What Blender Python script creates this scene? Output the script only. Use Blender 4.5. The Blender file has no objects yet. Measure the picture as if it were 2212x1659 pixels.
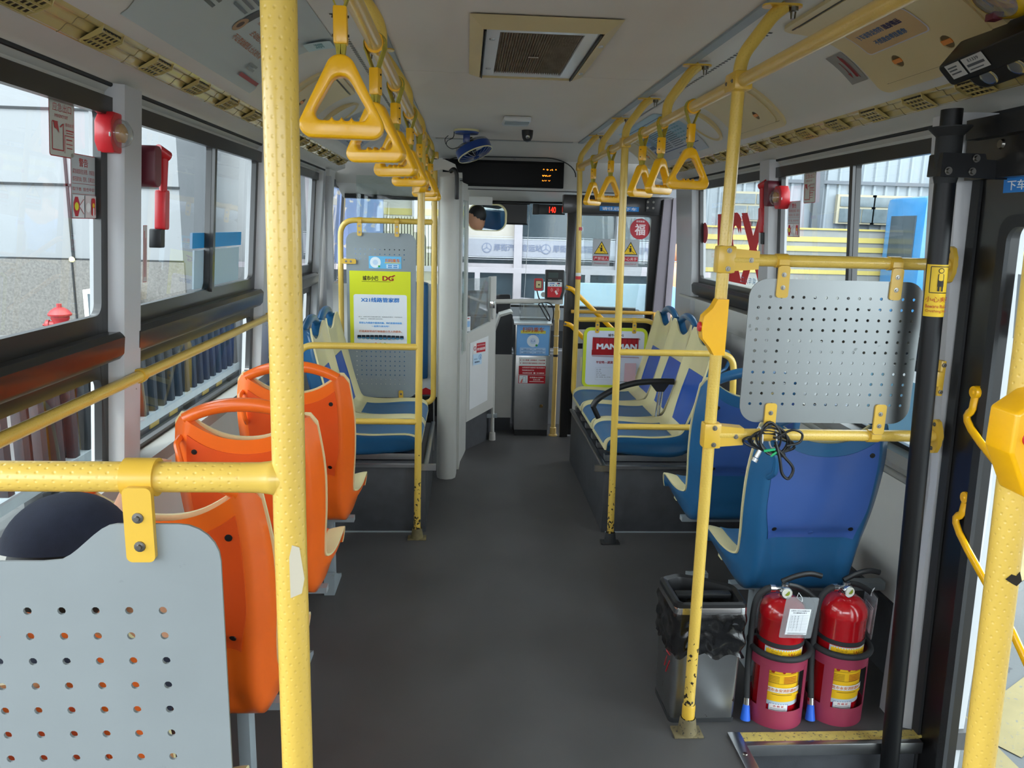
import bpy, bmesh, math, random
from mathutils import Vector, Matrix
random.seed(7)
PI = math.pi
SC = bpy.context.scene
COL = SC.collection

# ------------------------------------------------------------------ camera
F_PX, W_PX = 1650.0, 2212.0
yaw, pit, rol = math.radians(3.62), math.radians(11.55), math.radians(1.52)
fw = Vector((math.sin(yaw)*math.cos(pit), math.cos(yaw)*math.cos(pit), -math.sin(pit)))
rt = Vector((math.cos(yaw), -math.sin(yaw), 0))
up = rt.cross(fw)
rt, up = (rt*math.cos(rol) + up*math.sin(rol)), (up*math.cos(rol) - rt*math.sin(rol))
cam = bpy.data.cameras.new('camera')
cam_o = bpy.data.objects.new('camera', cam)
COL.objects.link(cam_o)
mw = Matrix.Identity(4)
for i in range(3):
    mw[i][0], mw[i][1], mw[i][2] = rt[i], up[i], -fw[i]
mw[2][3] = 1.5
cam_o.matrix_world = mw
cam.sensor_width = 36
cam.lens = 36*F_PX/W_PX
cam.clip_start = .02
cam.clip_end = 300
SC.camera = cam_o

# ------------------------------------------------------------------ world, sun, exposure
world = bpy.data.worlds.new('sky'); SC.world = world
world.use_nodes = True
wn = world.node_tree
bg = wn.nodes['Background']
bg.inputs[0].default_value = (.86, .93, 1.0, 1)
bg.inputs[1].default_value = 6.4
sun = bpy.data.lights.new('sun', 'SUN'); sun.energy = 2.6; sun.angle = math.radians(6); sun.color = (1, .96, .88)
sun_o = bpy.data.objects.new('sun', sun); COL.objects.link(sun_o)
sun_o.rotation_euler = (math.radians(38), 0, math.radians(-28))
SC.view_settings.view_transform = 'Standard'
SC.view_settings.look = 'None'
SC.view_settings.gamma = 1
SC.view_settings.use_curve_mapping = False
SC.view_settings.exposure = 0.14
SC.cycles.use_denoising = True
SC.cycles.transparent_max_bounces = 16
SC.cycles.max_bounces = 10
SC.cycles.diffuse_bounces = 6
SC.cycles.sample_clamp_indirect = 6

# ------------------------------------------------------------------ materials
def lin(h):
    h = h.lstrip('#')
    c = [int(h[i:i+2], 16)/255 for i in (0, 2, 4)]
    return tuple((x/12.92 if x <= .04045 else ((x+.055)/1.055)**2.4) for x in c) + (1,)

def mat(name, hexc, rough=.5, metal=0, var=.05, vs=6, bump=0, bs=120, coat=0, dark=None, dth=.62, spec=.5, tr=0):
    m = bpy.data.materials.new(name); m.use_nodes = True
    nt = m.node_tree; b = nt.nodes['Principled BSDF']
    c = lin(hexc)
    b.inputs['Roughness'].default_value = rough
    b.inputs['Metallic'].default_value = metal
    b.inputs['Coat Weight'].default_value = coat
    b.inputs['Coat Roughness'].default_value = .12
    b.inputs['Specular IOR Level'].default_value = spec
    b.inputs['Transmission Weight'].default_value = tr
    tc = nt.nodes.new('ShaderNodeTexCoord')
    nz = nt.nodes.new('ShaderNodeTexNoise'); nz.inputs['Scale'].default_value = vs; nz.inputs['Detail'].default_value = 5
    nt.links.new(tc.outputs['Object'], nz.inputs['Vector'])
    rp = nt.nodes.new('ShaderNodeValToRGB')
    rp.color_ramp.elements[0].position = .3; rp.color_ramp.elements[1].position = .7
    rp.color_ramp.elements[0].color = tuple(max(0, x*(1-var)) for x in c[:3]) + (1,)
    rp.color_ramp.elements[1].color = tuple(min(1, x*(1+var)) for x in c[:3]) + (1,)
    nt.links.new(nz.outputs['Fac'], rp.inputs['Fac'])
    out = rp.outputs['Color']
    if dark:
        n2 = nt.nodes.new('ShaderNodeTexNoise'); n2.inputs['Scale'].default_value = vs*6; n2.inputs['Detail'].default_value = 8
        nt.links.new(tc.outputs['Object'], n2.inputs['Vector'])
        r2 = nt.nodes.new('ShaderNodeValToRGB')
        r2.color_ramp.elements[0].position = dth; r2.color_ramp.elements[1].position = dth+.03
        nt.links.new(n2.outputs['Fac'], r2.inputs['Fac'])
        mx = nt.nodes.new('ShaderNodeMix'); mx.data_type = 'RGBA'
        nt.links.new(r2.outputs['Color'], mx.inputs[0]); nt.links.new(out, mx.inputs[6]); mx.inputs[7].default_value = lin(dark)
        out = mx.outputs[2]
    nt.links.new(out, b.inputs['Base Color'])
    if bump:
        n3 = nt.nodes.new('ShaderNodeTexNoise'); n3.inputs['Scale'].default_value = bs; n3.inputs['Detail'].default_value = 3
        nt.links.new(tc.outputs['Object'], n3.inputs['Vector'])
        bp = nt.nodes.new('ShaderNodeBump'); bp.inputs['Strength'].default_value = bump; bp.inputs['Distance'].default_value = .002
        nt.links.new(n3.outputs['Fac'], bp.inputs['Height']); nt.links.new(bp.outputs['Normal'], b.inputs['Normal'])
    return m

def mnodes(m): return m.node_tree, m.node_tree.nodes['Principled BSDF']

def math_node(nt, op, a, b=None, c=None):
    n = nt.nodes.new('ShaderNodeMath'); n.operation = op
    for i, v in enumerate((a, b, c)):
        if v is None: continue
        if isinstance(v, (int, float)): n.inputs[i].default_value = v
        else: nt.links.new(v, n.inputs[i])
    return n.outputs[0]

def pole_mat(name, hexc, chips=False, depth=.0011):
    """powder-coated tube with staggered pressed dimples (UV: u around 0..1, v in metres)"""
    m = mat(name, hexc, rough=.32, var=.05, vs=9, coat=.35)
    nt, b = mnodes(m)
    uv = nt.nodes.new('ShaderNodeUVMap'); sp = nt.nodes.new('ShaderNodeSeparateXYZ')
    nt.links.new(uv.outputs[0], sp.inputs[0])
    v = math_node(nt, 'MULTIPLY', sp.outputs[1], 1/.0085)
    row = math_node(nt, 'FLOOR', v)
    off = math_node(nt, 'MULTIPLY', math_node(nt, 'MODULO', row, 2), .5)
    u = math_node(nt, 'ADD', math_node(nt, 'MULTIPLY', sp.outputs[0], 11), off)
    fu = math_node(nt, 'SUBTRACT', math_node(nt, 'FRACT', u), .5)
    fv = math_node(nt, 'MULTIPLY', math_node(nt, 'SUBTRACT', math_node(nt, 'FRACT', v), .5), .8)
    d = math_node(nt, 'SQRT', math_node(nt, 'ADD', math_node(nt, 'MULTIPLY', fu, fu), math_node(nt, 'MULTIPLY', fv, fv)))
    h = math_node(nt, 'SMOOTH_MIN', math_node(nt, 'MULTIPLY', d, 5.2), 1.0, .4)
    bp = nt.nodes.new('ShaderNodeBump'); bp.inputs['Strength'].default_value = .55; bp.inputs['Distance'].default_value = depth
    nt.links.new(h, bp.inputs['Height']); nt.links.new(bp.outputs['Normal'], b.inputs['Normal'])
    if chips:
        src = b.inputs['Base Color'].links[0].from_socket
        tc = nt.nodes.new('ShaderNodeTexCoord'); n2 = nt.nodes.new('ShaderNodeTexNoise'); n2.inputs['Scale'].default_value = 60; n2.inputs['Detail'].default_value = 6
        nt.links.new(tc.outputs['Object'], n2.inputs['Vector'])
        s2 = nt.nodes.new('ShaderNodeSeparateXYZ')
        gm = nt.nodes.new('ShaderNodeNewGeometry'); nt.links.new(gm.outputs['Position'], s2.inputs[0])
        low = math_node(nt, 'MULTIPLY_ADD', s2.outputs[2], .45, .50)       # chips only low on the tube
        f = math_node(nt, 'GREATER_THAN', n2.outputs['Fac'], low)
        mx = nt.nodes.new('ShaderNodeMix'); mx.data_type = 'RGBA'
        nt.links.new(f, mx.inputs[0]); nt.links.new(src, mx.inputs[6]); mx.inputs[7].default_value = lin('#2a241c')
        nt.links.new(mx.outputs[2], b.inputs['Base Color'])
    return m

def glass_mat(name, tint='#f2f8f6', refl=1.0, film=0.0, filmc='#dfe6ea'):
    m = bpy.data.materials.new(name); m.use_nodes = True; nt = m.node_tree
    nt.nodes.remove(nt.nodes['Principled BSDF'])
    out = nt.nodes['Material Output']
    t = nt.nodes.new('ShaderNodeBsdfTransparent'); t.inputs[0].default_value = lin(tint)
    g = nt.nodes.new('ShaderNodeBsdfGlossy'); g.inputs['Roughness'].default_value = .015
    lw = nt.nodes.new('ShaderNodeLayerWeight'); lw.inputs[0].default_value = .5
    mx = nt.nodes.new('ShaderNodeMixShader')
    fr = math_node(nt, 'MULTIPLY_ADD', math_node(nt, 'POWER', lw.outputs['Facing'], 5), .9, .045)
    nt.links.new(math_node(nt, 'MULTIPLY', fr, refl), mx.inputs[0])
    nt.links.new(t.outputs[0], mx.inputs[1]); nt.links.new(g.outputs[0], mx.inputs[2])
    last = mx.outputs[0]
    if film:
        d = nt.nodes.new('ShaderNodeBsdfDiffuse'); d.inputs[0].default_value = lin(filmc)
        m2 = nt.nodes.new('ShaderNodeMixShader'); m2.inputs[0].default_value = film
        nt.links.new(last, m2.inputs[1]); nt.links.new(d.outputs[0], m2.inputs[2]); last = m2.outputs[0]
    nt.links.new(last, out.inputs[0])
    return m

def emit_mat(name, hexc, s):
    m = bpy.data.materials.new(name); m.use_nodes = True; nt = m.node_tree; b = nt.nodes['Principled BSDF']
    b.inputs['Base Color'].default_value = (0, 0, 0, 1); b.inputs['Emission Color'].default_value = lin(hexc); b.inputs['Emission Strength'].default_value = s
    return m

_ink = {}
def ink(hexc):
    if hexc not in _ink:
        m = bpy.data.materials.new('ink_' + hexc.strip('#')); m.use_nodes = True
        b = m.node_tree.nodes['Principled BSDF']; b.inputs['Base Color'].default_value = lin(hexc); b.inputs['Roughness'].default_value = .45
        b.inputs['Specular IOR Level'].default_value = .3
        _ink[hexc] = m
    return _ink[hexc]

M = {}
M['yellow'] = pole_mat('yellow_tube', '#dcb953')
M['yellow_chip'] = pole_mat('yellow_tube_chipped', '#dcb953', True)
M['clamp'] = mat('yellow_cast', '#dab03c', .33, coat=.3)
M['handle'] = mat('strap_handle_plastic', '#f7b80c', .28, var=.03, coat=.3)
M['rail'] = pole_mat('yellow_rail_sleeved', '#d8b35a', depth=.0006)
M['webbing'] = mat('olive_webbing', '#a89a35', .8, var=.15, vs=80, bump=.4, bs=600)
M['orange'] = mat('orange_plastic', '#ef6a1d', .3, var=.04, vs=5, coat=.25)
M['orange2'] = mat('orange_panel', '#e0531f', .28, var=.05, vs=5, coat=.25)
M['orange_pad'] = mat('orange_ribbed', '#ea6322', .45, var=.04)
M['blue'] = mat('blue_plastic', '#255f8c', .33, var=.06, vs=5, coat=.25)
M['blue2'] = mat('blue_panel', '#3a5ca0', .28, var=.06, vs=5, coat=.25)
M['blue_pad'] = mat('blue_ribbed', '#3c6a94', .42, var=.05)
M['blue_back'] = mat('blue_backpad', '#2557b4', .35, var=.05)
M['cream'] = mat('cream_plastic', '#e3d9a6', .33, var=.04, coat=.2)
M['black'] = mat('black_plastic', '#17181a', .4)
M['rubber'] = mat('black_rubber', '#26282a', .7, var=.15, bump=.2)
M['steel'] = mat('stainless_steel', '#b9bbbc', .3, 1, var=.06, vs=12)
M['chrome'] = mat('chrome', '#d8dadc', .12, 1)
M['screw'] = mat('screw_steel', '#8d8a84', .3, 1)
M['greysteel'] = mat('grey_painted_steel', '#8e989c', .45, var=.08)
M['floor'] = mat('floor_vinyl', '#4b4a4a', .5, var=.14, vs=3, bump=.35, bs=900)
M['boxgrey'] = mat('platform_vinyl', '#404246', .5, var=.16, vs=14, bump=.25, bs=500)
M['wallgrey'] = mat('interior_grey', '#c9c8c2', .45, var=.03)
M['ceiling'] = mat('ceiling_panel', '#dad2c8', .55, var=.03, vs=2, bump=.08, bs=250)
M['cove'] = mat('cove_panel', '#d2cfc8', .42, var=.04, vs=3, bump=.05, bs=100)
M['hatch'] = mat('hatch_beige', '#d3c191', .38, var=.04, vs=4)
M['vent'] = mat('vent_beige', '#bfab6c', .18, var=.12, vs=5, coat=.4)
M['white'] = mat('white_gloss', '#d9dcdd', .35, var=.02, coat=.2)
M['pillar'] = mat('pillar_white', '#b9bbbe', .35, var=.05, vs=3, coat=.2)
M['blackframe'] = mat('window_frame_black', '#1b1a1a', .32, var=.1, coat=.3)
M['glass'] = glass_mat('window_glass')
M['frontglass'] = glass_mat('front_glass', '#e6efee', film=.05)
M['acrylic'] = glass_mat('clear_acrylic', '#f0f3f2', 1.6, .10)
M['vinylbag'] = glass_mat('clear_vinyl', '#eceeee', 2.0, .16)
M['maroon'] = mat('maroon_plastic', '#6c2a37', .4)
M['red'] = mat('red_plastic', '#c5232b', .35, coat=.2)
M['redpaint'] = mat('red_enamel', '#b3121b', .18, var=.06, coat=.8)
M['pinkred'] = mat('crimson_painted_steel', '#96354f', .42, var=.06)
M['amber'] = mat('amber_lens', '#c98d2c', .25, coat=.5)
M['bag'] = mat('black_bin_bag', '#0e0e10', .22, var=.3, vs=30, bump=1.0, bs=45, coat=.4)
M['skin'] = mat('skin', '#c98f6c', .55, var=.04, vs=25)
M['navy'] = mat('navy_cloth', '#1c2236', .85, var=.12, vs=60, bump=.3, bs=700)
M['shirtblue'] = mat('light_blue_cloth', '#6f97d6', .85, var=.06, vs=30)
M['hair'] = mat('black_hair', '#15110f', .6, var=.2, vs=80)
# ------------------------------------------------------------------ helpers
ORG = {}
def V(*a): return Vector(a)
def tag(o, label=None, cat=None, group=None, kind=None):
    if label: o['label'] = label
    if cat: o['category'] = cat
    if group: o['group'] = group
    if kind: o['kind'] = kind
    return o
def thing(name, label, cat, loc=(0, 0, 0), group=None):
    o = bpy.data.objects.new(name, None); COL.objects.link(o); o.location = loc
    o.empty_display_size = .05
    ORG[o] = Vector(loc)
    return tag(o, label, cat, group)

class MB:
    def __init__(s): s.bm = bmesh.new(); s.uv = s.bm.loops.layers.uv.new('uv')
    def face(s, vs, mi=0, uvs=None, smooth=True):
        try: f = s.bm.faces.new(vs)
        except ValueError: return None
        f.material_index = mi; f.smooth = smooth
        if uvs:
            for l, u in zip(f.loops, uvs): l[s.uv].uv = u
        return f
    def grid(s, fn, nu, nv, mi=0, closed_u=False):
        g = [[s.bm.verts.new(fn(i/(nu if closed_u else nu), j/nv)) for j in range(nv+1)] for i in range(nu if closed_u else nu+1)]
        for i in range(nu):
            a, b = g[i], g[(i+1) % len(g)]
            for j in range(nv): s.face([a[j], b[j], b[j+1], a[j+1]], mi)
        return g
    def box(s, x0, x1, y0, y1, z0, z1, mi=0, M4=None, bev=0):
        p = [(x, y, z) for z in (z0, z1) for y in (y0, y1) for x in (x0, x1)]
        vs = [s.bm.verts.new(M4 @ Vector(q) if M4 else q) for q in p]
        fs = [s.face([vs[i] for i in q], mi, smooth=False) for q in ((0, 2, 3, 1), (4, 5, 7, 6), (0, 1, 5, 4), (2, 6, 7, 3), (0, 4, 6, 2), (1, 3, 7, 5))]
        if bev:
            es = list({e for f in fs if f for e in f.edges})
            r = bmesh.ops.bevel(s.bm, geom=es, offset=bev, segments=2, affect='EDGES', profile=.6)
            for f in r['faces']: f.material_index = mi; f.smooth = True
        return s
    def tube(s, pts, r, seg=14, mi=0, caps=True, r2=None, closed=False, fillet=0, upv=None):
        P = [Vector(p) for p in pts]
        if fillet:
            Q = [P[0]]
            for i in range(1, len(P)-1):
                a, b, c = P[i-1], P[i], P[i+1]
                d1, d2 = (a-b).normalized(), (c-b).normalized()
                t = min(fillet, (a-b).length*.49, (c-b).length*.49)
                p1, p2 = b+d1*t, b+d2*t
                for k in range(9):
                    u = k/8; Q.append(p1*(1-u)**2 + b*2*u*(1-u) + p2*u*u)
            Q.append(P[-1]); P = Q
        n = len(P); R = r if isinstance(r, (list, tuple)) else [r]*n
        if len(R) != n: R = [R[0]]*n
        rings = []; L = 0; N = None; Ls = []
        for i in range(n):
            if closed: t = (P[(i+1) % n]-P[i-1]).normalized()
            else: t = (P[min(i+1, n-1)]-P[max(i-1, 0)]).normalized()
            if N is None:
                N = Vector(upv) if upv else (Vector((0, 0, 1)) if abs(t.z) < .9 else Vector((1, 0, 0)))
            N = (N - t*N.dot(t)).normalized(); Bn = t.cross(N)
            if i: L += (P[i]-P[i-1]).length
            Ls.append(L)
            k2 = (r2/r if (r2 and not isinstance(r, (list, tuple))) else 1)
            rings.append([s.bm.verts.new(P[i] + (N*math.cos(2*PI*j/seg) + Bn*math.sin(2*PI*j/seg)*k2)*R[i]) for j in range(seg)])
        m = n if closed else n-1
        for i in range(m):
            a, b = rings[i], rings[(i+1) % n]
            l0, l1 = Ls[i], Ls[i+1] if i+1 < n else Ls[i]+.01
            for j in range(seg):
                k = (j+1) % seg
                s.face([a[j], a[k], b[k], b[j]], mi, [(j/seg, l0), ((j+1)/seg, l0), ((j+1)/seg, l1), (j/seg, l1)])
        if caps and not closed:
            s.face(rings[0][::-1], mi, smooth=False); s.face(rings[-1], mi, smooth=False)
        return s
    def lathe(s, prof, c=(0, 0, 0), seg=28, mi=0, axis=None, arc=1.0, start=0):
        """prof: (radius, height) pairs"""
        c = Vector(c)
        if axis:
            w = Vector(axis).normalized(); a = w.orthogonal().normalized(); b = w.cross(a)
        else: a, b, w = V(1, 0, 0), V(0, 1, 0), V(0, 0, 1)
        full = arc >= .999; n = seg
        rings = []
        for rr, h in prof:
            if rr < 1e-6: rings.append([s.bm.verts.new(c+w*h)])
            else: rings.append([s.bm.verts.new(c + w*h + (a*math.cos(start+2*PI*arc*j/seg) + b*math.sin(start+2*PI*arc*j/seg))*rr) for j in range(seg if full else seg+1)])
        for i in range(len(prof)-1):
            A, B_ = rings[i], rings[i+1]
            for j in range(seg):
                k = (j+1) % seg if full else j+1
                if len(A) == 1 and len(B_) == 1: continue
                if len(A) == 1: s.face([A[0], B_[k], B_[j]], mi)
                elif len(B_) == 1: s.face([A[j], A[k], B_[0]], mi)
                else: s.face([A[j], A[k], B_[k], B_[j]], mi)
        return s
    def ball(s, c, rx, ry=None, rz=None, seg=16, mi=0, M4=None):
        ry = ry or rx; rz = rz or rx; c = Vector(c)
        def P(a, b):
            p = Vector((rx*math.cos(a)*math.cos(b), ry*math.sin(a)*math.cos(b), rz*math.sin(b)))
            return (M4 @ p if M4 else p) + c
        top = s.bm.verts.new(P(0, PI/2)); bot = s.bm.verts.new(P(0, -PI/2)); nr = seg//2
        rg = [[s.bm.verts.new(P(2*PI*j/seg, PI/2-PI*i/nr)) for j in range(seg)] for i in range(1, nr)]
        for j in range(seg):
            k = (j+1) % seg
            s.face([top, rg[0][j], rg[0][k]], mi); s.face([rg[-1][j], bot, rg[-1][k]], mi)
            for i in range(nr-2): s.face([rg[i][j], rg[i+1][j], rg[i+1][k], rg[i][k]], mi)
        return s
    def prism(s, poly, fn, t0, t1, mi=0, smooth=False):
        """poly of 2-D points extruded between t0 and t1 through fn(u, v, t)"""
        a = [s.bm.verts.new(fn(u, v, t0)) for u, v in poly]; b = [s.bm.verts.new(fn(u, v, t1)) for u, v in poly]
        s.face(a[::-1], mi, smooth=False); s.face(b, mi, smooth=False); n = len(poly)
        for i in range(n): s.face([a[i], a[(i+1) % n], b[(i+1) % n], b[i]], mi, smooth=smooth)
        return s
    def add_mesh(s, me, fn, mi=0):
        vs = [s.bm.verts.new(fn(v.co)) for v in me.vertices]
        for p in me.polygons: s.face([vs[i] for i in p.vertices], mi, smooth=False)
        return s
    def build(s, name, mats, parent=None, angle=40, subsurf=0, fix=True, local=False):
        if fix: bmesh.ops.recalc_face_normals(s.bm, faces=s.bm.faces[:])
        org = V(0, 0, 0)
        if parent is not None:
            org = ORG.get(parent, V(0, 0, 0))
        elif s.bm.verts:
            xs = [v.co for v in s.bm.verts]
            org = V((min(v.x for v in xs)+max(v.x for v in xs))/2, (min(v.y for v in xs)+max(v.y for v in xs))/2, min(v.z for v in xs))
        if not local: bmesh.ops.translate(s.bm, verts=s.bm.verts[:], vec=-org)
        me = bpy.data.meshes.new(name); s.bm.to_mesh(me); s.bm.free()
        if not isinstance(mats, (list, tuple)): mats = [mats]
        for m in mats: me.materials.append(M[m] if isinstance(m, str) and m in M else (ink(m) if isinstance(m, str) else m))
        try: me.set_sharp_from_angle(angle=math.radians(angle))
        except Exception: pass
        o = bpy.data.objects.new(name, me); COL.objects.link(o)
        if parent is None: o.location = org; ORG[o] = org
        else: o.parent = parent; ORG[o] = org
        if subsurf:
            md = o.modifiers.new('s', 'SUBSURF'); md.levels = md.render_levels = subsurf
        return o

def rrect(w, h, r, n=6, cx=0, cy=0):
    pts = []
    for (sx, sy, a0) in ((1, 1, 0), (-1, 1, PI/2), (-1, -1, PI), (1, -1, 1.5*PI)):
        for i in range(n+1):
            a = a0 + PI/2*i/n
            pts.append((cx + sx*(w/2-r) + r*math.cos(a), cy + sy*(h/2-r) + r*math.sin(a)))
    return pts
def circ(cx, cy, r, n=10): return [(cx+r*math.cos(2*PI*i/n), cy+r*math.sin(2*PI*i/n)) for i in range(n)]

def shape_mesh(loops, depth, bevel=0, bres=1):
    """2-D loops (first the outline, then holes) -> extruded mesh lying in XY, thickness 'depth' about z=0"""
    cu = bpy.data.curves.new('shape', 'CURVE'); cu.dimensions = '2D'; cu.fill_mode = 'BOTH'
    cu.extrude = depth/2; cu.bevel_depth = bevel; cu.bevel_resolution = bres
    if bevel: cu.offset = -bevel
    for lp in loops:
        sp = cu.splines.new('POLY'); sp.points.add(len(lp)-1)
        for p, q in zip(sp.points, lp): p.co = (q[0], q[1], 0, 1)
        sp.use_cyclic_u = True
    o = bpy.data.objects.new('shape', cu); COL.objects.link(o)
    me = bpy.data.meshes.new_from_object(o.evaluated_get(bpy.context.evaluated_depsgraph_get()))
    bpy.data.objects.remove(o); bpy.data.curves.remove(cu)
    return me

def frame_fn(o, r, u):
    o, r, u = Vector(o), Vector(r).normalized(), Vector(u).normalized()
    n = r.cross(u)
    return lambda x, y, z=0: o + r*x + u*y + n*z

def shape_obj(name, loops, depth, m, fn, parent=None, bevel=0, bres=1, angle=40, mb=None, mi=0):
    me = shape_mesh(loops, depth, bevel, bres)
    b = mb or MB()
    b.add_mesh(me, lambda c: fn(c.x, c.y, c.z), mi)
    if bevel:
        for f in b.bm.faces: f.smooth = True
    if mb: return b
    bmesh.ops.remove_doubles(b.bm, verts=b.bm.verts[:], dist=1e-5)
    return b.build(name, m, parent, angle=angle)

_tc = {}
def text_mesh(s, bold=0):
    k = (s, bold)
    if k in _tc: return _tc[k]
    cu = bpy.data.curves.new('txt', 'FONT'); cu.body = s; cu.size = 1
    cu.resolution_u = 3
    o = bpy.data.objects.new('txt', cu); COL.objects.link(o)
    me = bpy.data.meshes.new_from_object(o.evaluated_get(bpy.context.evaluated_depsgraph_get()))
    bpy.data.objects.remove(o)
    xs = [v.co.x for v in me.vertices] or [0]; ys = [v.co.y for v in me.vertices] or [0]
    _tc[k] = (me, min(xs), max(xs), min(ys), max(ys))
    return _tc[k]

def bisect_strips(bm, axis, step, lo, hi):
    n = int((hi-lo)/step)+1
    for k in range(1, n):
        co = [0, 0, 0]; co[axis] = lo+(hi-lo)*k/n; no = [0, 0, 0]; no[axis] = 1
        bmesh.ops.bisect_plane(bm, geom=bm.verts[:]+bm.edges[:]+bm.faces[:], plane_co=co, plane_no=no)

def art(name, fn, layers, parent=None, step=.0003, thick=.0008, curve=None):
    """flat printed piece. layers in order from the back; fn(x,y,z): metres on the surface, z out of it.
    ('r',cx,cy,w,h,col) ('rr',cx,cy,w,h,rad,col) ('c',cx,cy,r,col) ('p',pts,col) ('t',str,cx,cy,height,width|None,col[,bold]) ('l',pts,width,col)
    curve=(axis, step): cut the print into strips so that it can follow a curved surface"""
    b = MB(); mats = []; I = lambda x, y, z: V(x, y, z)
    def mi(c):
        if c not in mats: mats.append(c)
        return mats.index(c)
    for k, L in enumerate(layers):
        z = thick + k*step; t = L[0]
        c = L[6] if t == 't' else L[-1]
        m_ = mi(c)
        if t == 'r': poly = [(L[1]+sx_*L[3]/2, L[2]+sy*L[4]/2) for sx_, sy in ((-1, -1), (1, -1), (1, 1), (-1, 1))]
        elif t == 'rr': poly = rrect(L[3], L[4], L[5], 4, L[1], L[2])
        elif t == 'c': poly = circ(L[1], L[2], L[3], 20)
        elif t == 'p': poly = L[1]
        if t == 't':
            bold = L[7] if len(L) > 7 else .012
            me, x0, x1, y0, y1 = text_mesh(L[1])
            s = L[4]/max(y1-y0, .3); sx_ = s if L[5] is None else L[5]/max(x1-x0, 1e-3)
            for q, (ex, ey) in enumerate(((0, 0),) if bold < .013 else ((-bold, -bold*.5), (bold, bold*.5), (bold, -bold*.5), (-bold, bold*.5))):
                b.add_mesh(me, lambda v: I(L[2]+(v.x-(x0+x1)/2+ex)*sx_, L[3]+(v.y-(y0+y1)/2+ey)*s, z+q*.00002), m_)
        elif t == 'l':
            for p, q in zip(L[1][:-1], L[1][1:]):
                d = Vector((q[0]-p[0], q[1]-p[1])); n = Vector((-d.y, d.x)).normalized()*L[2]/2
                b.face([b.bm.verts.new(I(x, y, z)) for x, y in ((p[0]+n.x, p[1]+n.y), (p[0]-n.x, p[1]-n.y), (q[0]-n.x, q[1]-n.y), (q[0]+n.x, q[1]+n.y))], m_, smooth=False)
        else:
            b.face([b.bm.verts.new(I(x, y, z)) for x, y in poly], m_, smooth=False)
    if curve:
        vs = [v.co[curve[0]] for v in b.bm.verts]; bisect_strips(b.bm, curve[0], curve[1], min(vs), max(vs))
    for v in b.bm.verts: v.co = fn(v.co.x, v.co.y, v.co.z)
    return b.build(name, mats, parent, fix=False)

# bus cross-section helpers (centre line x=.245, half widths)
CX = .245
def sx(side, hw): return CX + (hw if side > 0 else -hw)
def wall_hw(z): return 1.175 + .075*(1.8-max(z, .8))
def wf(side, y0, off=0):
    """surface function of a side wall: (u along y, v = z, t = inward)"""
    return lambda u, v, t=0: V(sx(side, wall_hw(v)-off-t), u, v)
# ------------------------------------------------------------------ the bus shell
def struct(b, name, m, label=None, parent=None, **k):
    o = b.build(name, m, parent, **k)
    if parent is None: tag(o, label, None, None, 'structure')
    return o
Y0, YF = -1.1, 6.05
# floor with the rear-door step well cut out (x .86..1.6, y <2.0)
b = MB()
b.box(-1.2, .84, Y0, 6.2, -.06, 0); b.box(.84, 1.62, 2.02, 6.2, -.06, 0)
b.box(.84, 1.62, Y0, .62, -.06, 0)
struct(b, 'floor', 'floor', 'dark grey speckled vinyl bus floor')
b = MB()
b.box(.84, 1.62, .62, 2.02, -.34, -.29); b.box(.835, .845, .62, 2.02, -.3, -.03); b.box(.845, 1.46, 2.01, 2.025, -.3, -.03)
struct(b, 'floor_step_well', 'boxgrey', 'grey sunken step well at the rear door')
tr = thing('step_edge_trim', 'yellow topped aluminium nosing around the step well by the rear door', 'step edging', (.84, 2.0, 0))
b = MB(); b.box(.85, 1.40, 1.985, 2.03, 0, .006); b.box(1.36, 1.46, 2.0, 2.03, .0, .007, M4=Matrix.Translation((0, 0, 0)))
b.build('tread_strip', mat('worn_yellow_tread', '#b9a65a', .5, var=.2, vs=20, dark='#6a6350', dth=.6), tr)
b = MB(); b.box(.835, 1.40, 1.967, 1.987, -.03, .008, bev=.003); b.box(.815, .855, .62, 2.03, -.002, .009, bev=.003); b.box(.84, .85, .62, 2.0, -.035, .006)
b.build('nosing', 'steel', tr)
b = MB()
for i in range(5): b.lathe([(0, .011), (.006, .011), (.008, .009)], (.835, 1.93-.3*i, 0), 10)
b.build('rivets', 'screw', tr)

# ceiling
b = MB()
b.box(CX-.5, CX+.5, Y0, 3.10, 2.075, 2.10); b.box(CX-.5, CX+.5, 3.104, 5.33, 2.0752, 2.10)
b.box(CX-.5, CX+.5, 3.095, 3.11, 2.078, 2.095)
struct(b, 'ceiling', 'ceiling', 'grey ceiling panels with a cross seam')
b = MB(); b.tube([(CX-.46, 5.33, 2.073), (CX+.46, 5.33, 2.073)], .006, 8)
struct(b, 'trim_front_bead', 'steel', 'thin metal bead where the ceiling meets the front bulkhead')
b = MB(); b.box(-1.35, 1.85, Y0, 6.3, 2.17, 2.2)
struct(b, 'ceiling_roof_skin', 'white', 'bus roof skin')

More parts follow.
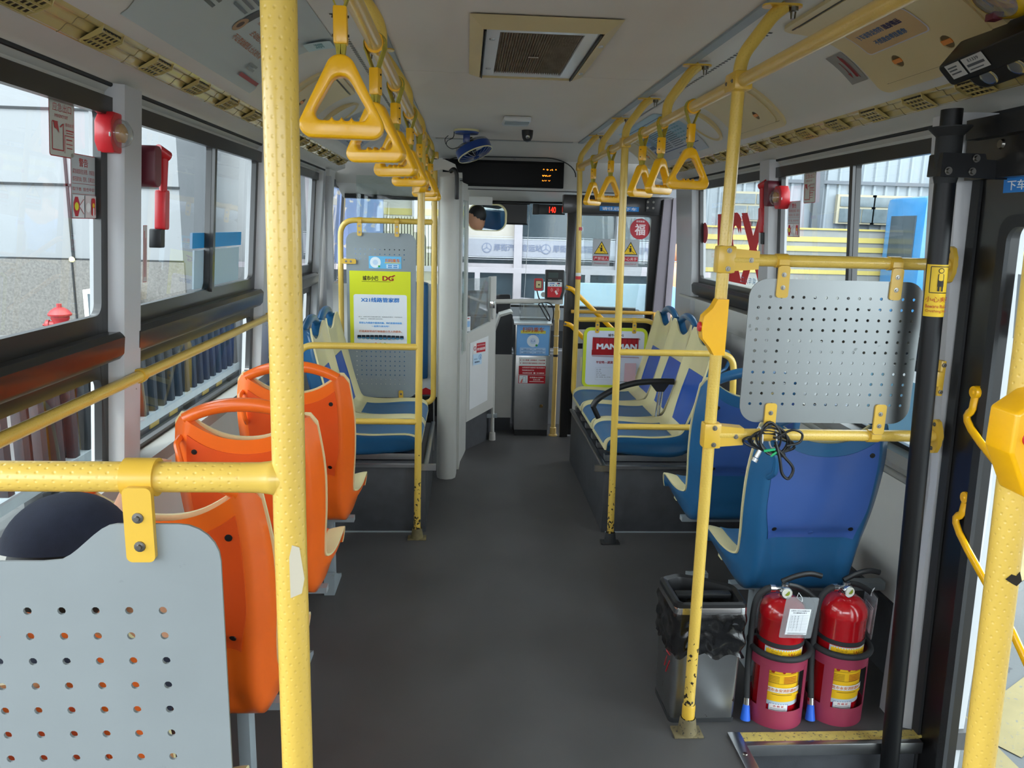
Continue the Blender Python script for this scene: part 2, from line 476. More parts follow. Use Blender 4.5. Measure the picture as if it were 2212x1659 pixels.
COVE = [(.545, 2.080), (.70, 2.078), (.80, 2.055), (.88, 2.01), (.945, 1.955), (.975, 1.925), (1.03, 1.902)]
def smooth_curve(P, n):
    out = []
    for i in range(len(P)-1):
        p0, p1, p2, p3 = P[max(i-1, 0)], P[i], P[i+1], P[min(i+2, len(P)-1)]
        for k in range(n):
            t = k/n
            out.append(tuple(.5*((2*p1[a]) + (-p0[a]+p2[a])*t + (2*p0[a]-5*p1[a]+4*p2[a]-p3[a])*t*t + (-p0[a]+3*p1[a]-3*p2[a]+p3[a])*t**3) for a in range(len(p1))))
    out.append(P[-1]); return out
CV = smooth_curve(COVE, 5)
_cl = [0]
for a, c in zip(CV[:-1], CV[1:]): _cl.append(_cl[-1]+math.hypot(c[0]-a[0], c[1]-a[1]))
CLEN = _cl[-1]
def cove_pt(s, t=0):
    """s: metres down the cove from the ceiling edge; t: towards the cabin"""
    s = max(0, min(CLEN, s))
    for i in range(len(CV)-1):
        if s <= _cl[i+1]+1e-9: break
    f = (s-_cl[i])/(_cl[i+1]-_cl[i]); a, c = CV[i], CV[i+1]
    dx, dz = c[0]-a[0], c[1]-a[1]; L = math.hypot(dx, dz)
    nx, nz = dz/L, -dx/L
    return a[0]+dx*f+nx*t, a[1]+dz*f+nz*t
def cove_fn(side, mirror=1):
    """u along the bus (y), v = distance down the cove, t out of the surface"""
    def f(u, v, t=0):
        h, z = cove_pt(v, t); return V(sx(side, h), u, z)
    return f
for side, nm, lb in ((-1, 'trim_cove_left', 'curved grey cove panel above the left windows'), (1, 'trim_cove_right', 'curved grey cove panel above the right windows')):
    b = MB(); f = cove_fn(side)
    b.grid(lambda u, v: f(Y0+u*(5.35-Y0), v*CLEN), 12, 24)
    b.grid(lambda u, v: f(Y0+u*(5.35-Y0), v*CLEN, -.012), 12, 24)
    struct(b, nm, 'cove', lb, fix=False, angle=60)
    # gutter between ceiling and cove, soffit under the vents, header over the windows
    b = MB()
    x0, x1 = sorted((sx(side, .497), sx(side, .53))); b.box(x0, x1, Y0, 5.35, 2.068, 2.085)
    struct(b, 'trim_gutter_'+('left' if side < 0 else 'right'), 'greysteel', 'grey metal strip along the ceiling edge')
    b = MB()
    pts = [(1.085, 1.872), (1.145, 1.848), (1.152, 1.838), (1.172, 1.815), (1.20, 1.80), (1.26, 1.80), (1.26, 1.95), (1.085, 1.95)]
    b.prism(pts, lambda u, v, t: V(sx(side, u), t, v), Y0, 5.5)
    struct(b, 'trim_soffit_'+('left' if side < 0 else 'right'), 'wallgrey', 'grey soffit over the side windows')
    b = MB(); b.tube([(sx(side, 1.158), Y0, 1.832), (sx(side, 1.158), 5.4, 1.832)], .006, 8)
    struct(b, 'trim_gasket_'+('left' if side < 0 else 'right'), 'rubber', 'dark rubber gasket line over the side windows')
    # perforations row near the cove top
    b = MB()
    for i in range(60):
        y = 2.35+i*.03
        p = [f(y+dy, .085+dv, .0012) for dy, dv in ((0, 0), (.012, 0), (.012, .012), (0, .012))]
        b.face([b.bm.verts.new(q) for q in p], smooth=False)
    struct(b, 'trim_perforation_'+('left' if side < 0 else 'right'), '#141414', 'row of small dark slots in the cove panel', fix=False)

# side walls ------------------------------------------------------------
def wall_box(b, side, y0, y1, z0, z1, t0=-.04, t1=0, mi=0):
    f = wf(side, 0)
    P = [f(y, z, t) for t in (t0, t1) for z in (z0, z1) for y in (y0, y1)]
    vs = [b.bm.verts.new(p) for p in P]
    for q in ((0, 1, 3, 2), (4, 6, 7, 5), (0, 4, 5, 1), (2, 3, 7, 6), (0, 2, 6, 4), (1, 5, 7, 3)): b.face([vs[i] for i in q], mi, smooth=False)
b = MB(); wall_box(b, -1, Y0, 6.1, -.06, .79); wall_box(b, -1, Y0, 6.1, 1.79, 1.86)
wall_box(b, -1, 5.0, 6.1, .79, 1.02)
struct(b, 'wall_left', 'wallgrey', 'light grey lower side panel on the left')
b = MB(); wall_box(b, 1, 2.12, 5.1, -.06, .79); wall_box(b, 1, 2.1, 6.1, 1.79, 1.86); wall_box(b, 1, Y0, .3, -.4, 1.86); wall_box(b, 1, Y0, 2.3, 1.79, 1.86)
wall_box(b, 1, 3.62, 5.1, .79, 1.10)
struct(b, 'wall_right', 'wallgrey', 'light grey lower side panel on the right')
# moulded lining panel behind the right bench, with a raised field
b = MB(); f = wf(1, 0)
b.prism(rrect(1.30, .98, .03, 4, 4.32, .60), lambda u, v, t: f(u, v, t), 0, .03)
b.prism(rrect(1.16, .62, .05, 4, 4.34, .66), lambda u, v, t: f(u, v, t), .03, .038)
b.box(1.40, 1.50, 3.66, 4.98, 1.09, 1.105)
struct(b, 'wall_lining_right', 'wallgrey', 'grey moulded lining panel behind the right bench seats')
b = MB(); wall_box(b, -1, 1.0, 3.75, .76, .80, -.02, .075); wall_box(b, -1, 3.75, 5.2, .76, .79, -.02, .05)
struct(b, 'trim_ledge_left', mat('ledge_grey', '#8f8f8b', .45), 'grey ledge below the left windows')
b = MB(); wall_box(b, 1, 2.13, 3.62, .76, .80, -.02, .06)
b.tube([(sx(1, 1.17), 2.16, .74), (sx(1, 1.17), 3.6, .74)], .012, 10)
struct(b, 'trim_ledge_right', bpy.data.materials['ledge_grey'], 'grey ledge below the right windows')
# dark skirting on the lower right wall and the curved wheel arch lining
b = MB(); wall_box(b, 1, 2.13, 3.62, -.0, .26, 0, .012)
struct(b, 'baseboard_right', 'boxgrey', 'dark vinyl skirting under the right windows')
b = MB(); wall_box(b, -1, Y0, 3.62, -.0, .26, 0, .012)
struct(b, 'baseboard_left', 'boxgrey', 'dark vinyl skirting under the left windows')

b = MB(); b.box(-1.1, 1.6, -1.16, -1.10, -.06, 1.12); b.box(-1.1, -.75, -1.16, -1.10, 1.12, 2.1); b.box(1.25, 1.6, -1.16, -1.10, 1.12, 2.1); b.box(-.75, 1.25, -1.16, -1.10, 1.85, 2.1)  # out of view; added to cut light from the open rear and darken the mirror
struct(b, 'wall_rear_blocker', 'wallgrey', 'unseen rear wall of the bus with a window opening, added to block light from behind')
# pillars
def pillar(side, y0, y1, nm, lb, z0=.79, z1=1.80, t=.045, m='pillar'):
    b = MB(); f = wf(side, 0)
    for a, c in ((z0, 1.3), (1.3, z1)):
        P = [(y0, -.04), (y0, t*.6), (y0+.012, t), (y1-.012, t), (y1, t*.6), (y1, -.04)]
        b.prism(P, lambda u, v, tt: f(u, tt, v), a, c)
    return struct(b, nm, m, lb)
pillar(-1, 2.12, 2.25, 'trim_pillar_left_rear', 'white window pillar carrying the alarm hammer, left side', z1=1.835)
pillar(-1, 3.58, 3.74, 'trim_pillar_left_middle', 'white window pillar at the front edge of the left sliding window', z1=1.835)
pillar(-1, 4.92, 5.02, 'trim_pillar_left_front', 'slim white pillar next to the driver area, left side', z1=1.81)
pillar(-1, 5.12, 5.34, 'trim_pillar_left_corner', 'grey pillar at the driver side window', z1=1.84, m='wallgrey')
pillar(1, 3.53, 3.67, 'trim_pillar_right_middle', 'white window pillar beside the red hammer, right side', z1=1.835)
pillar(1, 4.76, 5.14, 'trim_pillar_right_front', 'white pillar between the right window and the front door', z1=1.82, z0=0)
# door jamb on the right (rear door, front edge)
b = MB(); f = wf(1, 0)
jp = [(2.04, -.08), (2.04, .085), (2.052, .115), (2.075, .12), (2.085, .10), (2.11, .10), (2.12, .13), (2.155, .13), (2.16, .12), (2.16, -.08)]
for a, c in ((-.3, .8), (.8, 1.83)): b.prism(jp, lambda u, v, tt: f(u, tt, v), a, c)
jamb = struct(b, 'trim_door_jamb', 'pillar', 'white fluted door jamb at the rear door')
for i, z in enumerate((1.66, .62, .32)):
    b = MB(); p = f(2.14, z, .13); b.lathe([(0, .006), (.006, .005), (.009, 0)], p, 12, axis=(-1, 0, 0)); b.build('rivet', 'pillar', jamb)

# windows ---------------------------------------------------------------
def window(n, side, y0, y1, label, split=None, z_top=1.775, zu=1.245, zl1=1.075, zl0=.815, sill=.775, rail=True, lower=True):
    f = wf(side, 0)
    H, cz = 1.80-sill, (1.80+sill)/2
    yc, w = (y0+y1)/2, y1-y0
    loops = [[(y0, sill), (y1, sill), (y1, 1.80), (y0, 1.80)]]
    m = .035
    ups = [(y0+m, y1-m)]
    if split: ups = [(y0+m, split-.014), (split+.014, y1-m)]
    for a, c in ups: loops.append(rrect(c-a, z_top-zu, .03, 5, (a+c)/2, (z_top+zu)/2))
    if lower: loops.append(rrect(w-2*m, zl1-zl0, .03, 5, yc, (zl1+zl0)/2))
    b = MB()
    for k in range(1): pass
    q = [f(y0+.01, sill, -.02), f(y1-.01, sill, -.02), f(y1-.01, 1.80, -.02), f(y0+.01, 1.80, -.02)]
    zs = [sill+.01, .8, 1.0, 1.3, 1.79]
    rows = [[b.bm.verts.new(f(y, z, -.018)) for y in (y0+.01, y1-.01)] for z in zs]
    for r0, r1 in zip(rows[:-1], rows[1:]): b.face([r0[0], r0[1], r1[1], r1[0]], smooth=False)
    w_o = struct(b, 'window_%d' % n, 'glass', label, fix=False)
    fr = shape_obj('window_frame', loops, .02, 'blackframe', lambda x, y, z: f(x, y, z-.004), w_o)
    b = MB(); wall_box(b, side, y0, y1, 1.755, 1.80, 0, .02); b.build('header_band', 'blackframe', w_o)
    if rail:
        b = MB(); g = wf(side, 0)
        pr = [(1.12, 0), (1.12, .03), (1.135, .04), (1.18, .042), (1.195, .03), (1.195, 0)]
        b.prism([(p[1], p[0]) for p in pr], lambda u, v, t: g(t, v, u+.006), y0-.02, y1+.01)
        b.build('rail', 'blackframe', w_o)
    if split:
        b = MB(); wall_box(b, side, split-.012, split+.012, zu-.01, z_top+.01, -.012, .018); b.build('sash_bar', 'blackframe', w_o)
    return w_o
window(1, -1, .65, 2.12, 'left side window nearest the camera with red stickers')
window(2, -1, 2.25, 3.58, 'left sliding window over a black rail', split=2.96)
window(3, -1, 3.74, 4.92, 'left window beyond the second white pillar')
window(4, 1, 2.16, 3.53, 'right sliding window behind the grey partition plate', split=2.83)
window(5, 1, 3.67, 4.76, 'right window with the large red route number', lower=False, zu=1.225, sill=1.09)
b = MB(); f = wf(-1, 0); b.face([b.bm.verts.new(f(y, z, -.02)) for y, z in ((5.36, 1.05), (6.0, 1.05), (6.0, 1.8), (5.36, 1.8))], smooth=False)
w3 = struct(b, 'window_6', 'glass', 'driver side window', fix=False)
shape_obj('window_frame', [[(5.34, 1.0), (6.1, 1.0), (6.1, 1.80), (5.34, 1.80)], rrect(.64, .68, .04, 5, 5.71, 1.41)], .02, 'blackframe', lambda x, y, z: f(x, y, z-.004), w3)

# front: bulkhead, windscreen, dash -----------------------------------------
b = MB()
prof = [(5.33, 2.075), (5.35, 2.06), (5.42, 2.03), (5.56, 1.99), (5.60, 1.97), (5.62, 1.78), (5.66, 1.765), (5.74, 1.755), (5.92, 1.70), (5.97, 1.69), (5.97, 1.75), (5.72, 2.1), (5.33, 2.1)]
b.prism([(p[0], p[1]) for p in prof], lambda u, v, t: V(t, u, v), -.93, 1.42)
struct(b, 'wall_front', 'wallgrey', 'light grey bulkhead over the windscreen')
b = MB()
arcp = [(-.16, 1.93)] + [(-.16+.22*(1-math.cos(a)), 1.93+.05*math.sin(a)) for a in [k*PI/16 for k in range(1, 9)]] + [(.55, 1.985)] + [(.55+.22*math.sin(a), 1.985-.12*(1-math.cos(a))) for a in [k*PI/16 for k in range(1, 9)]]
b.tube([(x, 5.60-(z-1.86)*.35, z+.002) for x, z in arcp], .004, 6)
b.tube([(-.3, 5.655, 1.765), (1.2, 5.655, 1.765)], .003, 6)
struct(b, 'trim_bulkhead_seam', 'rubber', 'thin dark seams on the front bulkhead')
def scr(x, v, t=0):                                  # windscreen surface, v 0 (bottom)..1 (top)
    return V(x, 6.36-.40*v + t - .12*((x-CX)/1.2)**2, .86 + .84*v)
b = MB(); b.grid(lambda u, v: scr(-.9+2.3*u, v), 16, 4)
ws = struct(b, 'window_7', 'frontglass', 'bus windscreen', fix=False)
b = MB(); b.tube([scr(-.9+2.3*k/12, 1, -.01) for k in range(13)], .018, 8); b.tube([scr(-.9+2.3*k/12, 0, -.01) for k in range(13)], .022, 8)
b.build('window_frame', 'blackframe', ws)
b = MB()
b.prism([(6.36, .84), (6.30, .86), (5.95, .80), (5.90, .72), (5.98, .40), (6.0, 0), (6.4, 0), (6.4, .84)], lambda u, v, t: V(t, u, v), -.92, 1.44)
struct(b, 'wall_dash', mat('dash_dark', '#34373a', .55), 'dark dashboard across the front of the bus')
b = MB(); b.box(.24, 1.44, 5.78, 5.94, 0, .58); b.box(.30, .72, 5.75, 5.79, .12, .56)
struct(b, 'wall_dash_lining', mat('lining_mid_grey', '#85878a', .5), 'light grey lining below the dashboard')
# ------------------------------------------------------------------ outside
GZ = -.36
asphalt = mat('concrete_road', '#535657', .8, var=.10, vs=1.5, bump=.3, bs=60, dark='#3f4143', dth=.66)
b = MB(); b.box(-40, 40, -30, 60, GZ-.1, GZ)
struct(b, 'ground', asphalt, 'pale grey concrete road surface')
ypaint = mat('yellow_road_paint', '#7d724c', .75, var=.1, vs=8, dark='#68665b', dth=.62)
b = MB()
def stripe(x0, y0, x1, y1, w):
    d = Vector((x1-x0, y1-y0)); n = Vector((-d.y, d.x)).normalized()*w/2
    b.face([b.bm.verts.new((p[0], p[1], GZ+.004)) for p in ((x0+n.x, y0+n.y), (x0-n.x, y0-n.y), (x1-n.x, y1-n.y), (x1+n.x, y1+n.y))], smooth=False)
for i in range(7): stripe(2.0, .2+i*.75, 4.2, 1.6+i*.75, .22)
stripe(1.95, -3, 1.95, 9, .12)
for i in range(9): stripe(-6.5, 8.4+i*1.1, -3.2, 10.2+i*1.1, .45)
struct(b, 'road_markings', ypaint, 'yellow diagonal hatching painted on the road', fix=False)

# --- left: clad building facing the bus rear, granite plinth
clad = mat('white_cladding', '#74777a', .35, var=.05, vs=1.2, dark='#727678', dth=.74)
gran = mat('granite', '#62605d', .45, var=.28, vs=45, dark='#373635', dth=.58)
bl = thing('clad_building', 'white panelled building with a speckled granite plinth outside the left windows', 'building', (-8, 8, GZ))
b = MB(); b.box(-14, -2.86, 8.0, 11.5, GZ, 6.2); b.build('wall', clad, bl)
b = MB(); b.box(-14, -2.84, 7.96, 8.0, GZ, 1.07); b.build('plinth', gran, bl)
b = MB()
for z in (1.80, 2.51, 3.2, 3.9, 1.075): b.box(-14, -2.85, 7.985, 7.999, z-.012, z+.012)
for i in range(10):
    x = -3.93 - i*1.42; b.box(x-.012, x+.012, 7.985, 7.999, 1.07, 6.2)
    b.box(x-.008, x+.008, 7.95, 7.965, GZ, 1.07)
b.build('joints', '#1d2023', bl)
b = MB(); b.ball((-3.93, 7.96, 1.075), .03, .02, .03, 10); b.build('anchor', 'cream', bl)
pv = mat('kerb_stone', '#6e6f6e', .8, var=.08, vs=10, bump=.2, bs=80)
k1 = MB(); k1.box(-14, -3.35, 6.5, 8.0, GZ, .0); k1.box(-14, -3.3, 7.2, 8.0, -.16, .30)
struct(k1, 'pavement', pv, 'raised stone pavement along the clad building')
# electrical box with yellow/dark painted face
eb = thing('utility_cabinet', 'grey utility cabinet with a yellow corner against the granite plinth', 'cabinet', (-3.55, 7.85, .3))
b = MB(); b.box(-3.74, -3.30, 7.72, 7.94, .30, .80, bev=.01); b.build('body', 'wallgrey', eb)
b = MB(); b.box(-3.69, -3.34, 7.712, 7.722, .34, .76); b.build('door', '#445057', eb)
b = MB(); b.prism([(-3.69, .34), (-3.34, .34), (-3.34, .60)], lambda u, v, t: V(u, t, v), 7.706, 7.713); b.build('paint_mark', '#9f8435', eb)

# hydrant
M['hydrant'] = mat('hydrant_red', '#94282b', .45, var=.12, vs=9)
hy = thing('fire_hydrant', 'red street fire hydrant on the pavement outside the left window', 'hydrant', (-3.55, 6.9, 0))
def scale_about(b, c, k):
    for v in b.bm.verts: v.co = c+(v.co-c)*k
hc = V(-3.55, 6.9, .0); hs_ = .74
b = MB(); b.lathe([(.11, 0), (.11, .03), (.075, .05), (.07, .62), (.095, .64), (.095, .67), (.08, .70), (.078, .80), (.10, .83), (.10, .87)], hc, 24); scale_about(b, hc, hs_); b.build('barrel', 'hydrant', hy)
b = MB(); b.lathe([(.125, .87), (.13, .89), (.10, .93), (.05, .965), (0, .97)], hc, 24); b.lathe([(.03, .96), (.03, 1.01), (0, 1.01)], hc, 8); scale_about(b, hc, hs_); b.build('bonnet', 'hydrant', hy)
for d, r_, z in (((-1, -.2, 0), .045, .76), ((1, -.2, 0), .045, .76), ((.0, -1, 0), .065, .66)):
    b = MB(); b.lathe([(r_, 0), (r_, .12), (r_*1.35, .12), (r_*1.35, .15), (r_*.9, .165), (r_*.3, .17), (r_*.3, .19), (0, .19)], hc+V(0, 0, z), 16, axis=d); scale_about(b, hc, hs_); b.build('outlet', 'hydrant', hy)

# fence of dark upright bars close to the bus
fe = thing('bar_fence', 'dark steel bar fence standing along the road outside the lower left windows', 'fence', (-2.7, 7, GZ))
dk = mat('dark_fence_paint', '#292d32', .5)
b = MB(); b.box(-2.78, -2.70, 3.2, 9.2, -.24, -.16); b.build('bottom_rail', 'greysteel', fe)
b = MB(); b.box(-2.76, -2.72, 3.2, 9.2, .55, .59); b.build('top_rail', 'white', fe)
for i in range(30):
    y = 3.3+i*.2; b = MB(); b.box(-2.77, -2.71, y, y+.07, -.16, .55, bev=.005); b.build('bar', dk, fe)
for i in range(5):
    y = 3.4+i*1.4; b = MB(); b.box(-2.80, -2.68, y, y+.1, GZ, -.24); b.build('foot', dk, fe)
# yellow / black guard wall beyond the fence
wb = thing('striped_barrier', 'low barrier painted in yellow and dark diagonal stripes behind the bar fence', 'barrier', (-2.83, 7, GZ))
b = MB(); b.box(-2.855, -2.80, 4.9, 9.2, GZ, .45); b.build('block', '#282f38', wb)
b = MB()
for i in range(9):
    y = 4.92+i*.46; b.prism([(y, GZ+.02), (y+.20, GZ+.02), (y+.38, .44), (y+.18, .44)], lambda u, v, t: V(t, u, v), -2.799, -2.79)
b.build('stripes', '#a28a3e', wb)

# far left: dark bay under a roof, with a light rail
db = thing('terminal_bay', 'dark open bus terminal bay with pale columns beyond the clad building', 'building', (-5, 24, GZ))
b = MB(); b.box(-16, 0.5, 24, 25, GZ, 9); b.build('wall', mat('bay_grey', '#2f373d', .6, var=.3, vs=.6), db)
b = MB(); b.box(-12, -.2, 12.2, 23.9, 4.2, 4.6); b.build('roof', mat('roof_under', '#33393e', .6), db)
for i in range(5):
    b = MB(); b.box(-11+i*2.6, -10.7+i*2.6, 15, 15.3, GZ, 4.2); b.build('column', 'white', db)
rw = mat('rail_white', '#969095', .5)
ra = thing('guard_rail', 'long white guard rail crossing outside the left and front windows', 'railing', (-1, 9.0, GZ))
b = MB(); b.box(-2.6, 2.9, 9.0, 9.05, .98, 1.04); b.build('rail', rw, ra)
for i in range(5):
    b = MB(); b.box(-2.5+i*1.3, -2.44+i*1.3, 9.0, 9.04, GZ, .98); b.build('post', rw, ra)

# --- ahead: glazed station front with a printed band
st = thing('station_front', 'glazed bus station front with a pale printed band across the glass doors', 'building', (0, 9.6, GZ))
dg = mat('dark_station_glass', '#323d44', .12, var=.25, vs=.9, spec=.6)
b = MB(); b.box(-2.6, 2.95, 9.75, 10.2, GZ, 4.2); b.build('glazing', dg, st)
b = MB(); b.box(-2.6, 3.0, 9.3, 9.8, 2.35, 4.4); b.build('fascia', mat('fascia_dark', '#2a3034', .5), st)
for x in (-1.9, -.62, .64, 1.92, 2.9):
    b = MB(); b.box(x-.05, x+.05, 9.62, 9.76, GZ, 2.4); b.build('mullion', rw, st)
b = MB(); b.box(-2.6, 2.95, 9.66, 9.76, .99, 1.055); b.build('transom', rw, st)
b = MB(); b.box(-1.9, .6, 9.70, 9.752, 1.34, 2.1); b.build('poster_field', mat('pale_tiles', '#a19a92', .5), st)
b = MB(); b.box(-1.9, .6, 9.695, 9.70, 1.62, 1.70); b.build('yellow_band', '#a99a5c', st)
bf = frame_fn((0, 9.655, 0), (1, 0, 0), (0, 0, 1))
lay = [('r', .5, 1.25, 5.0, .21, '#888992'), ('r', .5, 1.365, 5.0, .012, '#a2a3a9'), ('r', .5, 1.135, 5.0, .012, '#a2a3a9'), ('r', .5, 1.39, 5.0, .006, '#a2a3a9'), ('r', .5, 1.11, 5.0, .006, '#a2a3a9')]
for cx in (-1.35, .28, 1.02, 1.98):
    lay += [('c', cx-.03, 1.25, .062, '#666c80'), ('c', cx-.03, 1.25, .05, '#888992')]
    for k in range(3):
        a = PI/2+2*PI*k/3; lay.append(('l', [(cx-.03, 1.25), (cx-.03+.052*math.cos(a), 1.25+.052*math.sin(a))], .012, '#666c80'))
    if cx in (-1.35, .28): lay += [('t', '厚街汽车客运站', cx+.36, 1.26, .085, .6, '#666c80', .03)]
    else: lay += [('t', '厚街汽车客运站', cx+.36, 1.26, .085, .6, '#666c80', .03)]
art('printed_band', bf, lay, st)
ct = thing('painted_shutter', 'blue and cream painted shutter panel seen through the windscreen', 'shutter', (-1.05, 9.2, GZ))
b = MB(); b.box(-1.55, -.98, 9.2, 9.3, 1.0, 2.02); b.build('panel', mat('shutter_blue', '#4a5a7a', .5, var=.25, vs=2, dark='#857f76', dth=.60), ct)
hb = thing('ribbed_roller_door', 'cream ribbed roller door far ahead beyond the windscreen', 'door', (-.6, 9.25, GZ))
b = MB()
for i in range(22): b.box(-.97+i*.035, -.97+i*.035+.02, 9.25, 9.29, 1.0, 1.6)
b.box(-.98, -.2, 9.29, 9.31, GZ, 1.6); b.build('slats', mat('slat_cream', '#9a9281', .5), hb)

# --- right: ribbed grey-blue hall with windows, yellow-lined wall in front
rb = thing('ribbed_hall', 'grey blue ribbed metal hall with cream windows outside the right windows', 'building', (9, 14, GZ))
rib = mat('ribbed_sheet', '#7d868d', .5, var=.05, vs=1)
b = MB()
P = []
x = 4.2
while x < 22: P += [(x, 0), (x+.10, 0), (x+.12, -.04), (x+.16, -.04), (x+.18, 0)]; x += .22
P += [(22, .3), (4.2, .3)]
b.prism(P, lambda u, v, t: V(u, 14+v, t), GZ, 7); b.build('wall', rib, rb)
b = MB(); b.box(4.2, 22, 13.93, 13.96, 2.43, 2.49); b.build('girt', '#5a6067', rb)
for x in (6.25, 8.55, 10.9, 13.2):
    b = MB(); b.box(x, x+.16, 13.85, 13.95, GZ, 7); b.build('column', '#4d545a', rb)
for x in (4.75, 6.75, 7.4, 9.4, 11.2):
    w = .62 if x in (6.75,) else .86
    fr = MB(); fr.box(x-.05, x+w+.05, 13.86, 13.95, 1.73, 2.25); fo = fr.build('window', '#96917d', rb)
    g = MB(); g.box(x, x+w*.32, 13.845, 13.87, 1.76, 2.0); g.box(x+w*.35, x+w*.66, 13.845, 13.87, 1.76, 2.0); g.box(x+w*.69, x+w, 13.845, 13.87, 1.76, 2.0); g.box(x, x+w*.49, 13.845, 13.87, 2.04, 2.21); g.box(x+w*.52, x+w, 13.845, 13.87, 2.04, 2.21)
    g.build('pane', mat('hall_pane', '#576267', .15, var=.2, vs=6), fo)
yw = thing('yellow_lined_wall', 'low pale wall with two yellow lines in front of the ribbed hall', 'wall', (9, 12.9, GZ))
b = MB(); b.box(3.2, 22, 12.9, 13.1, GZ, 1.62); b.build('wall', mat('pale_wall', '#797b78', .7, var=.12, vs=2), yw)
b = MB()
for z in (1.40, 1.24): b.box(3.2, 22, 12.885, 12.899, z, z+.085)
b.box(3.2, 22, 12.885, 12.899, .86, .93); b.box(3.2, 22, 12.88, 12.899, 1.60, 1.63)
b.build('yellow_line', '#aa9d5a', yw)
# blue coach parked beyond
bb = thing('blue_coach', 'light blue coach parked beyond the rear door on the right', 'bus', (7.7, 12.1, GZ))
cb = mat('coach_blue', '#2a6ea0', .25, coat=.6)
b = MB(); b.box(7.0, 8.35, 11.6, 12.75, GZ+.3, 2.15, bev=.12); b.build('body', cb, bb)
b = MB(); b.box(7.12, 8.23, 11.58, 11.61, 1.15, 1.85, bev=.008); b.box(6.98, 7.01, 11.8, 12.5, 1.15, 1.85); b.build('window_band', dg, bb)
for x in (7.3, 8.1):
    b = MB(); b.lathe([(0, 0), (.42, 0), (.45, .04), (.45, .2), (0, .2)], (x-.1, 12.0, GZ+.45), 24, axis=(1, 0, 0)); b.build('wheel', 'rubber', bb)
b = MB(); b.box(7.1, 7.3, 11.56, 11.6, .55, .7, bev=.01); b.build('lamp', 'amber', bb)
# kerb + pale building panel ahead right (seen through the open front door leaf)
pw = thing('pale_blue_panel', 'plain pale blue panel wall low outside the front door', 'panel', (1.5, 8.3, GZ))
b = MB(); b.box(.75, 2.9, 8.3, 8.4, GZ, .93, bev=.01); b.build('sheet', mat('pale_blue_sheet', '#859aa6', .5), pw)
# ------------------------------------------------------------------ seats
FRONT = [(.455, .372), (.450, .404), (.425, .419), (.36, .420), (.26, .416), (.175, .424), (.128, .450), (.100, .53), (.072, .65), (.045, .80), (.026, .965)]
REAR = [(.458, .366), (.43, .352), (.34, .337), (.24, .328), (.17, .328), (.115, .350), (.080, .42), (.058, .53), (.030, .66), (.006, .82), (-.006, .962)]
WID = [.200, .207, .212, .214, .212, .205, .198, .203, .214, .216, .196]
FR = smooth_curve([(a, b, w) for (a, b), w in zip(FRONT, WID)], 5)
RE = smooth_curve([(a, b, w) for (a, b), w in zip(REAR, WID)], 5)
def curve_at(C, s):
    s = max(0, min(1, s))*(len(C)-1); i = min(int(s), len(C)-2); f = s-i
    return tuple(C[i][k]*(1-f)+C[i+1][k]*f for k in range(3))
def sst(x, a, b):
    t = max(0, min(1, (x-a)/(b-a))); return t*t*(3-2*t)
def smax(u): return .944 + .048*min(1, abs(u)/.86)**2.2 - .022*sst(abs(u), .90, 1.0)
def front_pt(u, s, off=0, ysc=1, wide=1):
    y, z, w = curve_at(FR, s); e = .01
    y2, z2, _ = curve_at(FR, s+e); y1, z1, _ = curve_at(FR, s-e)
    t = Vector((y2-y1, z2-z1)).normalized(); n = Vector((-t.y, t.x)) if True else 0
    if n.x < 0 and z > .5: n = -n
    if z <= .5 and n.y < 0 and s > .1: n = -n
    if s <= .1: n = Vector((t.y, -t.x)); n = n if n.x > 0 or n.y > 0 else -n
    curl = .022*sst(abs(u), .55, 1)*sst(s, .05, .25)*(1-.5*sst(s, .85, 1))
    return V(u*w*wide, (y+n.x*(off+curl))*ysc, z+n.y*(off+curl))
def rear_pt(u, s, off=0, ysc=1):
    y, z, w = curve_at(RE, s); y2, z2, _ = curve_at(RE, s+.01); y1, z1, _ = curve_at(RE, s-.01)
    t = Vector((y2-y1, z2-z1)).normalized(); n = Vector((-t.y, t.x))
    # outward = away from the front sheet
    fp = front_pt(u, s, 0, 1); 
    if (Vector((fp.y-y, fp.z-z))).dot(n) > 0: n = -n
    rec = -.012*sst(1-abs(u), .32, .42)*sst(z, .36, .40)*(1-sst(z, .56, .60)) if s > .5 else 0
    p = V(u*w, (y+n.x*(off+rec))*ysc, z+n.y*(off+rec))
    k = sst(abs(u), .78, 1)*.85
    fp = front_pt(u, s, -.001, ysc)
    return p.lerp(fp, k)
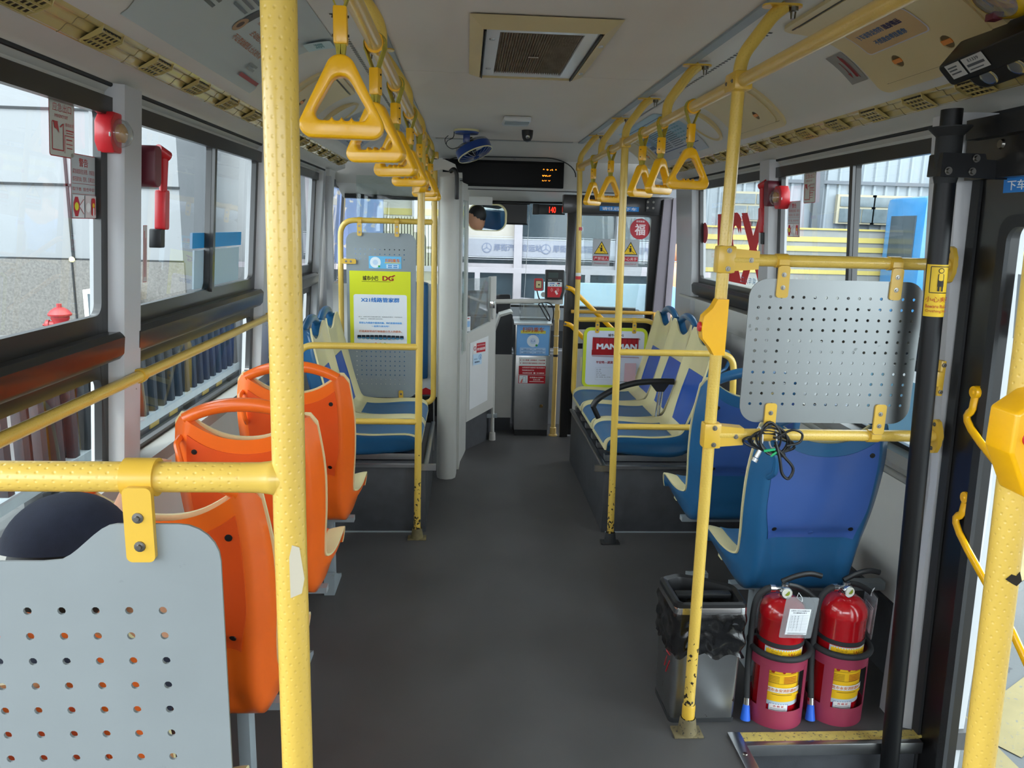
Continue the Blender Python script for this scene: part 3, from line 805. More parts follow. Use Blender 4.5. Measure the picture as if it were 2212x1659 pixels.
def make_seat(kind, label, group, ysc=1.0, xs=1.0, leg=True, mir=1):
    shell, panel, pad, back = {'orange': ('orange', 'orange2', 'orange_pad', 'orange_pad'), 'blue': ('blue', 'blue2', 'blue_pad', 'blue_back')}[kind]
    t = thing('bus_seat', label, 'seat', (0, 0, 0), group)
    nu, nv = 28, 44
    S = lambda u, v: v*smax(u)*.993
    b = MB()
    ff = lambda a, v: front_pt((a*2-1)*.99, S(a*2-1, v), -.001, ysc)
    fr = lambda a, v: rear_pt(a*2-1, S(a*2-1, v), 0, ysc)
    A = b.grid(ff, nu, nv); B_ = b.grid(fr, nu, nv)
    for j in range(nv):
        b.face([A[0][j], A[0][j+1], B_[0][j+1], B_[0][j]]); b.face([A[nu][j], B_[nu][j], B_[nu][j+1], A[nu][j+1]])
    for i in range(nu):
        b.face([A[i][0], B_[i][0], B_[i+1][0], A[i+1][0]]); b.face([A[i][nv], A[i+1][nv], B_[i+1][nv], B_[i][nv]])
    for v in b.bm.verts: v.co.x *= xs
    b.build('shell', shell, t, angle=70)
    def sheet(name, m, f, u0, u1, s0, s1, off, th, nu=20, nv=26, ins=lambda v: 1):
        b = MB()
        top = b.grid(lambda a, v: f((u0+(u1-u0)*a)*ins(v), s0+(s1-s0)*v, off+th), nu, nv)
        bot = b.grid(lambda a, v: f((u0+(u1-u0)*a)*ins(v)*1.0, s0+(s1-s0)*v, off), nu, nv)
        for j in range(nv):
            b.face([top[0][j], bot[0][j], bot[0][j+1], top[0][j+1]], smooth=False); b.face([top[nu][j], top[nu][j+1], bot[nu][j+1], bot[nu][j]], smooth=False)
        for i in range(nu):
            b.face([top[i][0], top[i+1][0], bot[i+1][0], bot[i][0]], smooth=False); b.face([top[i][nv], bot[i][nv], bot[i+1][nv], top[i+1][nv]], smooth=False)
        for v in b.bm.verts: v.co.x *= xs
        return b.build(name, m, t, angle=50)
    fl = lambda u, s, o: front_pt(u, s*smax(u), o, ysc, 1.015)
    sheet('liner', 'cream', fl, -1, 1, 0, 1, .0, .007, 26, 44)
    fp = lambda u, s, o: front_pt(u, s, o, ysc)
    sheet('seat_pad', pad, fp, -.74, .74, .07, .50, .006, .004, ins=lambda v: 1-.12*sst(v, .5, 1))
    bp = sheet('back_pad', back, fp, -.66, .66, .63, .86, .006, .004, ins=lambda v: .80+.20*math.sin(PI*min(1, v*.75+.1)))
    rf = lambda u, s, o: rear_pt(u, s, o, ysc)
    pn = sheet('back_panel', panel, lambda u, s, o: rear_pt(u, min(s, smax(u)*.965), o, ysc), -.76, .76, .715, .955, .0005, .0022, ins=lambda v: .90+.10*sst(v, .0, .4))
    for u, s in ((-.66, .915), (.66, .915), (-.60, .745), (.60, .745), (0, .73)):
        b = MB(); p = rear_pt(u, s, .0032, ysc); q1 = rear_pt(u+.03, s, .0032, ysc)-p; q2 = rear_pt(u, s+.01, .0032, ysc)-p; nn = q1.cross(q2).normalized()
        if nn.y > 0: nn = -nn
        p.x *= xs; b.lathe([(.008, -.004), (.008, .0012), (.0058, .0015), (0, .0012)], p, 14, axis=nn); b.build('screw', 'black' if u else panel, pn)
    # handle arch over the opening
    b = MB(); n = 21; pts = []; rr = []
    for i in range(n):
        a = -1+2*i/(n-1); pts.append((a*.166*xs, (.012+.003*(1-a*a))*ysc, .940+.042*(1-abs(a)**2.2)))
        rr.append(.0175+.003*(1-a*a))
    b.tube(pts, rr, 14, upv=(0, 1, 0)); b.build('handle', shell, t, angle=70)
    # small side grip on the back
    b = MB(); sg = -1
    b.tube([(sg*.180*xs, .012*ysc, .885), (sg*.183*xs, -.020*ysc, .875), (sg*.172*xs, -.030*ysc, .84), (sg*.168*xs, -.018*ysc, .79), (sg*.172*xs, .018*ysc, .765)], .0085, 8, fillet=.012)
    b.build('side_grip', shell, t)
    if leg:
        b = MB()
        b.box(.075, .105, .20, .25, .03, .325, bev=.002); b.box(-.15, .19, .19, .225, .305, .325); b.box(-.36, -.10, .20, .235, .295, .325)
        b.prism([(.155, 0), (.335, 0), (.335, .014), (.26, .045), (.19, .085), (.155, .085)], lambda u, v, tt: V(tt, u, v), .07, .112)
        for v in b.bm.verts: v.co.x *= mir
        b.build('leg', 'greysteel', t)
        b = MB(); b.box(-.17, -.12, .36, .40, .335, .352); b.box(.12, .17, .36, .40, .335, .352); b.build('bracket', 'cream', t)
    else:
        b = MB(); b.box(-.15*xs, -.10*xs, .08, .45*ysc, .300, .330); b.box(.10*xs, .15*xs, .08, .45*ysc, .300, .330); b.build('bracket', 'steel', t)
    return t
def copy_tree(o, parent=None):
    c = o.copy(); COL.objects.link(c); c.parent = parent
    for ch in list(o.children): copy_tree(ch, c)
    return c
def place(proto, loc, rz=0, label=None, first=False, group=None):
    o = proto if first else copy_tree(proto)
    o.location = loc; o.rotation_euler = (0, 0, rz)
    if label: o['label'] = label
    if group: o['group'] = group
    return o
XS = -.634
so = make_seat('orange', '', 'orange forward-facing seats on the left')
place(so, (XS, 1.545, 0), 0, 'orange plastic seat directly behind the large grey plate, partly hidden by it', True)
place(so, (XS, 2.165, 0), 0, 'orange plastic seat, the middle one of the three orange seats')
place(so, (XS, 2.785, 0), 0, 'orange plastic seat just behind the dark platform of the left bench')
place(so, (XS, .925, 0), 0, 'orange plastic seat carrying the person in the navy cap')
sb = make_seat('blue', '', 'blue forward-facing seats on the right', mir=-1)
place(sb, (1.112, 2.185, 0), 0, 'blue plastic seat behind the fire extinguishers, with cable coil over it', True)
place(sb, (1.112, 2.80, 0), 0, 'blue plastic seat between the near blue seat and the right bench')
ss = make_seat('blue', '', 'cream and blue side-facing bench seats', 1.24, .93, False)
zb = .052
place(ss, (1.275, 3.83, zb), PI/2, 'cream and blue side-facing seat on the right platform, nearest the rear', True)
place(ss, (1.275, 4.235, zb), PI/2, 'cream and blue side-facing seat in the middle of the right platform')
place(ss, (1.275, 4.64, zb), PI/2, 'cream and blue side-facing seat on the right platform beside the front door')
place(ss, (-.785, 3.83, zb), -PI/2, 'cream and blue side-facing seat on the left platform, nearest the orange seats')
place(ss, (-.785, 4.235, zb), -PI/2, 'cream and blue side-facing seat on the left platform beside the lime poster')
# platforms
for side, x0, x1, y1, lb in ((-1, -1.0, -.185, 4.46, 'dark grey vinyl platform under the left bench seats'), (1, .70, 1.44, 4.83, 'dark grey vinyl platform under the right bench seats')):
    p = thing('seat_platform', lb, 'platform', ((x0+x1)/2, 4.1, 0), 'vinyl covered seat platforms')
    b = MB(); b.box(x0, x1, 3.61, y1, 0, .345, bev=.004); b.build('body', 'boxgrey', p)
    b = MB(); xe = x1 if side < 0 else x0
    b.box(x0, x1, 3.600, 3.625, .338, .352); b.box(min(xe, xe+side*-.0)-.012, xe+.012, 3.60, y1, .338, .352, bev=.003); b.box(xe-.05, xe+.05, 3.597, 3.612, .325, .356); b.build('edge_trim', 'steel', p)
    b = MB()
    for q in ((x0+.02, x1-.02),): b.box(q[0], q[1], 3.603, 3.61, 0, .006)
    b.build('base_bead', 'greysteel', p)
# armrest between right bench seats
ar = thing('armrest', 'black curved armrest between the two nearer seats of the right bench', 'armrest', (.95, 4.03, .45))
b = MB()
pts = [(.70, 4.03, .555), (.73, 4.03, .60), (.82, 4.03, .655), (.93, 4.03, .69), (1.05, 4.03, .70), (1.14, 4.03, .70)]
pts = smooth_curve(pts, 4); b.tube(pts, [.017]*len(pts), 12); b.build('grip', 'black', ar)
b = MB(); b.prism([(1.00, .70), (1.12, .70), (1.085, .645), (1.045, .645)], lambda u, v, t: V(u, 4.018+t, v), 0, .024); b.tube([(.70, 4.03, .56), (.735, 4.03, .49)], .014, 10); b.build('bracket', 'black', ar)
b = MB(); b.tube([(1.065, 4.03, .65), (1.05, 4.03, .44)], .008, 10); b.tube([(1.08, 4.03, .65), (1.066, 4.03, .44)], .005, 8); b.build('post', 'chrome', ar)
# ------------------------------------------------------------------ handrails
R1 = .0165
def base_flange(b, x, y, z=0):
    b.box(x-.045, x+.045, y-.028, y+.028, z, z+.006, bev=.002); b.lathe([(.03, .004), (.028, .02), (.024, .05), (.022, .055)], (x, y, z), 20)
def screws(parent, pts, axis, r=.007):
    for p in pts:
        b = MB(); b.lathe([(0, .0035), (r*.45, .0035), (r*.5, .001), (r, .0008), (r*1.05, -.002)], p, 12, axis=axis); b.build('screw', 'screw', parent)
def stanchion_top(b, side, y, z0=1.88):
    """bend from the overhead rail out to the cove"""
    x = sx(side, .447); s = side
    b.tube([(x, y, z0), (x, y, 1.94), (x+s*.075, y, 2.045), (x+s*.102, y, 2.066)], .017, 14, fillet=.05)
def top_plate(parent, side, y):
    x = sx(side, .447)+side*.096
    b = MB(); b.prism(rrect(.10, .045, .02, 4), lambda u, v, t: V(x+u, y+v, 2.064+t), 0, .005); b.build('ceiling_plate', 'clamp', parent)
    b = MB(); b.lathe([(0, -.028), (.006, -.028), (.008, -.012), (.012, -.010), (.012, 0)], (x+side*.028, y-.004, 2.064), 12); b.build('bolt', 'screw', parent)

xr, xl = sx(1, .447), sx(-1, .447)          # overhead rail positions
# near right pole
p = thing('grab_pole', 'yellow dimpled floor-to-ceiling pole beside the rubbish bin, with chipped lower end', 'pole', (.693, 2.04, 0), 'yellow grab poles')
b = MB(); b.tube([(.693, 2.04, .05), (.689, 2.04, 1.0), (xr, 2.04, 1.88)], R1, 20, upv=(0, 1, 0)); b.build('tube', 'yellow_chip', p)
b = MB(); stanchion_top(b, 1, 2.04, 1.87); b.build('bend', 'yellow', p); top_plate(p, 1, 2.04)
b = MB(); base_flange(b, .693, 2.04); b.build('foot', mat('dirty_foot', '#6d6346', .65, var=.3, vs=14, dark='#3a3730', dth=.62), p)
b = MB(); b.lathe([(.0175, .055), (.0195, .056), (.0195, .095), (.0175, .10)], (.693, 2.04, 0), 20); b.build('collar', 'clamp', p)
for z in (1.432, .945):
    b = MB(); x = .688
    b.box(x-.021, x+.030, 2.018, 2.062, z-.037, z+.037, bev=.010)
    b.prism([(.02, -.030), (.092, -.024), (.092, .024), (.02, .030)], lambda u, v, t: V(x+u, 2.020+t, z+v), 0, .040)
    cl = b.build('clamp', 'clamp', p); screws(cl, [(x+.008, 2.0175, z+.024), (x+.008, 2.0175, z-.024), (x+.070, 2.0195, z)], (0, -1, 0))
b = MB(); b.box(xr-.024, xr+.024, 2.0, 2.085, 1.857, 1.905, bev=.008); cl = b.build('rail_joint', 'clamp', p); screws(cl, [(xr-.0245, 2.02, 1.88), (xr-.0245, 2.065, 1.88)], (-1, 0, 0), .005)
# stop bell on the near right pole
sbell = thing('stop_button', 'amber wedge-shaped stop request button on the pole beside the grey perforated plate', 'button', (.69, 2.02, 1.27))
b = MB(); b.prism([(.012, -.075), (-.018, -.075), (-.030, -.055), (-.052, -.030), (-.056, 0), (-.052, .030), (-.030, .052), (-.018, .076), (.012, .076)], lambda u, v, t: V(.688+u, 2.000+t, 1.252+v), 0, .036)
b.build('housing', 'handle', sbell)
b = MB(); b.lathe([(0, .006), (.012, .005), (.014, 0)], (.632, 2.018, 1.252), 14, axis=(-1, 0, 0)); b.build('push_button', 'red', sbell)

# near right partition: bars + perforated plate
q = thing('partition_bars', 'two yellow horizontal bars between the near right pole and the door jamb', 'handrail', (1.05, 2.035, .94))
for z in (1.432, .948):
    b = MB(); b.tube([(.70, 2.035, z), (1.33 if z > 1 else 1.36, 2.035, z)], .0165, 18, upv=(0, 1, 0)); b.build('bar', 'yellow', q)
    b = MB(); xx = 1.322+(0 if z > 1 else .028)
    b.prism([(-.05, 0), (-.045, .013), (-.02, .026), (.02, .026), (.045, .013), (.05, 0), (.045, -.013), (.02, -.026), (-.02, -.026), (-.045, -.013)], lambda u, v, t: V(xx+t, 2.035+v, z+u), -.012, 0)
    fl = b.build('wall_flange', 'clamp', q); screws(fl, [(xx-.013, 2.035, z+.035), (xx-.013, 2.035, z-.035)], (-1, 0, 0), .006)
def perforated(name, label, outline, holes, fn, parent_label_cat, m, hr=.0042, depth=.003, group=None):
    o = thing(name, label, parent_label_cat, fn(0, 0, 0), group)
    lp = [outline]+[circ(x, y, hr, 10) for x, y in holes]
    shape_obj('plate', lp, depth, m, fn, o)
    return o
def clip(parent, x, y, z, down=True, L=.085, w=.032, r=.019, n=2, bar=(0, .015)):
    """strap clamp round a bar (bar along x at y+bar, z) with a screwed tail"""
    s = -1 if down else 1
    b = MB()
    b.tube([(x-w/2, y, z), (x+w/2, y, z)], r, 20, upv=(0, 1, 0))
    b.prism([(p[0], p[1]) for p in rrect(w, L, .008, 4, 0, s*(.012+L/2))], lambda u, v, t: V(x+u, y-.024+t, z+v), -.006, .0)
    b.box(x-w/2+.002, x+w/2-.002, y-.026, y-.012, z-.010 if down else z-.004, z+.004 if down else z+.010)
    c = b.build('clip', 'clamp', parent)
    screws(c, [(x, y-.0302, z+s*(L*.42)), (x, y-.0302, z+s*(L*.42+.034))], (0, -1, 0), .0065)
    return c
brush = mat('brushed_plate', '#8e9191', .36, 1, var=.05, vs=4, dark='#757877', dth=.7)
cxp, czp = 1.0, 1.187
o = perforated('perforated_plate', 'brushed steel perforated partition plate hanging between two yellow bars on the right', rrect(.485, .395, .05, 8), [(-.215+.0307*i+.004*j*0, .150-.0295*j) for i in range(15) for j in range(11)], frame_fn((cxp, 2.012, czp), (1, 0, -.002), (0, 0, 1)), 'partition plate', brush)
for x in (.845, 1.158): clip(o, x, 2.035, 1.432); clip(o, x, 2.035, .948, False)
# cable coil tied to the lower bar
cc = thing('cable_coil', 'black cable bundle with green sheath and plug tied to the lower right bar', 'cable', (.84, 2.0, .93))
b = MB(); rnd = random.Random(3)
for k in range(6):
    n = 22; P = []
    a0 = rnd.uniform(-.01, .01)
    for i in range(n):
        a = 2*PI*i/n; P.append((.855+.075*math.cos(a)*(1-.12*k)+a0, 2.010-.006*k*.5-.004*math.sin(3*a), .928+(.020+.005*k)*math.sin(a)-.010*math.cos(a)+.004*k))
    b.tube(P, .0032, 6, closed=True)
P = [(.86, 1.995, .93), (.885, 1.985, .90), (.915, 1.985, .865), (.905, 1.985, .835), (.885, 1.985, .85), (.875, 1.985, .89), (.86, 1.99, .94)]
b.tube(smooth_curve(P, 5), .0042, 8); b.tube(smooth_curve([(.86, 1.99, .95), (.90, 1.985, .975), (.93, 1.985, .965), (.925, 1.985, .94), (.89, 1.985, .93)], 5), .0035, 8)
b.build('cable', 'black', cc)
b = MB(); b.tube([(.83, 1.992, .912), (.86, 1.99, .918)], .004, 8); b.tube([(.85, 1.992, .898), (.87, 1.99, .912)], .004, 8); b.build('green_sheath', mat('green_tape', '#1fa566', .4), cc)
b = MB(); b.tube([(.818, 1.99, .915), (.808, 1.988, .895)], .007, 10); b.tube([(.807, 1.988, .893), (.802, 1.987, .884)], .0095, 10); b.build('plug', 'steel', cc)
for x in (.828, .868):
    b = MB(); b.tube([(x, 2.035+.022*math.cos(a)*1.2-.006, .94+.030*math.sin(a)) for a in [2*PI*k/14 for k in range(14)]], .0024, 6, closed=True); b.build('zip_tie', 'white', cc)

# poles B / A on the right, C / D on the left with seat-end rails
def end_rails(side, p, y, xm, zt=.946, zl=.588, xin=None):
    xw = xm+side*.555
    b = MB(); b.tube([(xm, y, zt), (xw, y, zt), (xw+side*.018, y, .60)], .0155, 16, fillet=.075); b.build('upper_rail', 'yellow', p)
    b = MB(); b.tube([(xm, y, zl), (xm+side*.42, y, zl)], .0145, 16, upv=(0, 1, 0)); b.build('lower_rail', 'yellow', p)
for side, x0, x1, y, lb in ((1, .722, xr, 3.48, 'yellow pole with two rails at the rear end of the right platform'), (-1, -.222, xl, 3.529, 'yellow pole with two rails at the rear end of the left platform')):
    p = thing('grab_pole', lb, 'pole', (x0, y, 0), 'yellow grab poles')
    b = MB(); b.tube([(x0, y, .04), (x1, y, 1.88)], R1, 20, upv=(0, 1, 0)); b.build('tube', 'yellow_chip', p)
    b = MB(); stanchion_top(b, side, y); b.build('bend', 'yellow', p); top_plate(p, side, y)
    b = MB(); base_flange(b, x0, y); b.build('foot', 'rubber' if side > 0 else mat('dirty_foot2', '#6e6443', .6, var=.3, vs=30), p)
    b = MB(); b.box(x1-.022, x1+.022, y-.03, y+.03, 1.857, 1.903, bev=.008); b.build('rail_joint', 'clamp', p)
    end_rails(side, p, y, x0-(x0-x1)*.5)
# extra stanchion bends along the rails
def hanger(side, y, lb):
    o = thing('rail_hanger', lb, 'hanger', (sx(side, .447), y, 1.88), 'bent hangers carrying the overhead rails')
    b = MB(); stanchion_top(b, side, y, 1.885); b.build('bend', 'yellow', o); top_plate(o, side, y)
hanger(1, 2.77, 'yellow bent hanger carrying the right overhead rail, first beyond the near pole')
hanger(1, 4.10, 'yellow bent hanger carrying the right overhead rail near the front door')
hanger(-1, 1.86, 'yellow bent hanger carrying the left overhead rail above the first strap handles')
hanger(-1, 2.72, 'yellow bent hanger carrying the left overhead rail, second from the camera')
# overhead rails
for side, y1, lb in ((-1, 4.48, 'long yellow overhead rail on the left carrying seven strap handles'), (1, 4.86, 'long yellow overhead rail on the right carrying five strap handles')):
    o = thing('overhead_rail', lb, 'handrail', (sx(side, .447), 2.2, 1.865), 'yellow overhead rails')
    b = MB(); b.tube([(sx(side, .447), -.9, 1.88), (sx(side, .447), y1, 1.88)], .0165, 18, upv=(1, 0, 0)); b.build('tube', 'rail', o)
    for y in ((1.30, 1.77, 2.25, 2.80, 3.32, 3.77) if side < 0 else (2.45, 2.82, 3.12, 3.80, 4.32)):
        b = MB(); b.tube([(sx(side, .447), y-.014, 1.88), (sx(side, .447), y+.014, 1.88)], .0215, 16, upv=(1, 0, 0)); b.build('collar', 'handle', o)

# left front frame (D) with tall perforated panel and poster --------------------------------
yD, xD = 4.47, -.185
p = thing('partition_frame', 'yellow tube frame and pole holding the tall grey panel with the lime poster', 'handrail', (xD, yD, .46))
b = MB(); b.tube([(xD, yD, 1.88), (xD, yD, .47), (xD-.10, yD, .455), (-.62, yD, .455)], R1, 16, fillet=.07); b.build('pole', 'yellow', p)
b = MB(); b.tube([(xD, yD, 1.52), (-.715, yD, 1.52), (-.722, yD, .60)], .0155, 16, fillet=.09); b.build('loop', 'yellow', p)
b = MB(); stanchion_top(b, -1, yD); b.build('bend', 'yellow', p); top_plate(p, -1, yD)
b = MB(); b.box(xD-.028, xD+.022, yD-.03, yD+.03, 1.855, 1.905, bev=.008); b.build('rail_joint', 'clamp', p)
pcx, pcz = -.485, .975
holes = [(-.145+.0275*i, .385-.0275*j) for i in range(11) for j in range(3)] + [(-.145+.0275*i, -.205-.0275*j) for i in range(11) for j in range(8)]
o = perforated('tall_partition', 'tall grey perforated panel with a lime route poster behind the left bench', rrect(.395, .955, .05, 8), holes, frame_fn((pcx, yD-.02, pcz), (1, 0, 0), (0, 0, 1)), 'partition panel', 'greysteel', hr=.0036)
for x in (-.605, -.395): clip(o, x, yD, 1.52, L=.075, w=.026, r=.0175)
clip(o, -.375, yD, .455, False, L=.075, w=.026, r=.0175)
b = MB(); b.prism(rrect(.085, .028, .008, 4, -.668, 1.29), lambda u, v, t: V(u, yD-.03+t, v), -.006, .002); c = b.build('clip', 'clamp', o); screws(c, [(-.655, yD-.037, 1.29), (-.682, yD-.037, 1.29)], (0, -1, 0), .006)
PF = frame_fn((pcx-.007, yD-.0225, 1.01), (1, 0, 0), (0, 0, 1))
w, h = .348, .455
L = [('r', 0, 0, w, h, '#dfe62c'), ('rr', 0, -.055, .305, .298, .012, '#eef3f8'),
     ('t', '城市小巴', -.055, .187, .026, .088, '#2c1a16', .03), ('t', 'DG', .045, .187, .026, .06, '#a01c24', .04), ('l', [(-.105, .168), (.06, .168)], .002, '#2c1a16'), ('l', [(.07, .2), (.085, .205)], .006, '#a01c24'),
     ('t', 'X21线路管家群', 0, .063, .026, .219, '#2b7fd0', .03)]
L += [('t', '备注：本群仅限于线路运营交流，收集建议及意见，不涉及任何', .0, -.035, .0062, .25, '#44505c', .0), ('t', '违规行为，谢谢您遵守相关规定。', -.05, -.047, .006, .13, '#44505c', .0),
      ('t', '若您认为我是中最美的服，你们是喜欢和我', 0, -.070, .011, .245, '#3d9fe6', .03), ('t', '一起努力发光吗？', 0, -.089, .010, .10, '#3d9fe6', .03), ('t', '打造美好的出行体验是公交人的使命。', 0, -.119, .013, .245, '#c8662e', .02)]
for i in range(11):
    x = -.122+.0245*i; s = .0215-.0012*abs(i-5)*.8
    L += [('rr', x, -.152, .0225, s*1.2, .004, '#1d2733'), ('rr', x, -.158, .019, s*.42, .003, '#4a8fb8'), ('r', x, -.166, .010, .002, '#7fe0c8')]
L += [('c', -.026, -.192, .0085, '#cf1f28'), ('c', 0, -.192, .0085, '#e7c832'), ('c', .026, -.192, .0085, '#129a52')]
t = art('poster', PF, L, o); t['label'] = 'lime and white route notice poster with a row of buses'
L = [('r', 0, 0, .185, .070, '#6dbdea'), ('t', '扫码乘车', .042, .012, .020, .082, '#d77a33', .04), ('r', .042, -.001, .09, .004, '#f0dc58'), ('rr', .042, -.021, .07, .022, .003, '#cfe7f7'), ('c', -.055, .0, .031, '#e8f2f8'), ('c', -.055, .0, .015, '#c4daf2'), ('c', -.034, -.022, .006, '#2fae62')]
for a, c in ((.028, -.016), (.058, -.016), (.028, -.026), (.058, -.026)): L.append(('rr', a, c, .024, .006, .002, '#4b93d0'))
t = art('sticker', frame_fn((pcx+.022, yD-.0225, 1.287), (1, 0, 0), (0, 0, 1)), L, o); t['label'] = 'light blue scan-to-ride sticker above the poster'

# right front frame (A) with lime edged poster board ---------------------------------------
yA, xA = 4.86, .711
p = thing('partition_frame', 'yellow tube frame with red taped pole holding the board with the red curtain poster', 'handrail', (xA, yA, .41))
b = MB(); b.tube([(xr, yA, 1.88), (xA, yA, 1.2), (xA, yA, .44), (xA+.08, yA, .40), (1.20, yA, .40)], R1, 16, fillet=.08); b.build('pole', 'yellow', p)
b = MB(); b.tube([(xA+.01, yA, .935), (1.20, yA, .935), (1.27, yA, .86), (1.275, yA, .55)], .0155, 16, fillet=.06); b.build('loop', 'yellow', p)
b = MB(); stanchion_top(b, 1, yA); b.build('bend', 'yellow', p); top_plate(p, 1, yA)
b = MB(); b.box(xr-.022, xr+.028, yA-.03, yA+.03, 1.855, 1.905, bev=.008); b.build('rail_joint', 'clamp', p)
for z, c in ((1.505, 'red'), (1.20, 'red'), (1.222, 'white')):
    b = MB(); b.lathe([(.0166, -.010), (.0175, -.010), (.0175, .010), (.0166, .010)], (xA if z < 1.3 else .706, yA, z), 18); b.build('tape_band', c, p)
bcx, bcz = .968, .690
o = thing('poster_board', 'lime edged white board with red curtain poster hanging beside the front door', 'board', (bcx, yA, .49))
shape_obj('board', [rrect(.415, .395, .045, 8)], .004, '#cfe03a', frame_fn((bcx, yA-.022, bcz), (1, 0, 0), (0, 0, 1)), o)
shape_obj('board_edge', [rrect(.423, .403, .048, 8)], .003, 'greysteel', frame_fn((bcx, yA-.018, bcz-.003), (1, 0, 0), (0, 0, 1)), o)
L = [('rr', 0, 0, .375, .355, .025, '#dbe4f6'), ('t', '城市小巴DG', .0, .150, .018, .10, '#3b1d2e', .04), ('r', 0, .085, .30, .095, '#b5262f'), ('r', 0, .036, .305, .034, '#a51720')]
for i in range(10): L.append(('r', -.135+.03*i, .1, .0025, .065, '#7d1420'))
for i in range(36): L += [('r', -.1475+.0083*i, .1355, .0042, .004, '#4a1a22'), ('r', -.1435+.0083*i, .1315, .0042, .004, '#4a1a22'), ('r', -.149+.0083*i, .0155, .0042, .004, '#8c1c24'), ('r', -.145+.0083*i, .0115, .0042, .004, '#8c1c24')]
L += [('t', 'MANMAN', .0, .083, .034, .255, '#dfe6f2', .05), ('t', '平安鸭—满满', -.075, -.020, .018, .108, '#8e1a34', .04), ('rr', .095, -.085, .075, .125, .004, '#e2bcc0'), ('r', .05, -.146, .12, .003, '#222')] if False else [('t', 'MANMAN', .0, .083, .034, .255, '#dfe6f2', .05), ('t', '平安鸭—满满', -.075, -.020, .018, .108, '#8e1a34', .04), ('rr', .095, -.085, .075, .125, .004, '#e2bcc0'), ('r', .05, -.146, .12, .003, '#222226')]
L += [('l', [(-.13, -.054), (-.02, -.054)], .0008, '#9fa6b8'), ('l', [(-.13, -.054), (-.13, -.135), (-.02, -.135)], .0008, '#b7bdcc')]
for k, (tx, wd) in enumerate((('名字：满满', .03), ('性别：男生', .028), ('出生地：东莞', .035), ('爱好：开车、看书和旅行', .062), ('性格：活泼开朗、热心、乐于助人', .096))): L.append(('t', tx, -.125+wd/2, -.066-.0125*k, .0065, wd, '#2f3b55', .01))
t = art('poster', frame_fn((bcx, yA-.0245, bcz), (1, 0, 0), (0, 0, 1)), L, o); t['label'] = 'white poster with red curtain and large letters'
for x in (.845, 1.085): clip(o, x, yA, .935, L=.07, w=.026, r=.0175)
clip(o, .84, yA, .40, False, L=.075, w=.026, r=.0175); clip(o, 1.085, yA, .40, False, L=.075, w=.026, r=.0175)

# near left pole with bar and notched plate ------------------------------------------------------
yN, xN = .76, -.179
p = thing('grab_pole', 'thick looking yellow dimpled pole nearest the camera on the left', 'pole', (xN, yN, 0), 'yellow grab poles')
b = MB(); b.tube([(xN-.003, yN, .0), (xN, yN, 1.2), (xN+.010, yN, 2.07)], R1, 32, upv=(0, 1, 0)); b.build('tube', 'yellow', p)
b = MB(); b.tube([(xN, yN, 1.243), (-.98, yN, 1.243)], .0155, 28, upv=(0, 1, 0)); b.build('bar', 'yellow', p)
b = MB(); b.lathe([(.0155, -.045), (.0158, -.028), (.0170, -.019), (.0180, -.014), (.014, -.006)], (xN, yN, 1.243), 24, axis=(1, 0, 0)); b.build('weld', 'yellow', p)
b = MB(); base_flange(b, xN-.003, yN); b.build('foot', 'clamp', p)
b = MB(); b.prism([(0, 0), (.011, .004), (.014, .02), (.010, .055), (.003, .058), (0, .045)], lambda u, v, t: V(xN+.002+u, yN-.0172+t+u*.25, 1.118+v), 0, .0006); b.build('bare_patch', '#c9c2ad', p)
def humps():
    P = [(-.245, .55), (-.245, 1.16)]
    for k in range(7): a = k*PI/12; P.append((-.245-.04*(1-math.cos(a)), 1.160+.040*math.sin(a)))
    P += [(-.30, 1.2), (-.345, 1.2)]
    for k in range(1, 8):
        u = k/8; P.append((-.345-.065*u, 1.2-.040*sst(u, 0, 1)))
    P += [(-.42, 1.160), (-.78, 1.160)]
    for k in range(1, 8):
        u = k/8; P.append((-.78-.065*u, 1.160+.040*sst(u, 0, 1)))
    P += [(-.90, 1.2), (-.925, 1.18), (-.93, 1.16), (-.93, .55)]
    return P
o = perforated('perforated_plate', 'large pale grey notched perforated plate below the near left bar', humps(), [(-.306-.0335*i-.0008*j*0, 1.106-.0283*j) for i in range(18) for j in range(18)], frame_fn((0, yN-.018, 0), (1, 0, 0), (0, 0, 1)), 'partition plate', mat('pale_grey_plate', '#878f90', .42, var=.06, vs=5, dark='#7b8283', dth=.70), hr=.0042)
def big_clip(x):
    b = MB(); b.tube([(x-.016, yN, 1.243), (x+.016, yN, 1.243)], .0195, 28, upv=(0, 1, 0))
    b.prism(rrect(.028, .078, .006, 5, 0, -.042), lambda u, v, t: V(x+.004+u, yN-.021+t, 1.243+v), -.005, .002)
    c = b.build('clip', 'clamp', o); screws(c, [(x+.004, yN-.0265, 1.243-.034), (x+.004, yN-.0265, 1.243-.064)], (0, -1, 0), .0055)
big_clip(-.325); big_clip(-.86)
# wall handrail under the left windows
hr_ = thing('wall_handrail', 'yellow handrail running along the lower left windows', 'handrail', (-.90, 2.2, 1.05))
b = MB(); b.tube([(-.93, .8, 1.055), (-.93, 3.66, 1.058)], .0155, 16, upv=(1, 0, 0)); b.build('tube', 'yellow', hr_)
for y in (2.21, 3.66):
    b = MB(); b.lathe([(.0155, -.01), (.021, -.01), (.021, .01), (.0155, .01)], (-.93, y, 1.057), 16, axis=(0, 1, 0)); b.box(-.962, -.948, y-.012, y+.012, 1.005, 1.105, bev=.003); b.box(-.955, -.935, y-.008, y+.008, 1.045, 1.068)
    c = b.build('bracket', 'clamp', hr_); screws(c, [(-.946, y, 1.092), (-.946, y, 1.018)], (1, 0, 0), .005)

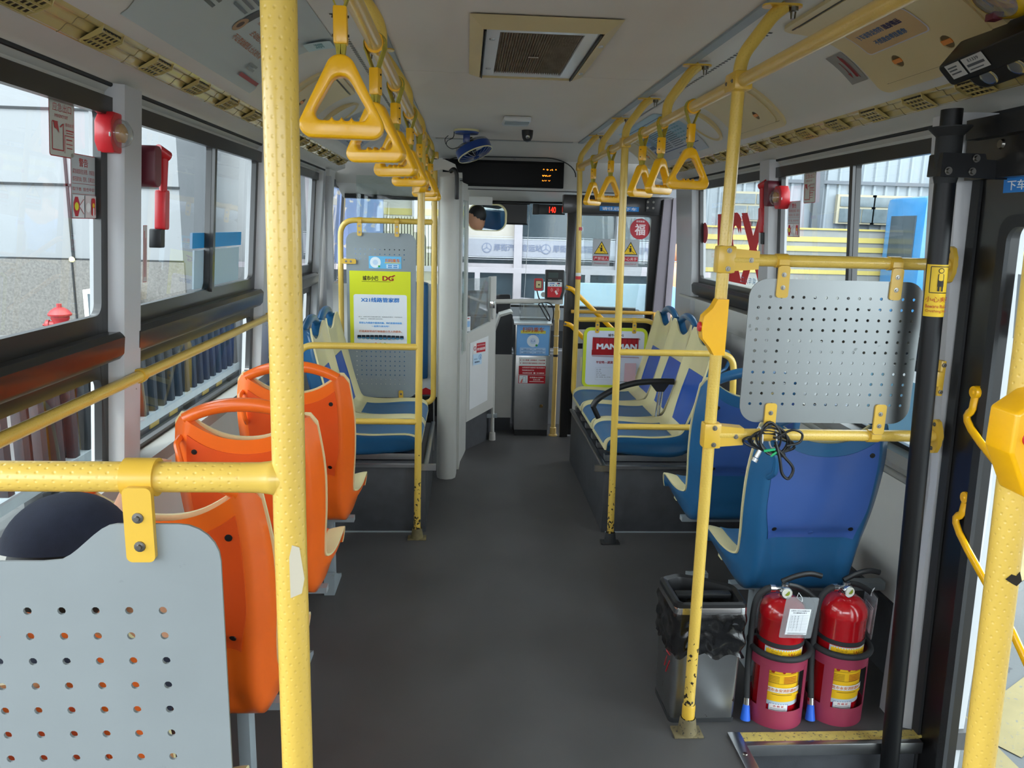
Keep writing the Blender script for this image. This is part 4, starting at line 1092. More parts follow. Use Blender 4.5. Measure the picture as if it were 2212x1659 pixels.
# strap handles ------------------------------------------------------------------------------
def tri(pts, rad, n=8):
    """rounded polygon"""
    out = []
    m = len(pts)
    for i in range(m):
        a, c, d = Vector(pts[i-1]), Vector(pts[i]), Vector(pts[(i+1) % m]); r = rad[i]
        d1, d2 = (a-c).normalized(), (d-c).normalized()
        ang = d1.angle(d2); t = r/math.tan(ang/2)
        p1, p2 = c+d1*t, c+d2*t; ctr = c+(d1+d2).normalized()*(r/math.sin(ang/2))
        a1 = math.atan2(*(p1-ctr).yx); a2 = math.atan2(*(p2-ctr).yx)
        da = (a2-a1+PI) % (2*PI)-PI
        for k in range(n+1): out.append((ctr.x+r*math.cos(a1+da*k/n), ctr.y+r*math.sin(a1+da*k/n)))
    return out
def make_strap():
    t = thing('strap_handle', '', 'strap handle', (0, 0, 0), '')
    outer = tri([(-.079, -.142), (.079, -.142), (0, .014)], [.020, .020, .024], 10)
    inner = tri([(-.050, -.115), (.050, -.115), (0, -.030)], [.011, .011, .018], 8)
    # finger scallops along the lower inner edge
    lower = [p for p in inner if abs(p[1]+.115) < 1e-4]
    xs = sorted(p[0] for p in lower); xa, xb = xs[0], xs[-1]
    idx = [i for i, p in enumerate(inner) if abs(p[0]-xa) < 1e-6 and abs(p[1]+.115) < 1e-4][0]
    sc = []
    N = 36
    for k in range(1, N):
        u = k/N; x = xa+(xb-xa)*u; sc.append((x, -.115+.0060*(1-abs(math.sin(PI*4*u)))**1.5*(0 if u < .08 or u > .92 else 1)))
    inner2 = inner[:idx+1]+sc+inner[idx+1:]
    me = shape_mesh([outer, inner2], .020, .0050, 2)
    b = MB(); b.add_mesh(me, lambda c: V(c.x, c.z, c.y))
    for f in b.bm.faces: f.smooth = True
    bmesh.ops.remove_doubles(b.bm, verts=b.bm.verts[:], dist=1e-5)
    b.build('grip', 'handle', t, angle=35)
    b = MB()
    for s_ in (-1, 1):
        b.prism([(s_*.003, .050), (s_*.006, .050), (s_*.0235, .096), (s_*.0225, .102)], lambda u, v, tt: V(u, tt, v), -.009, .009)
    for k in range(14):
        a0, a1 = -.45+(PI+.9)*k/14, -.45+(PI+.9)*(k+1)/14
        b.prism([(.0225*math.cos(a0), .105+.0225*math.sin(a0)), (.0240*math.cos(a0), .105+.0240*math.sin(a0)), (.0240*math.cos(a1), .105+.0240*math.sin(a1)), (.0225*math.cos(a1), .105+.0225*math.sin(a1))], lambda u, v, tt: V(u, tt, v), -.009, .009)
    b.build('webbing', 'webbing', t)
    b = MB()
    for s_ in (-1, 1): b.prism([(s_*.001, -.018), (s_*.006, -.018), (s_*.009, .006), (0, .006)], lambda u, v, tt: V(u, tt, v), -.009, .009)
    b.build('lower_webbing', 'webbing', t)
    b = MB(); b.box(-.0110, .0110, -.0125, .0125, .0, .056, bev=.004); sl = b.build('sleeve', 'handle', t)
    for z in (.014, .042):
        for s_ in (-1, 1):
            b = MB(); b.lathe([(0, .002), (.002, .002), (.0022, 0)], (s_*.0112, 0, z), 8, axis=(s_, 0, 0)); b.build('rivet', 'black', sl)
    return t
sp = make_strap(); first = True
ordn = ['nearest the camera', 'second from the camera', 'third from the camera', 'fourth from the camera', 'fifth from the camera', 'sixth from the camera', 'farthest from the camera']
for i, (y, rz) in enumerate(((1.30, 4), (1.77, -16), (2.25, -26), (2.80, -20), (3.32, -72), (3.77, -30), (4.33, -38))):
    place(sp, (xl, y, 1.775), math.radians(rz), 'yellow triangular strap handle on the left rail, '+ordn[i], first, 'strap handles on the left rail'); first = False
for i, (y, rz) in enumerate(((2.45, 4), (2.82, 40), (3.12, 38), (3.80, 28), (4.32, 44))):
    w_ = ['nearest the camera', 'second from the camera', 'just left of the middle pole... '][0:2]+['third from the camera', 'fourth from the camera', 'farthest from the camera']
    place(sp, (xr, y, 1.775), math.radians(rz), 'yellow triangular strap handle on the right rail, '+w_[i], False, 'strap handles on the right rail')
# ------------------------------------------------------------------ ceiling and cove fixtures
# return-air grille
g = thing('ceiling_grille', 'large white framed return-air grille in the ceiling', 'vent', (.215, 2.67, 2.06))
GF = frame_fn((.215, 2.675, 2.074), (1, 0, 0), (0, -1, 0))     # faces down
G2 = lambda x, y, z=0: V(.215+x, 2.675+y, 2.075-z)
b = MB()
O = [(-.215, -.425), (.215, -.425), (.215, .425), (-.215, .425)]; I = [(-.175, -.335), (.175, -.335), (.175, .385), (-.175, .385)]
for i in range(4):
    j = (i+1) % 4
    a_, c_, d_, e_ = O[i], O[j], I[j], I[i]
    b.face([b.bm.verts.new(G2(*q)) for q in ((*a_, .004), (*c_, .004), (*d_, .022), (*e_, .022))], smooth=False)
    b.face([b.bm.verts.new(G2(*q)) for q in ((*e_, .022), (*d_, .022), (*d_, .0), (*e_, .0))], smooth=False)
b.build('outer_frame', 'hatch', g, fix=False)
shape_obj('inner_frame', [[(-.165, -.325), (.165, -.325), (.165, .375), (-.165, .375)], [(-.125, -.285), (.125, -.285), (.125, .345), (-.125, .345)]], .012, 'white', lambda x, y, z: G2(x, y, .010+z), g)
cf = mat('dirty_filter', '#948a78', .85, var=.25, vs=30, bump=.8, bs=500)
b = MB()
n = 30
for i in range(n):
    x0 = -.124+.248*i/n; x1 = x0+.248/n
    b.prism([(x0, .002), ((x0+x1)/2, .011), (x1, .002)], lambda u, v, t: G2(u, t, v), -.286, .346)
b.build('filter', cf, g)
b = MB(); 
for x in (-.168, .168): b.box(.215+x-.0018, .215+x+.0018, 2.35, 3.06, 2.05, 2.073)
b.build('gap', '#111112', g)
for x, y in ((-.146, -.20), (-.146, .24), (.192, -.16), (.192, .27)):
    b = MB(); b.lathe([(0, .006), (.008, .005), (.010, 0)], G2(x, y, .015), 10, axis=(0, 0, -1)); b.build('knob', 'steel', g)
art('maker_plate', frame_fn(G2(.0, -.07+.12, .012), (1, 0, 0), (0, -1, 0)), [('r', 0, 0, .034, .016, '#c9c4b8'), ('rr', 0, 0, .022, .008, .003, '#8a8478'), ('rr', 0, 0, .018, .005, .002, '#c9c4b8')], g)
# small ceiling lamp/speaker plate and dome camera
g = thing('ceiling_box', 'small white hinged box on the ceiling ahead of the grille', 'ceiling fitting', (.258, 4.3, 2.05))
b = MB(); b.box(.185, .332, 4.19, 4.42, 2.05, 2.075, bev=.012); b.build('body', 'white', g)
b = MB(); b.prism([(.195, 4.22), (.322, 4.22), (.322, 4.30), (.26, 4.33), (.195, 4.32)], lambda u, v, t: V(u, v, t), 2.046, 2.051); b.build('lens', 'greysteel', g)
g = thing('dome_camera', 'small black dome camera under the front ceiling', 'camera', (.355, 4.78, 2.0))
b = MB(); b.lathe([(.035, 0), (.034, -.02), (.030, -.045), (.02, -.062), (0, -.068)], (.355, 4.78, 2.075), 24); b.build('dome', 'black', g)
b = MB(); b.lathe([(.012, 0), (.012, .006), (0, .008)], (.355, 4.752, 2.035), 16, axis=(0, -1, -.4)); b.build('lens', 'chrome', g)
# fan
fc = V(.035, 4.92, 1.965); ax = Vector((.38, -.22, -.90)).normalized()
g = thing('ceiling_fan', 'blue and white caged swivel fan under the front ceiling', 'fan', (.0, 4.9, 1.87))
b = MB(); b.lathe([(.0, 0), (.078, -.0), (.078, -.012), (.0, -.012)], (-.01, 4.86, 2.075), 28); b.build('ceiling_plate', 'cream', g)
b = MB(); b.lathe([(.076, -.012), (.070, -.024), (.0, -.026)], (-.01, 4.86, 2.075), 28); b.box(-.030, .012, 4.845, 4.875, 2.0, 2.055, bev=.004); b.build('bracket', mat('fan_blue', '#17418f', .3, coat=.4), g)
b = MB(); b.lathe([(.0, -.075), (.022, -.075), (.028, -.05), (.028, -.015), (0, -.01)], fc, 18, axis=ax); b.build('motor', mat('motor_olive', '#7d7742', .4, .6, var=.3, vs=60), g)
hoop = b = MB(); b.lathe([(.108, -.020), (.112, -.018), (.112, .026), (.108, .028), (.106, .0), (.108, -.020)], fc, 40, axis=ax); b.build('hoop', bpy.data.materials['fan_blue'], g)
b = MB(); b.lathe([(.109, .026), (.113, .027), (.112, .033), (.108, .033)], fc, 40, axis=ax); b.build('front_ring', 'cream', g)
A1 = ax.orthogonal().normalized(); A2 = ax.cross(A1)
b = MB()
for k in range(40):
    a = 2*PI*k/40; d = A1*math.cos(a)+A2*math.sin(a)
    b.tube([fc+d*.110-ax*.018, fc+d*.100-ax*.038, fc+d*.03-ax*.055], .0010, 5)
    if k % 2 == 0: b.tube([fc+d*.110+ax*.030, fc+d*.07+ax*.045, fc+d*.02+ax*.048], .0010, 5)
for rr, h in ((.085, -.043), (.055, -.05)):
    b.tube([fc+(A1*math.cos(2*PI*k/30)+A2*math.sin(2*PI*k/30))*rr+ax*h for k in range(30)], .0012, 5, closed=True)
b.build('cage', 'steel', g)
b = MB()
for k in range(3):
    a = 2*PI*k/3; d = A1*math.cos(a)+A2*math.sin(a); e = ax.cross(d)
    P = [fc+d*.015-e*.01-ax*.006, fc+d*.09-e*.035-ax*.014, fc+d*.095+e*.03+ax*.010, fc+d*.015+e*.015+ax*.006]
    P2 = [p+ax*.0015 for p in P]
    v1 = [b.bm.verts.new(p) for p in P]; v2 = [b.bm.verts.new(p) for p in P2]
    b.face(v1[::-1]); b.face(v2)
    for i in range(4): b.face([v1[i], v1[(i+1) % 4], v2[(i+1) % 4], v2[i]])
b.lathe([(0, .014), (.016, .010), (.018, -.012), (0, -.012)], fc, 16, axis=ax)
b.build('blades', 'black', g)
b = MB(); b.tube(smooth_curve([(-.085, 4.86, 2.07), (-.09, 4.87, 2.03), (-.125, 4.88, 2.01), (-.13, 4.88, 1.985), (-.10, 4.89, 1.965), (-.06, 4.9, 1.975), (-.02, 4.9, 1.985)], 5), .0022, 6); b.tube(smooth_curve([(-.12, 4.87, 2.04), (-.14, 4.88, 2.02), (-.135, 4.88, 1.99)], 5), .0022, 6); b.build('cable', 'black', g)

# led sign
g = thing('led_sign', 'long black LED sign with amber glyphs on the front bulkhead', 'sign', (.25, 5.6, 1.785))
b = MB(); b.box(-.175, .682, 5.572, 5.64, 1.783, 1.963, bev=.004); b.build('case', mat('sign_case', '#08080a', .5, spec=.2), g)
b = MB(); b.box(-.15, .655, 5.568, 5.573, 1.802, 1.945); b.build('screen', mat('led_black', '#030303', .35, spec=.15), g)
b = MB()
rows = ["..#.....#.......#....#.", ".###...#.##...#.##..###", "......#..##..##..##...."], ["###.##.#.#", ".##.##..#.", "#...#..#.."], ["#....#.#..#.#", "###..#.#..#.#", ".##...#....#."]
for pat, zc in zip((["..#......#.........#......#", ".###....#.##....#.##.....###", ".........##....##..##......."], ["#..#.#..#.....#.#", "####.####..#.#.#.", ".##...##..##..#.."], ["#....#..#...#..#.", "####..##.....##..", ".................]"]), (1.911, 1.869, 1.834)):
    for r_, row in enumerate(pat):
        for c_, ch in enumerate(row):
            if ch == '#':
                x = .528+.0036*c_; z = zc-.0036*r_
                b.box(x, x+.003, 5.5665, 5.568, z, z+.003)
b.build('lit_pixels', emit_mat('led_amber', '#ff8a1e', 3.5), g)
for x in (-.05, .33, .655):
    b = MB(); b.lathe([(0, .012), (.010, .010), (.013, 0)], (x, 5.588, 1.985-.003*(x > .6)), 14, axis=(0, -1, .2)); b.build('thumb_screw', 'steel', g)

# cove hatches, round lamps, stickers, vents -------------------------------------------------
def cbox(b, f, y0, y1, s0, s1, t0, t1, mi=0, n=6, rad=0):
    """slab following the cove"""
    T = [[b.bm.verts.new(f(y, s0+(s1-s0)*k/n, t1)) for k in range(n+1)] for y in (y0, y1)]
    B_ = [[b.bm.verts.new(f(y, s0+(s1-s0)*k/n, t0)) for k in range(n+1)] for y in (y0, y1)]
    for k in range(n):
        b.face([T[0][k], T[1][k], T[1][k+1], T[0][k+1]], mi)
        b.face([T[0][k], T[0][k+1], B_[0][k+1], B_[0][k]], mi, smooth=False); b.face([T[1][k], B_[1][k], B_[1][k+1], T[1][k+1]], mi, smooth=False)
    b.face([T[0][0], B_[0][0], B_[1][0], T[1][0]], mi, smooth=False); b.face([T[0][n], T[1][n], B_[1][n], B_[0][n]], mi, smooth=False)
def rr_cove(name, f, y0, y1, s0, s1, rad, t0, t1, m, parent, holes=()):
    lp = [rrect(y1-y0, s1-s0, rad, 8, (y0+y1)/2, (s0+s1)/2)]+list(holes)
    me = shape_mesh(lp, t1-t0)
    b = MB(); b.add_mesh(me, lambda c: c.copy())
    bmesh.ops.remove_doubles(b.bm, verts=b.bm.verts[:], dist=1e-6)
    bisect_strips(b.bm, 1, .02, s0, s1)
    for v in b.bm.verts: v.co = f(v.co.x, v.co.y, v.co.z+(t0+t1)/2)
    bmesh.ops.remove_doubles(b.bm, verts=b.bm.verts[:], dist=1e-5)
    return b.build(name, m, parent)
def hatch(side, y0, y1, lb, s0=.20, s1=.485, note=False, latches=2):
    f = cove_fn(side); o = thing('cove_hatch', lb, 'hatch', f((y0+y1)/2, .42, 0), 'beige cove hatches')
    rr_cove('frame', f, y0, y1, s0, s1, .045, 0, .010, 'hatch', o)
    yc = [y0+(y1-y0)*(.33 if side > 0 else .33), y0+(y1-y0)*.70]
    hs = [[(q[0], q[1]) for q in circ(y, s1-.085, .021, 18)] for y in yc]
    rr_cove('lid', f, y0+.045, y1-.045, s0+.028, s1-.028, .03, .0105, .0135, 'hatch', o, hs)
    b = MB()
    for (a, c, d, e) in ((y0+.035, y1-.035, s0+.022, s0+.0275), (y0+.035, y1-.06, s1-.0275, s1-.0265)): cbox(b, f, a, c, d, e, .010, .0112, n=1)
    b.build('seam', '#2a2620', o)
    for y in yc:
        b = MB(); cv_ = b.bm.verts.new(f(y, s1-.085, .0108)); rv_ = [b.bm.verts.new(f(q[0], q[1], .0108)) for q in circ(y, s1-.085, .0205, 20)]
        for k in range(20): b.face([cv_, rv_[k], rv_[(k+1) % 20]])
        lt = b.build('latch_recess', '#6b5a3c', o, fix=False)
        b = MB(); cbox(b, f, y-.019, y+.019, s1-.092, s1-.079, .012, .015, n=1); b.build('latch_bar', mat('latch_orange', '#e08a35', .4), lt)
    return o
h1 = hatch(1, 1.72, 2.31, 'beige cove hatch with the rounded notice sticker above the rear door', s0=.10)
art('notice_sticker', lambda x, y, z=0: cove_fn(1)(2.07-x*.97, .30-y*.85, .0138+z), [('rr', 0, 0, .30, .125, .018, '#c9c6cf'), ('rr', 0, 0, .290, .115, .015, '#c8a878'),
    ('t', '下车请带走你的', -.055, .018, .024, .125, '#2c5f8f', .03), ('t', '随身物品', .055, .018, .024, .075, '#2b2050', .06), ('t', '不然我会牵挂着你', 0, -.024, .022, .15, '#2c5f8f', .03)], h1, curve=(1, .02))['label'] = 'rounded beige notice with blue characters'
hatch(1, 2.99, 3.53, 'plain beige cove hatch between the round lamp and the fire extinguisher sticker, right side')
hatch(1, 4.92, 5.28, 'small beige cove hatch at the front end of the right cove')
hatch(-1, 3.08, 3.62, 'beige cove hatch seen through the first strap handle, left side')
def lamp_ring(side, y, lb):
    f = cove_fn(side); o = thing('round_cover', lb, 'cover', f(y, .42, 0), 'round cove covers')
    c = f(y, .345, -.012); n = (f(y, .345, 1)-f(y, .345, 0)).normalized()
    b = MB(); b.lathe([(.115, 0), (.118, .026), (.108, .032), (.098, .024)], c, 40, axis=n); b.build('ring', 'hatch', o)
    b = MB(); b.lathe([(0, .020), (.07, .022), (.099, .026)], c, 40, axis=n); b.build('disc', 'cove', o)
lamp_ring(1, 3.76, 'round beige rimmed cover beside the blue route notice, right cove')
lamp_ring(-1, 3.90, 'round beige rimmed cover beyond the hatch, left cove')
# yellow round emergency valve + black dashcam unit near the camera, right
f = cove_fn(1)
o = thing('emergency_valve', 'yellow round emergency valve cover at the top right beside the black camera unit', 'valve', f(1.50, .36))
c = f(1.655, .33, .0); n = (f(1.655, .33, 1)-f(1.655, .33, 0)).normalized()
b = MB(); b.lathe([(.072, 0), (.074, .02), (.064, .034), (.050, .040)], c, 36, axis=n); b.build('rim', mat('valve_yellow', '#e6bd1e', .3, coat=.5), o)
b = MB(); b.lathe([(0, .034), (.03, .038), (.050, .039)], c, 28, axis=n); b.build('window', 'vinylbag', o); b = MB(); b.lathe([(0, .01), (.045, .012), (.048, .02)], c, 24, axis=n); b.build('knob', 'amber', o)
b = MB(); p = f(1.70, .372, .032); b.box(p.x-.012, p.x+.012, p.y-.014, p.y+.014, p.z-.010, p.z+.006, bev=.003); b.build('seal', 'maroon', o)
o = thing('camera_unit', 'black boxy camera unit with white paper labels at the top right corner', 'camera', (1.28, 1.75, 1.9))
RU = frame_fn((1.175, 1.73, 1.925), (.10, -1, .10), (-.75, -.07, .66))
b = MB(); me = shape_mesh([rrect(.30, .062, .012, 4)], .075, .004, 1); b.add_mesh(me, lambda c: RU(c.x, c.y, c.z)); b.build('body', 'black', o)
b = MB(); me = shape_mesh([rrect(.19, .085, .04, 6)], .05, .006, 1); b.add_mesh(me, lambda c: RU(c.x-.02, c.y-.035, c.z-.005)); b.build('lens_housing', 'black', o)
for dx in (-.06, .02):
    b = MB(); b.lathe([(.02, 0), (.022, .006), (.014, .008), (0, .004)], RU(dx, -.05, .022), 20, axis=(RU(0, 0, 1)-RU(0, 0, 0))); b.build('lens', 'chrome', o)
art('paper_label', lambda x, y, z=0: RU(x-.105, y+.006, .0422+z), [('r', 0, 0, .045, .040, '#b9b9b6'), ('r', -.004, .010, .028, .004, '#55585c'), ('r', -.006, .002, .024, .004, '#55585c'), ('r', -.002, -.007, .03, .004, '#55585c')], o)
art('paper_label', lambda x, y, z=0: RU(x-.045, y+.006, .0422+z), [('r', 0, 0, .062, .040, '#b9b9b6'), ('t', 'E1339', .0, .011, .008, .03, '#3c3f44', .02), ('r', 0, -.002, .05, .007, '#55585c'), ('r', -.004, -.013, .04, .003, '#55585c')], o)
# extinguisher location sticker (right cove)
f = cove_fn(1)
o = art('extinguisher_sticker', lambda x, y, z=0: f(2.385-x*.65, .367-y*.88, .001+z), [('r', 0, 0, .145, .135, '#8f8d89'), ('rr', .02, .0, .022, .09, .006, '#8b2226'), ('r', .02, .05, .010, .012, '#8b2226'), ('l', [(.038, .045), (.038, -.05)], .004, '#8b2226'), ('l', [(-.018, .03), (-.018, -.035)], .006, '#8b2226'), ('p', [(-.030, -.022), (-.006, -.022), (-.018, -.045)], '#8b2226')], curve=(1, .02))
tag(o, 'grey worn sticker with a dark red extinguisher symbol on the right cove', 'sticker')
# route notice right cove
f = cove_fn(1)
L = [('r', 0, 0, .86, .275, '#a9c4d4'), ('r', 0, -.09, .86, .09, '#c4cad4'), ('r', 0, .098, .74, .004, '#27407e'), ('r', 0, -.092, .76, .004, '#27407e'), ('r', -.37, .02, .004, .15, '#7f94b4')]
for i in range(11): L += [('r', -.12, .030-.0105*i, .20, .0032, '#3a4660'), ('r', .10, .030-.0105*i, .17, .0032, '#3a4660')]
for i in range(8):
    for j in range(4): L.append(('r', .235+.045*j, .07-.018*i, .034, .008, '#6f9fb4'))
for i in range(4): L.append(('r', -.31, .03-.034*i, .10, .022, '#5d7fb8' if i % 2 else '#54647f'))
L += [('t', '公交服务公告', -.20, .072, .018, .12, '#4a6a86', .02), ('t', '东莞', .30, -.112, .018, .04, '#39478c', .03), ('t', 'SX', -.37, -.112, .022, .03, '#23335f', .03), ('t', '公司宣', .06, -.114, .016, .06, '#39478c', .02)]
o = art('route_notice', lambda x, y, z=0: f(4.42+(-x*1.06), .305-y*1.25, .001+z), L, curve=(1, .02))
tag(o, 'long pale blue printed notice in the right cove behind the strap handles', 'notice')
# adverts left cove
f = cove_fn(-1)
grey = '#b7c2c4'
L = [('r', 0, -.03, .98, .35, grey), ('t', '发现老人、孕妇、抱小孩的乘客', .18, .035, .022, .30, '#a8554a', .02), ('t', '有困难，请提供帮助及让座，', .18, -.005, .022, .28, '#a8554a', .02), ('t', '主动给人上车有位，', .20, -.045, .022, .24, '#b07050', .02), ('t', '不让老幼病残人士久站久等', .16, -.085, .022, .28, '#b07050', .02),
     ('rr', -.02, -.01, .045, .12, .01, '#3a3640'), ('c', -.02, -.05, .026, '#a98260'), ('c', -.02, -.05, .013, '#4c2c28'), ('t', '温馨关天', -.045, .10, .020, .07, '#a8554a', .03)]
for k in range(4): L.append(('r', -.13+.004*k, .05-.022*k, .10, .010, '#6a7078'))
for k in range(3): L.append(('r', -.33, -.02-.02*k, .22, .010, '#5d6468'))
L += [('l', [(-.40, .02), (-.18, .02), (-.18, .08)], .003, '#9a3c40'), ('rr', -.16, .10, .09, .06, .01, '#28355e'), ('rr', -.15, .10, .05, .045, .006, '#d8d2cc'), ('c', -.22, .105, .030, '#23242a'), ('c', -.22, .105, .015, '#b7c2c4'),
      ('t', 'A-', .38, -.085, .045, .05, '#7d4848', .04), ('r', .36, -.165, .20, .014, '#a03b44'), ('r', .30, -.12, .07, .009, '#8d9498'), ('r', .30, -.135, .07, .009, '#8d9498'), ('r', .42, .09, .10, .09, '#bcd6dc'), ('t', '厚街', .42, .09, .03, .06, '#4e8d94', .03)]
o = art('cove_advert', lambda x, y, z=0: f(2.27+x, .28-y, .0012+z), L, curve=(1, .02))
tag(o, 'large pale grey cove advert with red and black text at the upper left', 'advert')
L = [('r', 0, 0, .70, .40, '#aeb6c2'), ('r', .06, .14, .34, .05, '#c2c4a0'), ('l', [(-.12, .175), (.3, .175)], .003, '#8c3a44'), ('l', [(-.1, .02), (.32, .02)], .003, '#8c3a44'), ('t', '121 常用服务热线', -.02, .14, .024, .24, '#54402e', .03), ('t', '以乘客为中心以服务', .1, .075, .020, .20, '#a4484c', .03), ('t', 'UF', .12, -.02, .035, .05, '#a03c48', .03), ('t', '公交优先绿色出行', .1, -.075, .022, .2, '#a03c48', .03)]
for i in range(4):
    for j in range(5): L.append(('r', -.25+.12*j, -.115-.018*i, .09, .009, '#777e88'))
for i in range(5): L.append(('r', -.27, .10-.035*i, .08, .015, '#d4d4cc'))
o = art('cove_advert', lambda x, y, z=0: f(4.62+x*1.4, .27-y*.9, .0012+z), L, curve=(1, .02))
tag(o, 'grey blue cove notice with a yellow heading behind the second strap handle, left', 'advert')

# vent strips
for side, ys, lb in ((1, [1.0+.25*k for k in range(17)], 'beige ribbed air duct strip with grilles along the right cove'), (-1, [.95+.30*k for k in range(15)], 'beige ribbed air duct strip with grilles along the left cove')):
    o = thing('air_duct', lb, 'air duct', (sx(side, 1.06), 3, 1.88), 'air ducts along the coves')
    P = smooth_curve([(1.020, 1.908), (1.032, 1.897), (1.045, 1.899), (1.058, 1.886), (1.068, 1.887), (1.082, 1.874), (1.09, 1.870)], 3)
    b = MB(); ends = [-1.0, ys[1]+.5, 5.25]
    b.prism(P+[(1.095, 1.90), (1.03, 1.93)], lambda u, v, t: V(sx(side, u), t, v), -1.0, 5.25, smooth=True)
    b.build('strip', 'vent', o, angle=50)
    for y in ys:
        b = MB(); b.prism([(u, z-.0012) for u, z in P]+[(1.095, 1.885), (1.03, 1.915)], lambda u, v, t: V(sx(side, u), t, v), y-.1215, y-.1195); b.build('joint', '#8a7d54', o)
    for y in ys:
        b = MB()
        q = [(1.030, 1.893), (1.078, 1.871), (1.078, 1.876), (1.030, 1.900)]
        b.prism(q, lambda u, v, t: V(sx(side, u), t, v), y-.045, y+.045); bk = b.build('grille', '#1d1a14', o)
        b = MB()
        for k in range(6): b.box(*sorted((sx(side, 1.028), sx(side, 1.080))), y-.045+.018*k-.0015, y-.045+.018*k+.0015, 1.0, 1.002) if False else b.prism([(1.029, 1.890), (1.079, 1.868), (1.079, 1.873), (1.029, 1.895)], lambda u, v, t: V(sx(side, u), t, v), y-.0468+.018*k, y-.0452+.018*k)
        for k in range(4):
            u0 = 1.030+.0155*k; z0 = 1.8905-.0072*k; b.prism([(u0, z0-.002), (u0+.0016, z0-.0027), (u0+.0016, z0+.002), (u0, z0+.003)], lambda u, v, t: V(sx(side, u), t, v), y-.048, y+.048)
        for e in (-1, 1): b.prism([(1.024, 1.902), (1.030, 1.886), (1.060, 1.872), (1.082, 1.869)], lambda u, v, t: V(sx(side, u), t, v), y+e*.050-.0015, y+e*.050+.0015)
        b.build('louvre', 'vent', bk)

# window furniture ----------------------------------------------------------------------------
def alarm(side, y, z, lb):
    f = wf(side, 0); o = thing('window_breaker', lb, 'window breaker', f(y, z-.05, 0), 'red window breakers')
    n = V(-side, 0, 0)
    me = shape_mesh([[(-.045, -.025), (-.025, -.050), (.025, -.050), (.045, -.025), (.045, .025), (.025, .050), (-.025, .050), (-.045, .025)]], .034, .004, 1)
    b = MB(); b.add_mesh(me, lambda c: f(y+c.x, z+c.y, .018+c.z)); b.build('housing', 'red', o)
    c = f(y, z, .034)
    b = MB(); b.lathe([(.022, 0), (.024, .016), (.016, .022), (0, .022)], c, 20, axis=n); b.build('striker', 'amber', o)
    b = MB(); b.lathe([(.036, 0), (.036, .012), (.030, .026), (.016, .035), (0, .037)], c, 28, axis=n); b.build('dome', 'acrylic', o)
    b = MB(); b.prism([(-.05, -.012), (.035, -.024), (.035, -.014), (-.05, -.002)], lambda u, v, t: f(y+u, z+v, .036+t), 0, .002); b.build('tape', 'white', o)
alarm(-1, 2.112, 1.712, 'red octagonal window breaker with a clear dome, upper corner of the nearest left window')
alarm(1, 3.46, 1.665, 'red octagonal window breaker with a clear dome on the right sliding window')
def hammer(side, y, z, lb):
    f = wf(side, 0); o = thing('emergency_hammer', lb, 'hammer', f(y, z-.2, 0), 'emergency hammers')
    b = MB(); me = shape_mesh([rrect(.055, .115, .02, 5)], .05, .005, 1); b.add_mesh(me, lambda c: f(y+c.x-.008, z-.055+c.y, .03+c.z)); b.build('holder', 'maroon', o)
    b = MB()
    for k in range(7): b.prism([(-.02, -.05-.007*k), (.01, -.05-.007*k), (.01, -.047-.007*k), (-.02, -.047-.007*k)], lambda u, v, t: f(y+u, z+v, .0555+t), 0, .001)
    b.build('slots', 'black', o)
    b = MB(); b.tube([f(y+.02, z-.005, .045), f(y+.055, z-.022, .062)], .016, 14); b.tube([f(y+.045, z-.02, .055), f(y+.055, z-.12, .05)], [.013, .011], 12); b.build('head', 'red', o)
    b = MB(); me = shape_mesh([rrect(.034, .115, .007, 4)], .026, .003, 1); b.add_mesh(me, lambda c: f(y+.062+c.x, z-.175+c.y, .045+c.z)); b.build('grip', 'red', o)
    b = MB()
    for k in range(9): b.prism([(.079, -.125-.0115*k), (.0805, -.125-.0115*k), (.0805, -.119-.0115*k), (.079, -.119-.0115*k)], lambda u, v, t: f(y+u, z+v, t), .034, .056)
    b.build('grip_slots', 'black', o)
    b = MB(); me = shape_mesh([rrect(.034, .055, .004, 3)], .03, .002, 1); b.add_mesh(me, lambda c: f(y+.052+c.x, z-.258+c.y, .035+c.z)); b.build('base', 'black', o)
hammer(-1, 2.325, 1.70, 'red emergency hammer on the white left pillar')
hammer(1, 3.46+.09, 1.74, 'dark red emergency hammer on the white right pillar')
# stickers on glass
RD = '#b4484a'
def glass_art(name, side, y, z, layers, label, flip=False, off=.004):
    f = wf(side, 0); m = (1 if side < 0 else -1)*(-1 if flip else 1)
    o = art(name, lambda x, yy, t=0: f(y+m*x, z+yy, off-.014+t), layers); tag(o, label, 'sticker'); return o
def exit_layers(s=1):
    return [('rr', 0, 0, .115, .130, .008, RD), ('rr', 0, 0, .110, .125, .007, '#c9cfc6'), ('t', '应急出口', 0, .045, .019, .085, RD, .0), ('t', 'EMERGENCY EXIT', -.004, .026, .007, .06, RD, .0),
            ('l', [(-.045, -.05), (-.045, .012), (-.02, .012)], .003, RD), ('l', [(-.045, -.05), (.004, -.05), (.004, .010), (-.010, .002)], .003, RD), ('p', [(-.04, .012), (-.022, .010), (-.015, -.012), (-.026, -.004), (-.036, -.002)], RD),
            ('l', [(.008, -.015), (.052, -.015)], .002, RD), ('l', [(.008, -.015), (.008, -.055)], .002, RD), ('t', '推拉此侧', .030, .010, .008, .038, RD, .0), ('r', .03, -.003, .036, .003, RD), ('r', .028, -.009, .03, .002, RD), ('r', .026, -.024, .028, .003, RD), ('r', .026, -.034, .03, .002, RD), ('r', .026, -.043, .026, .002, RD)]
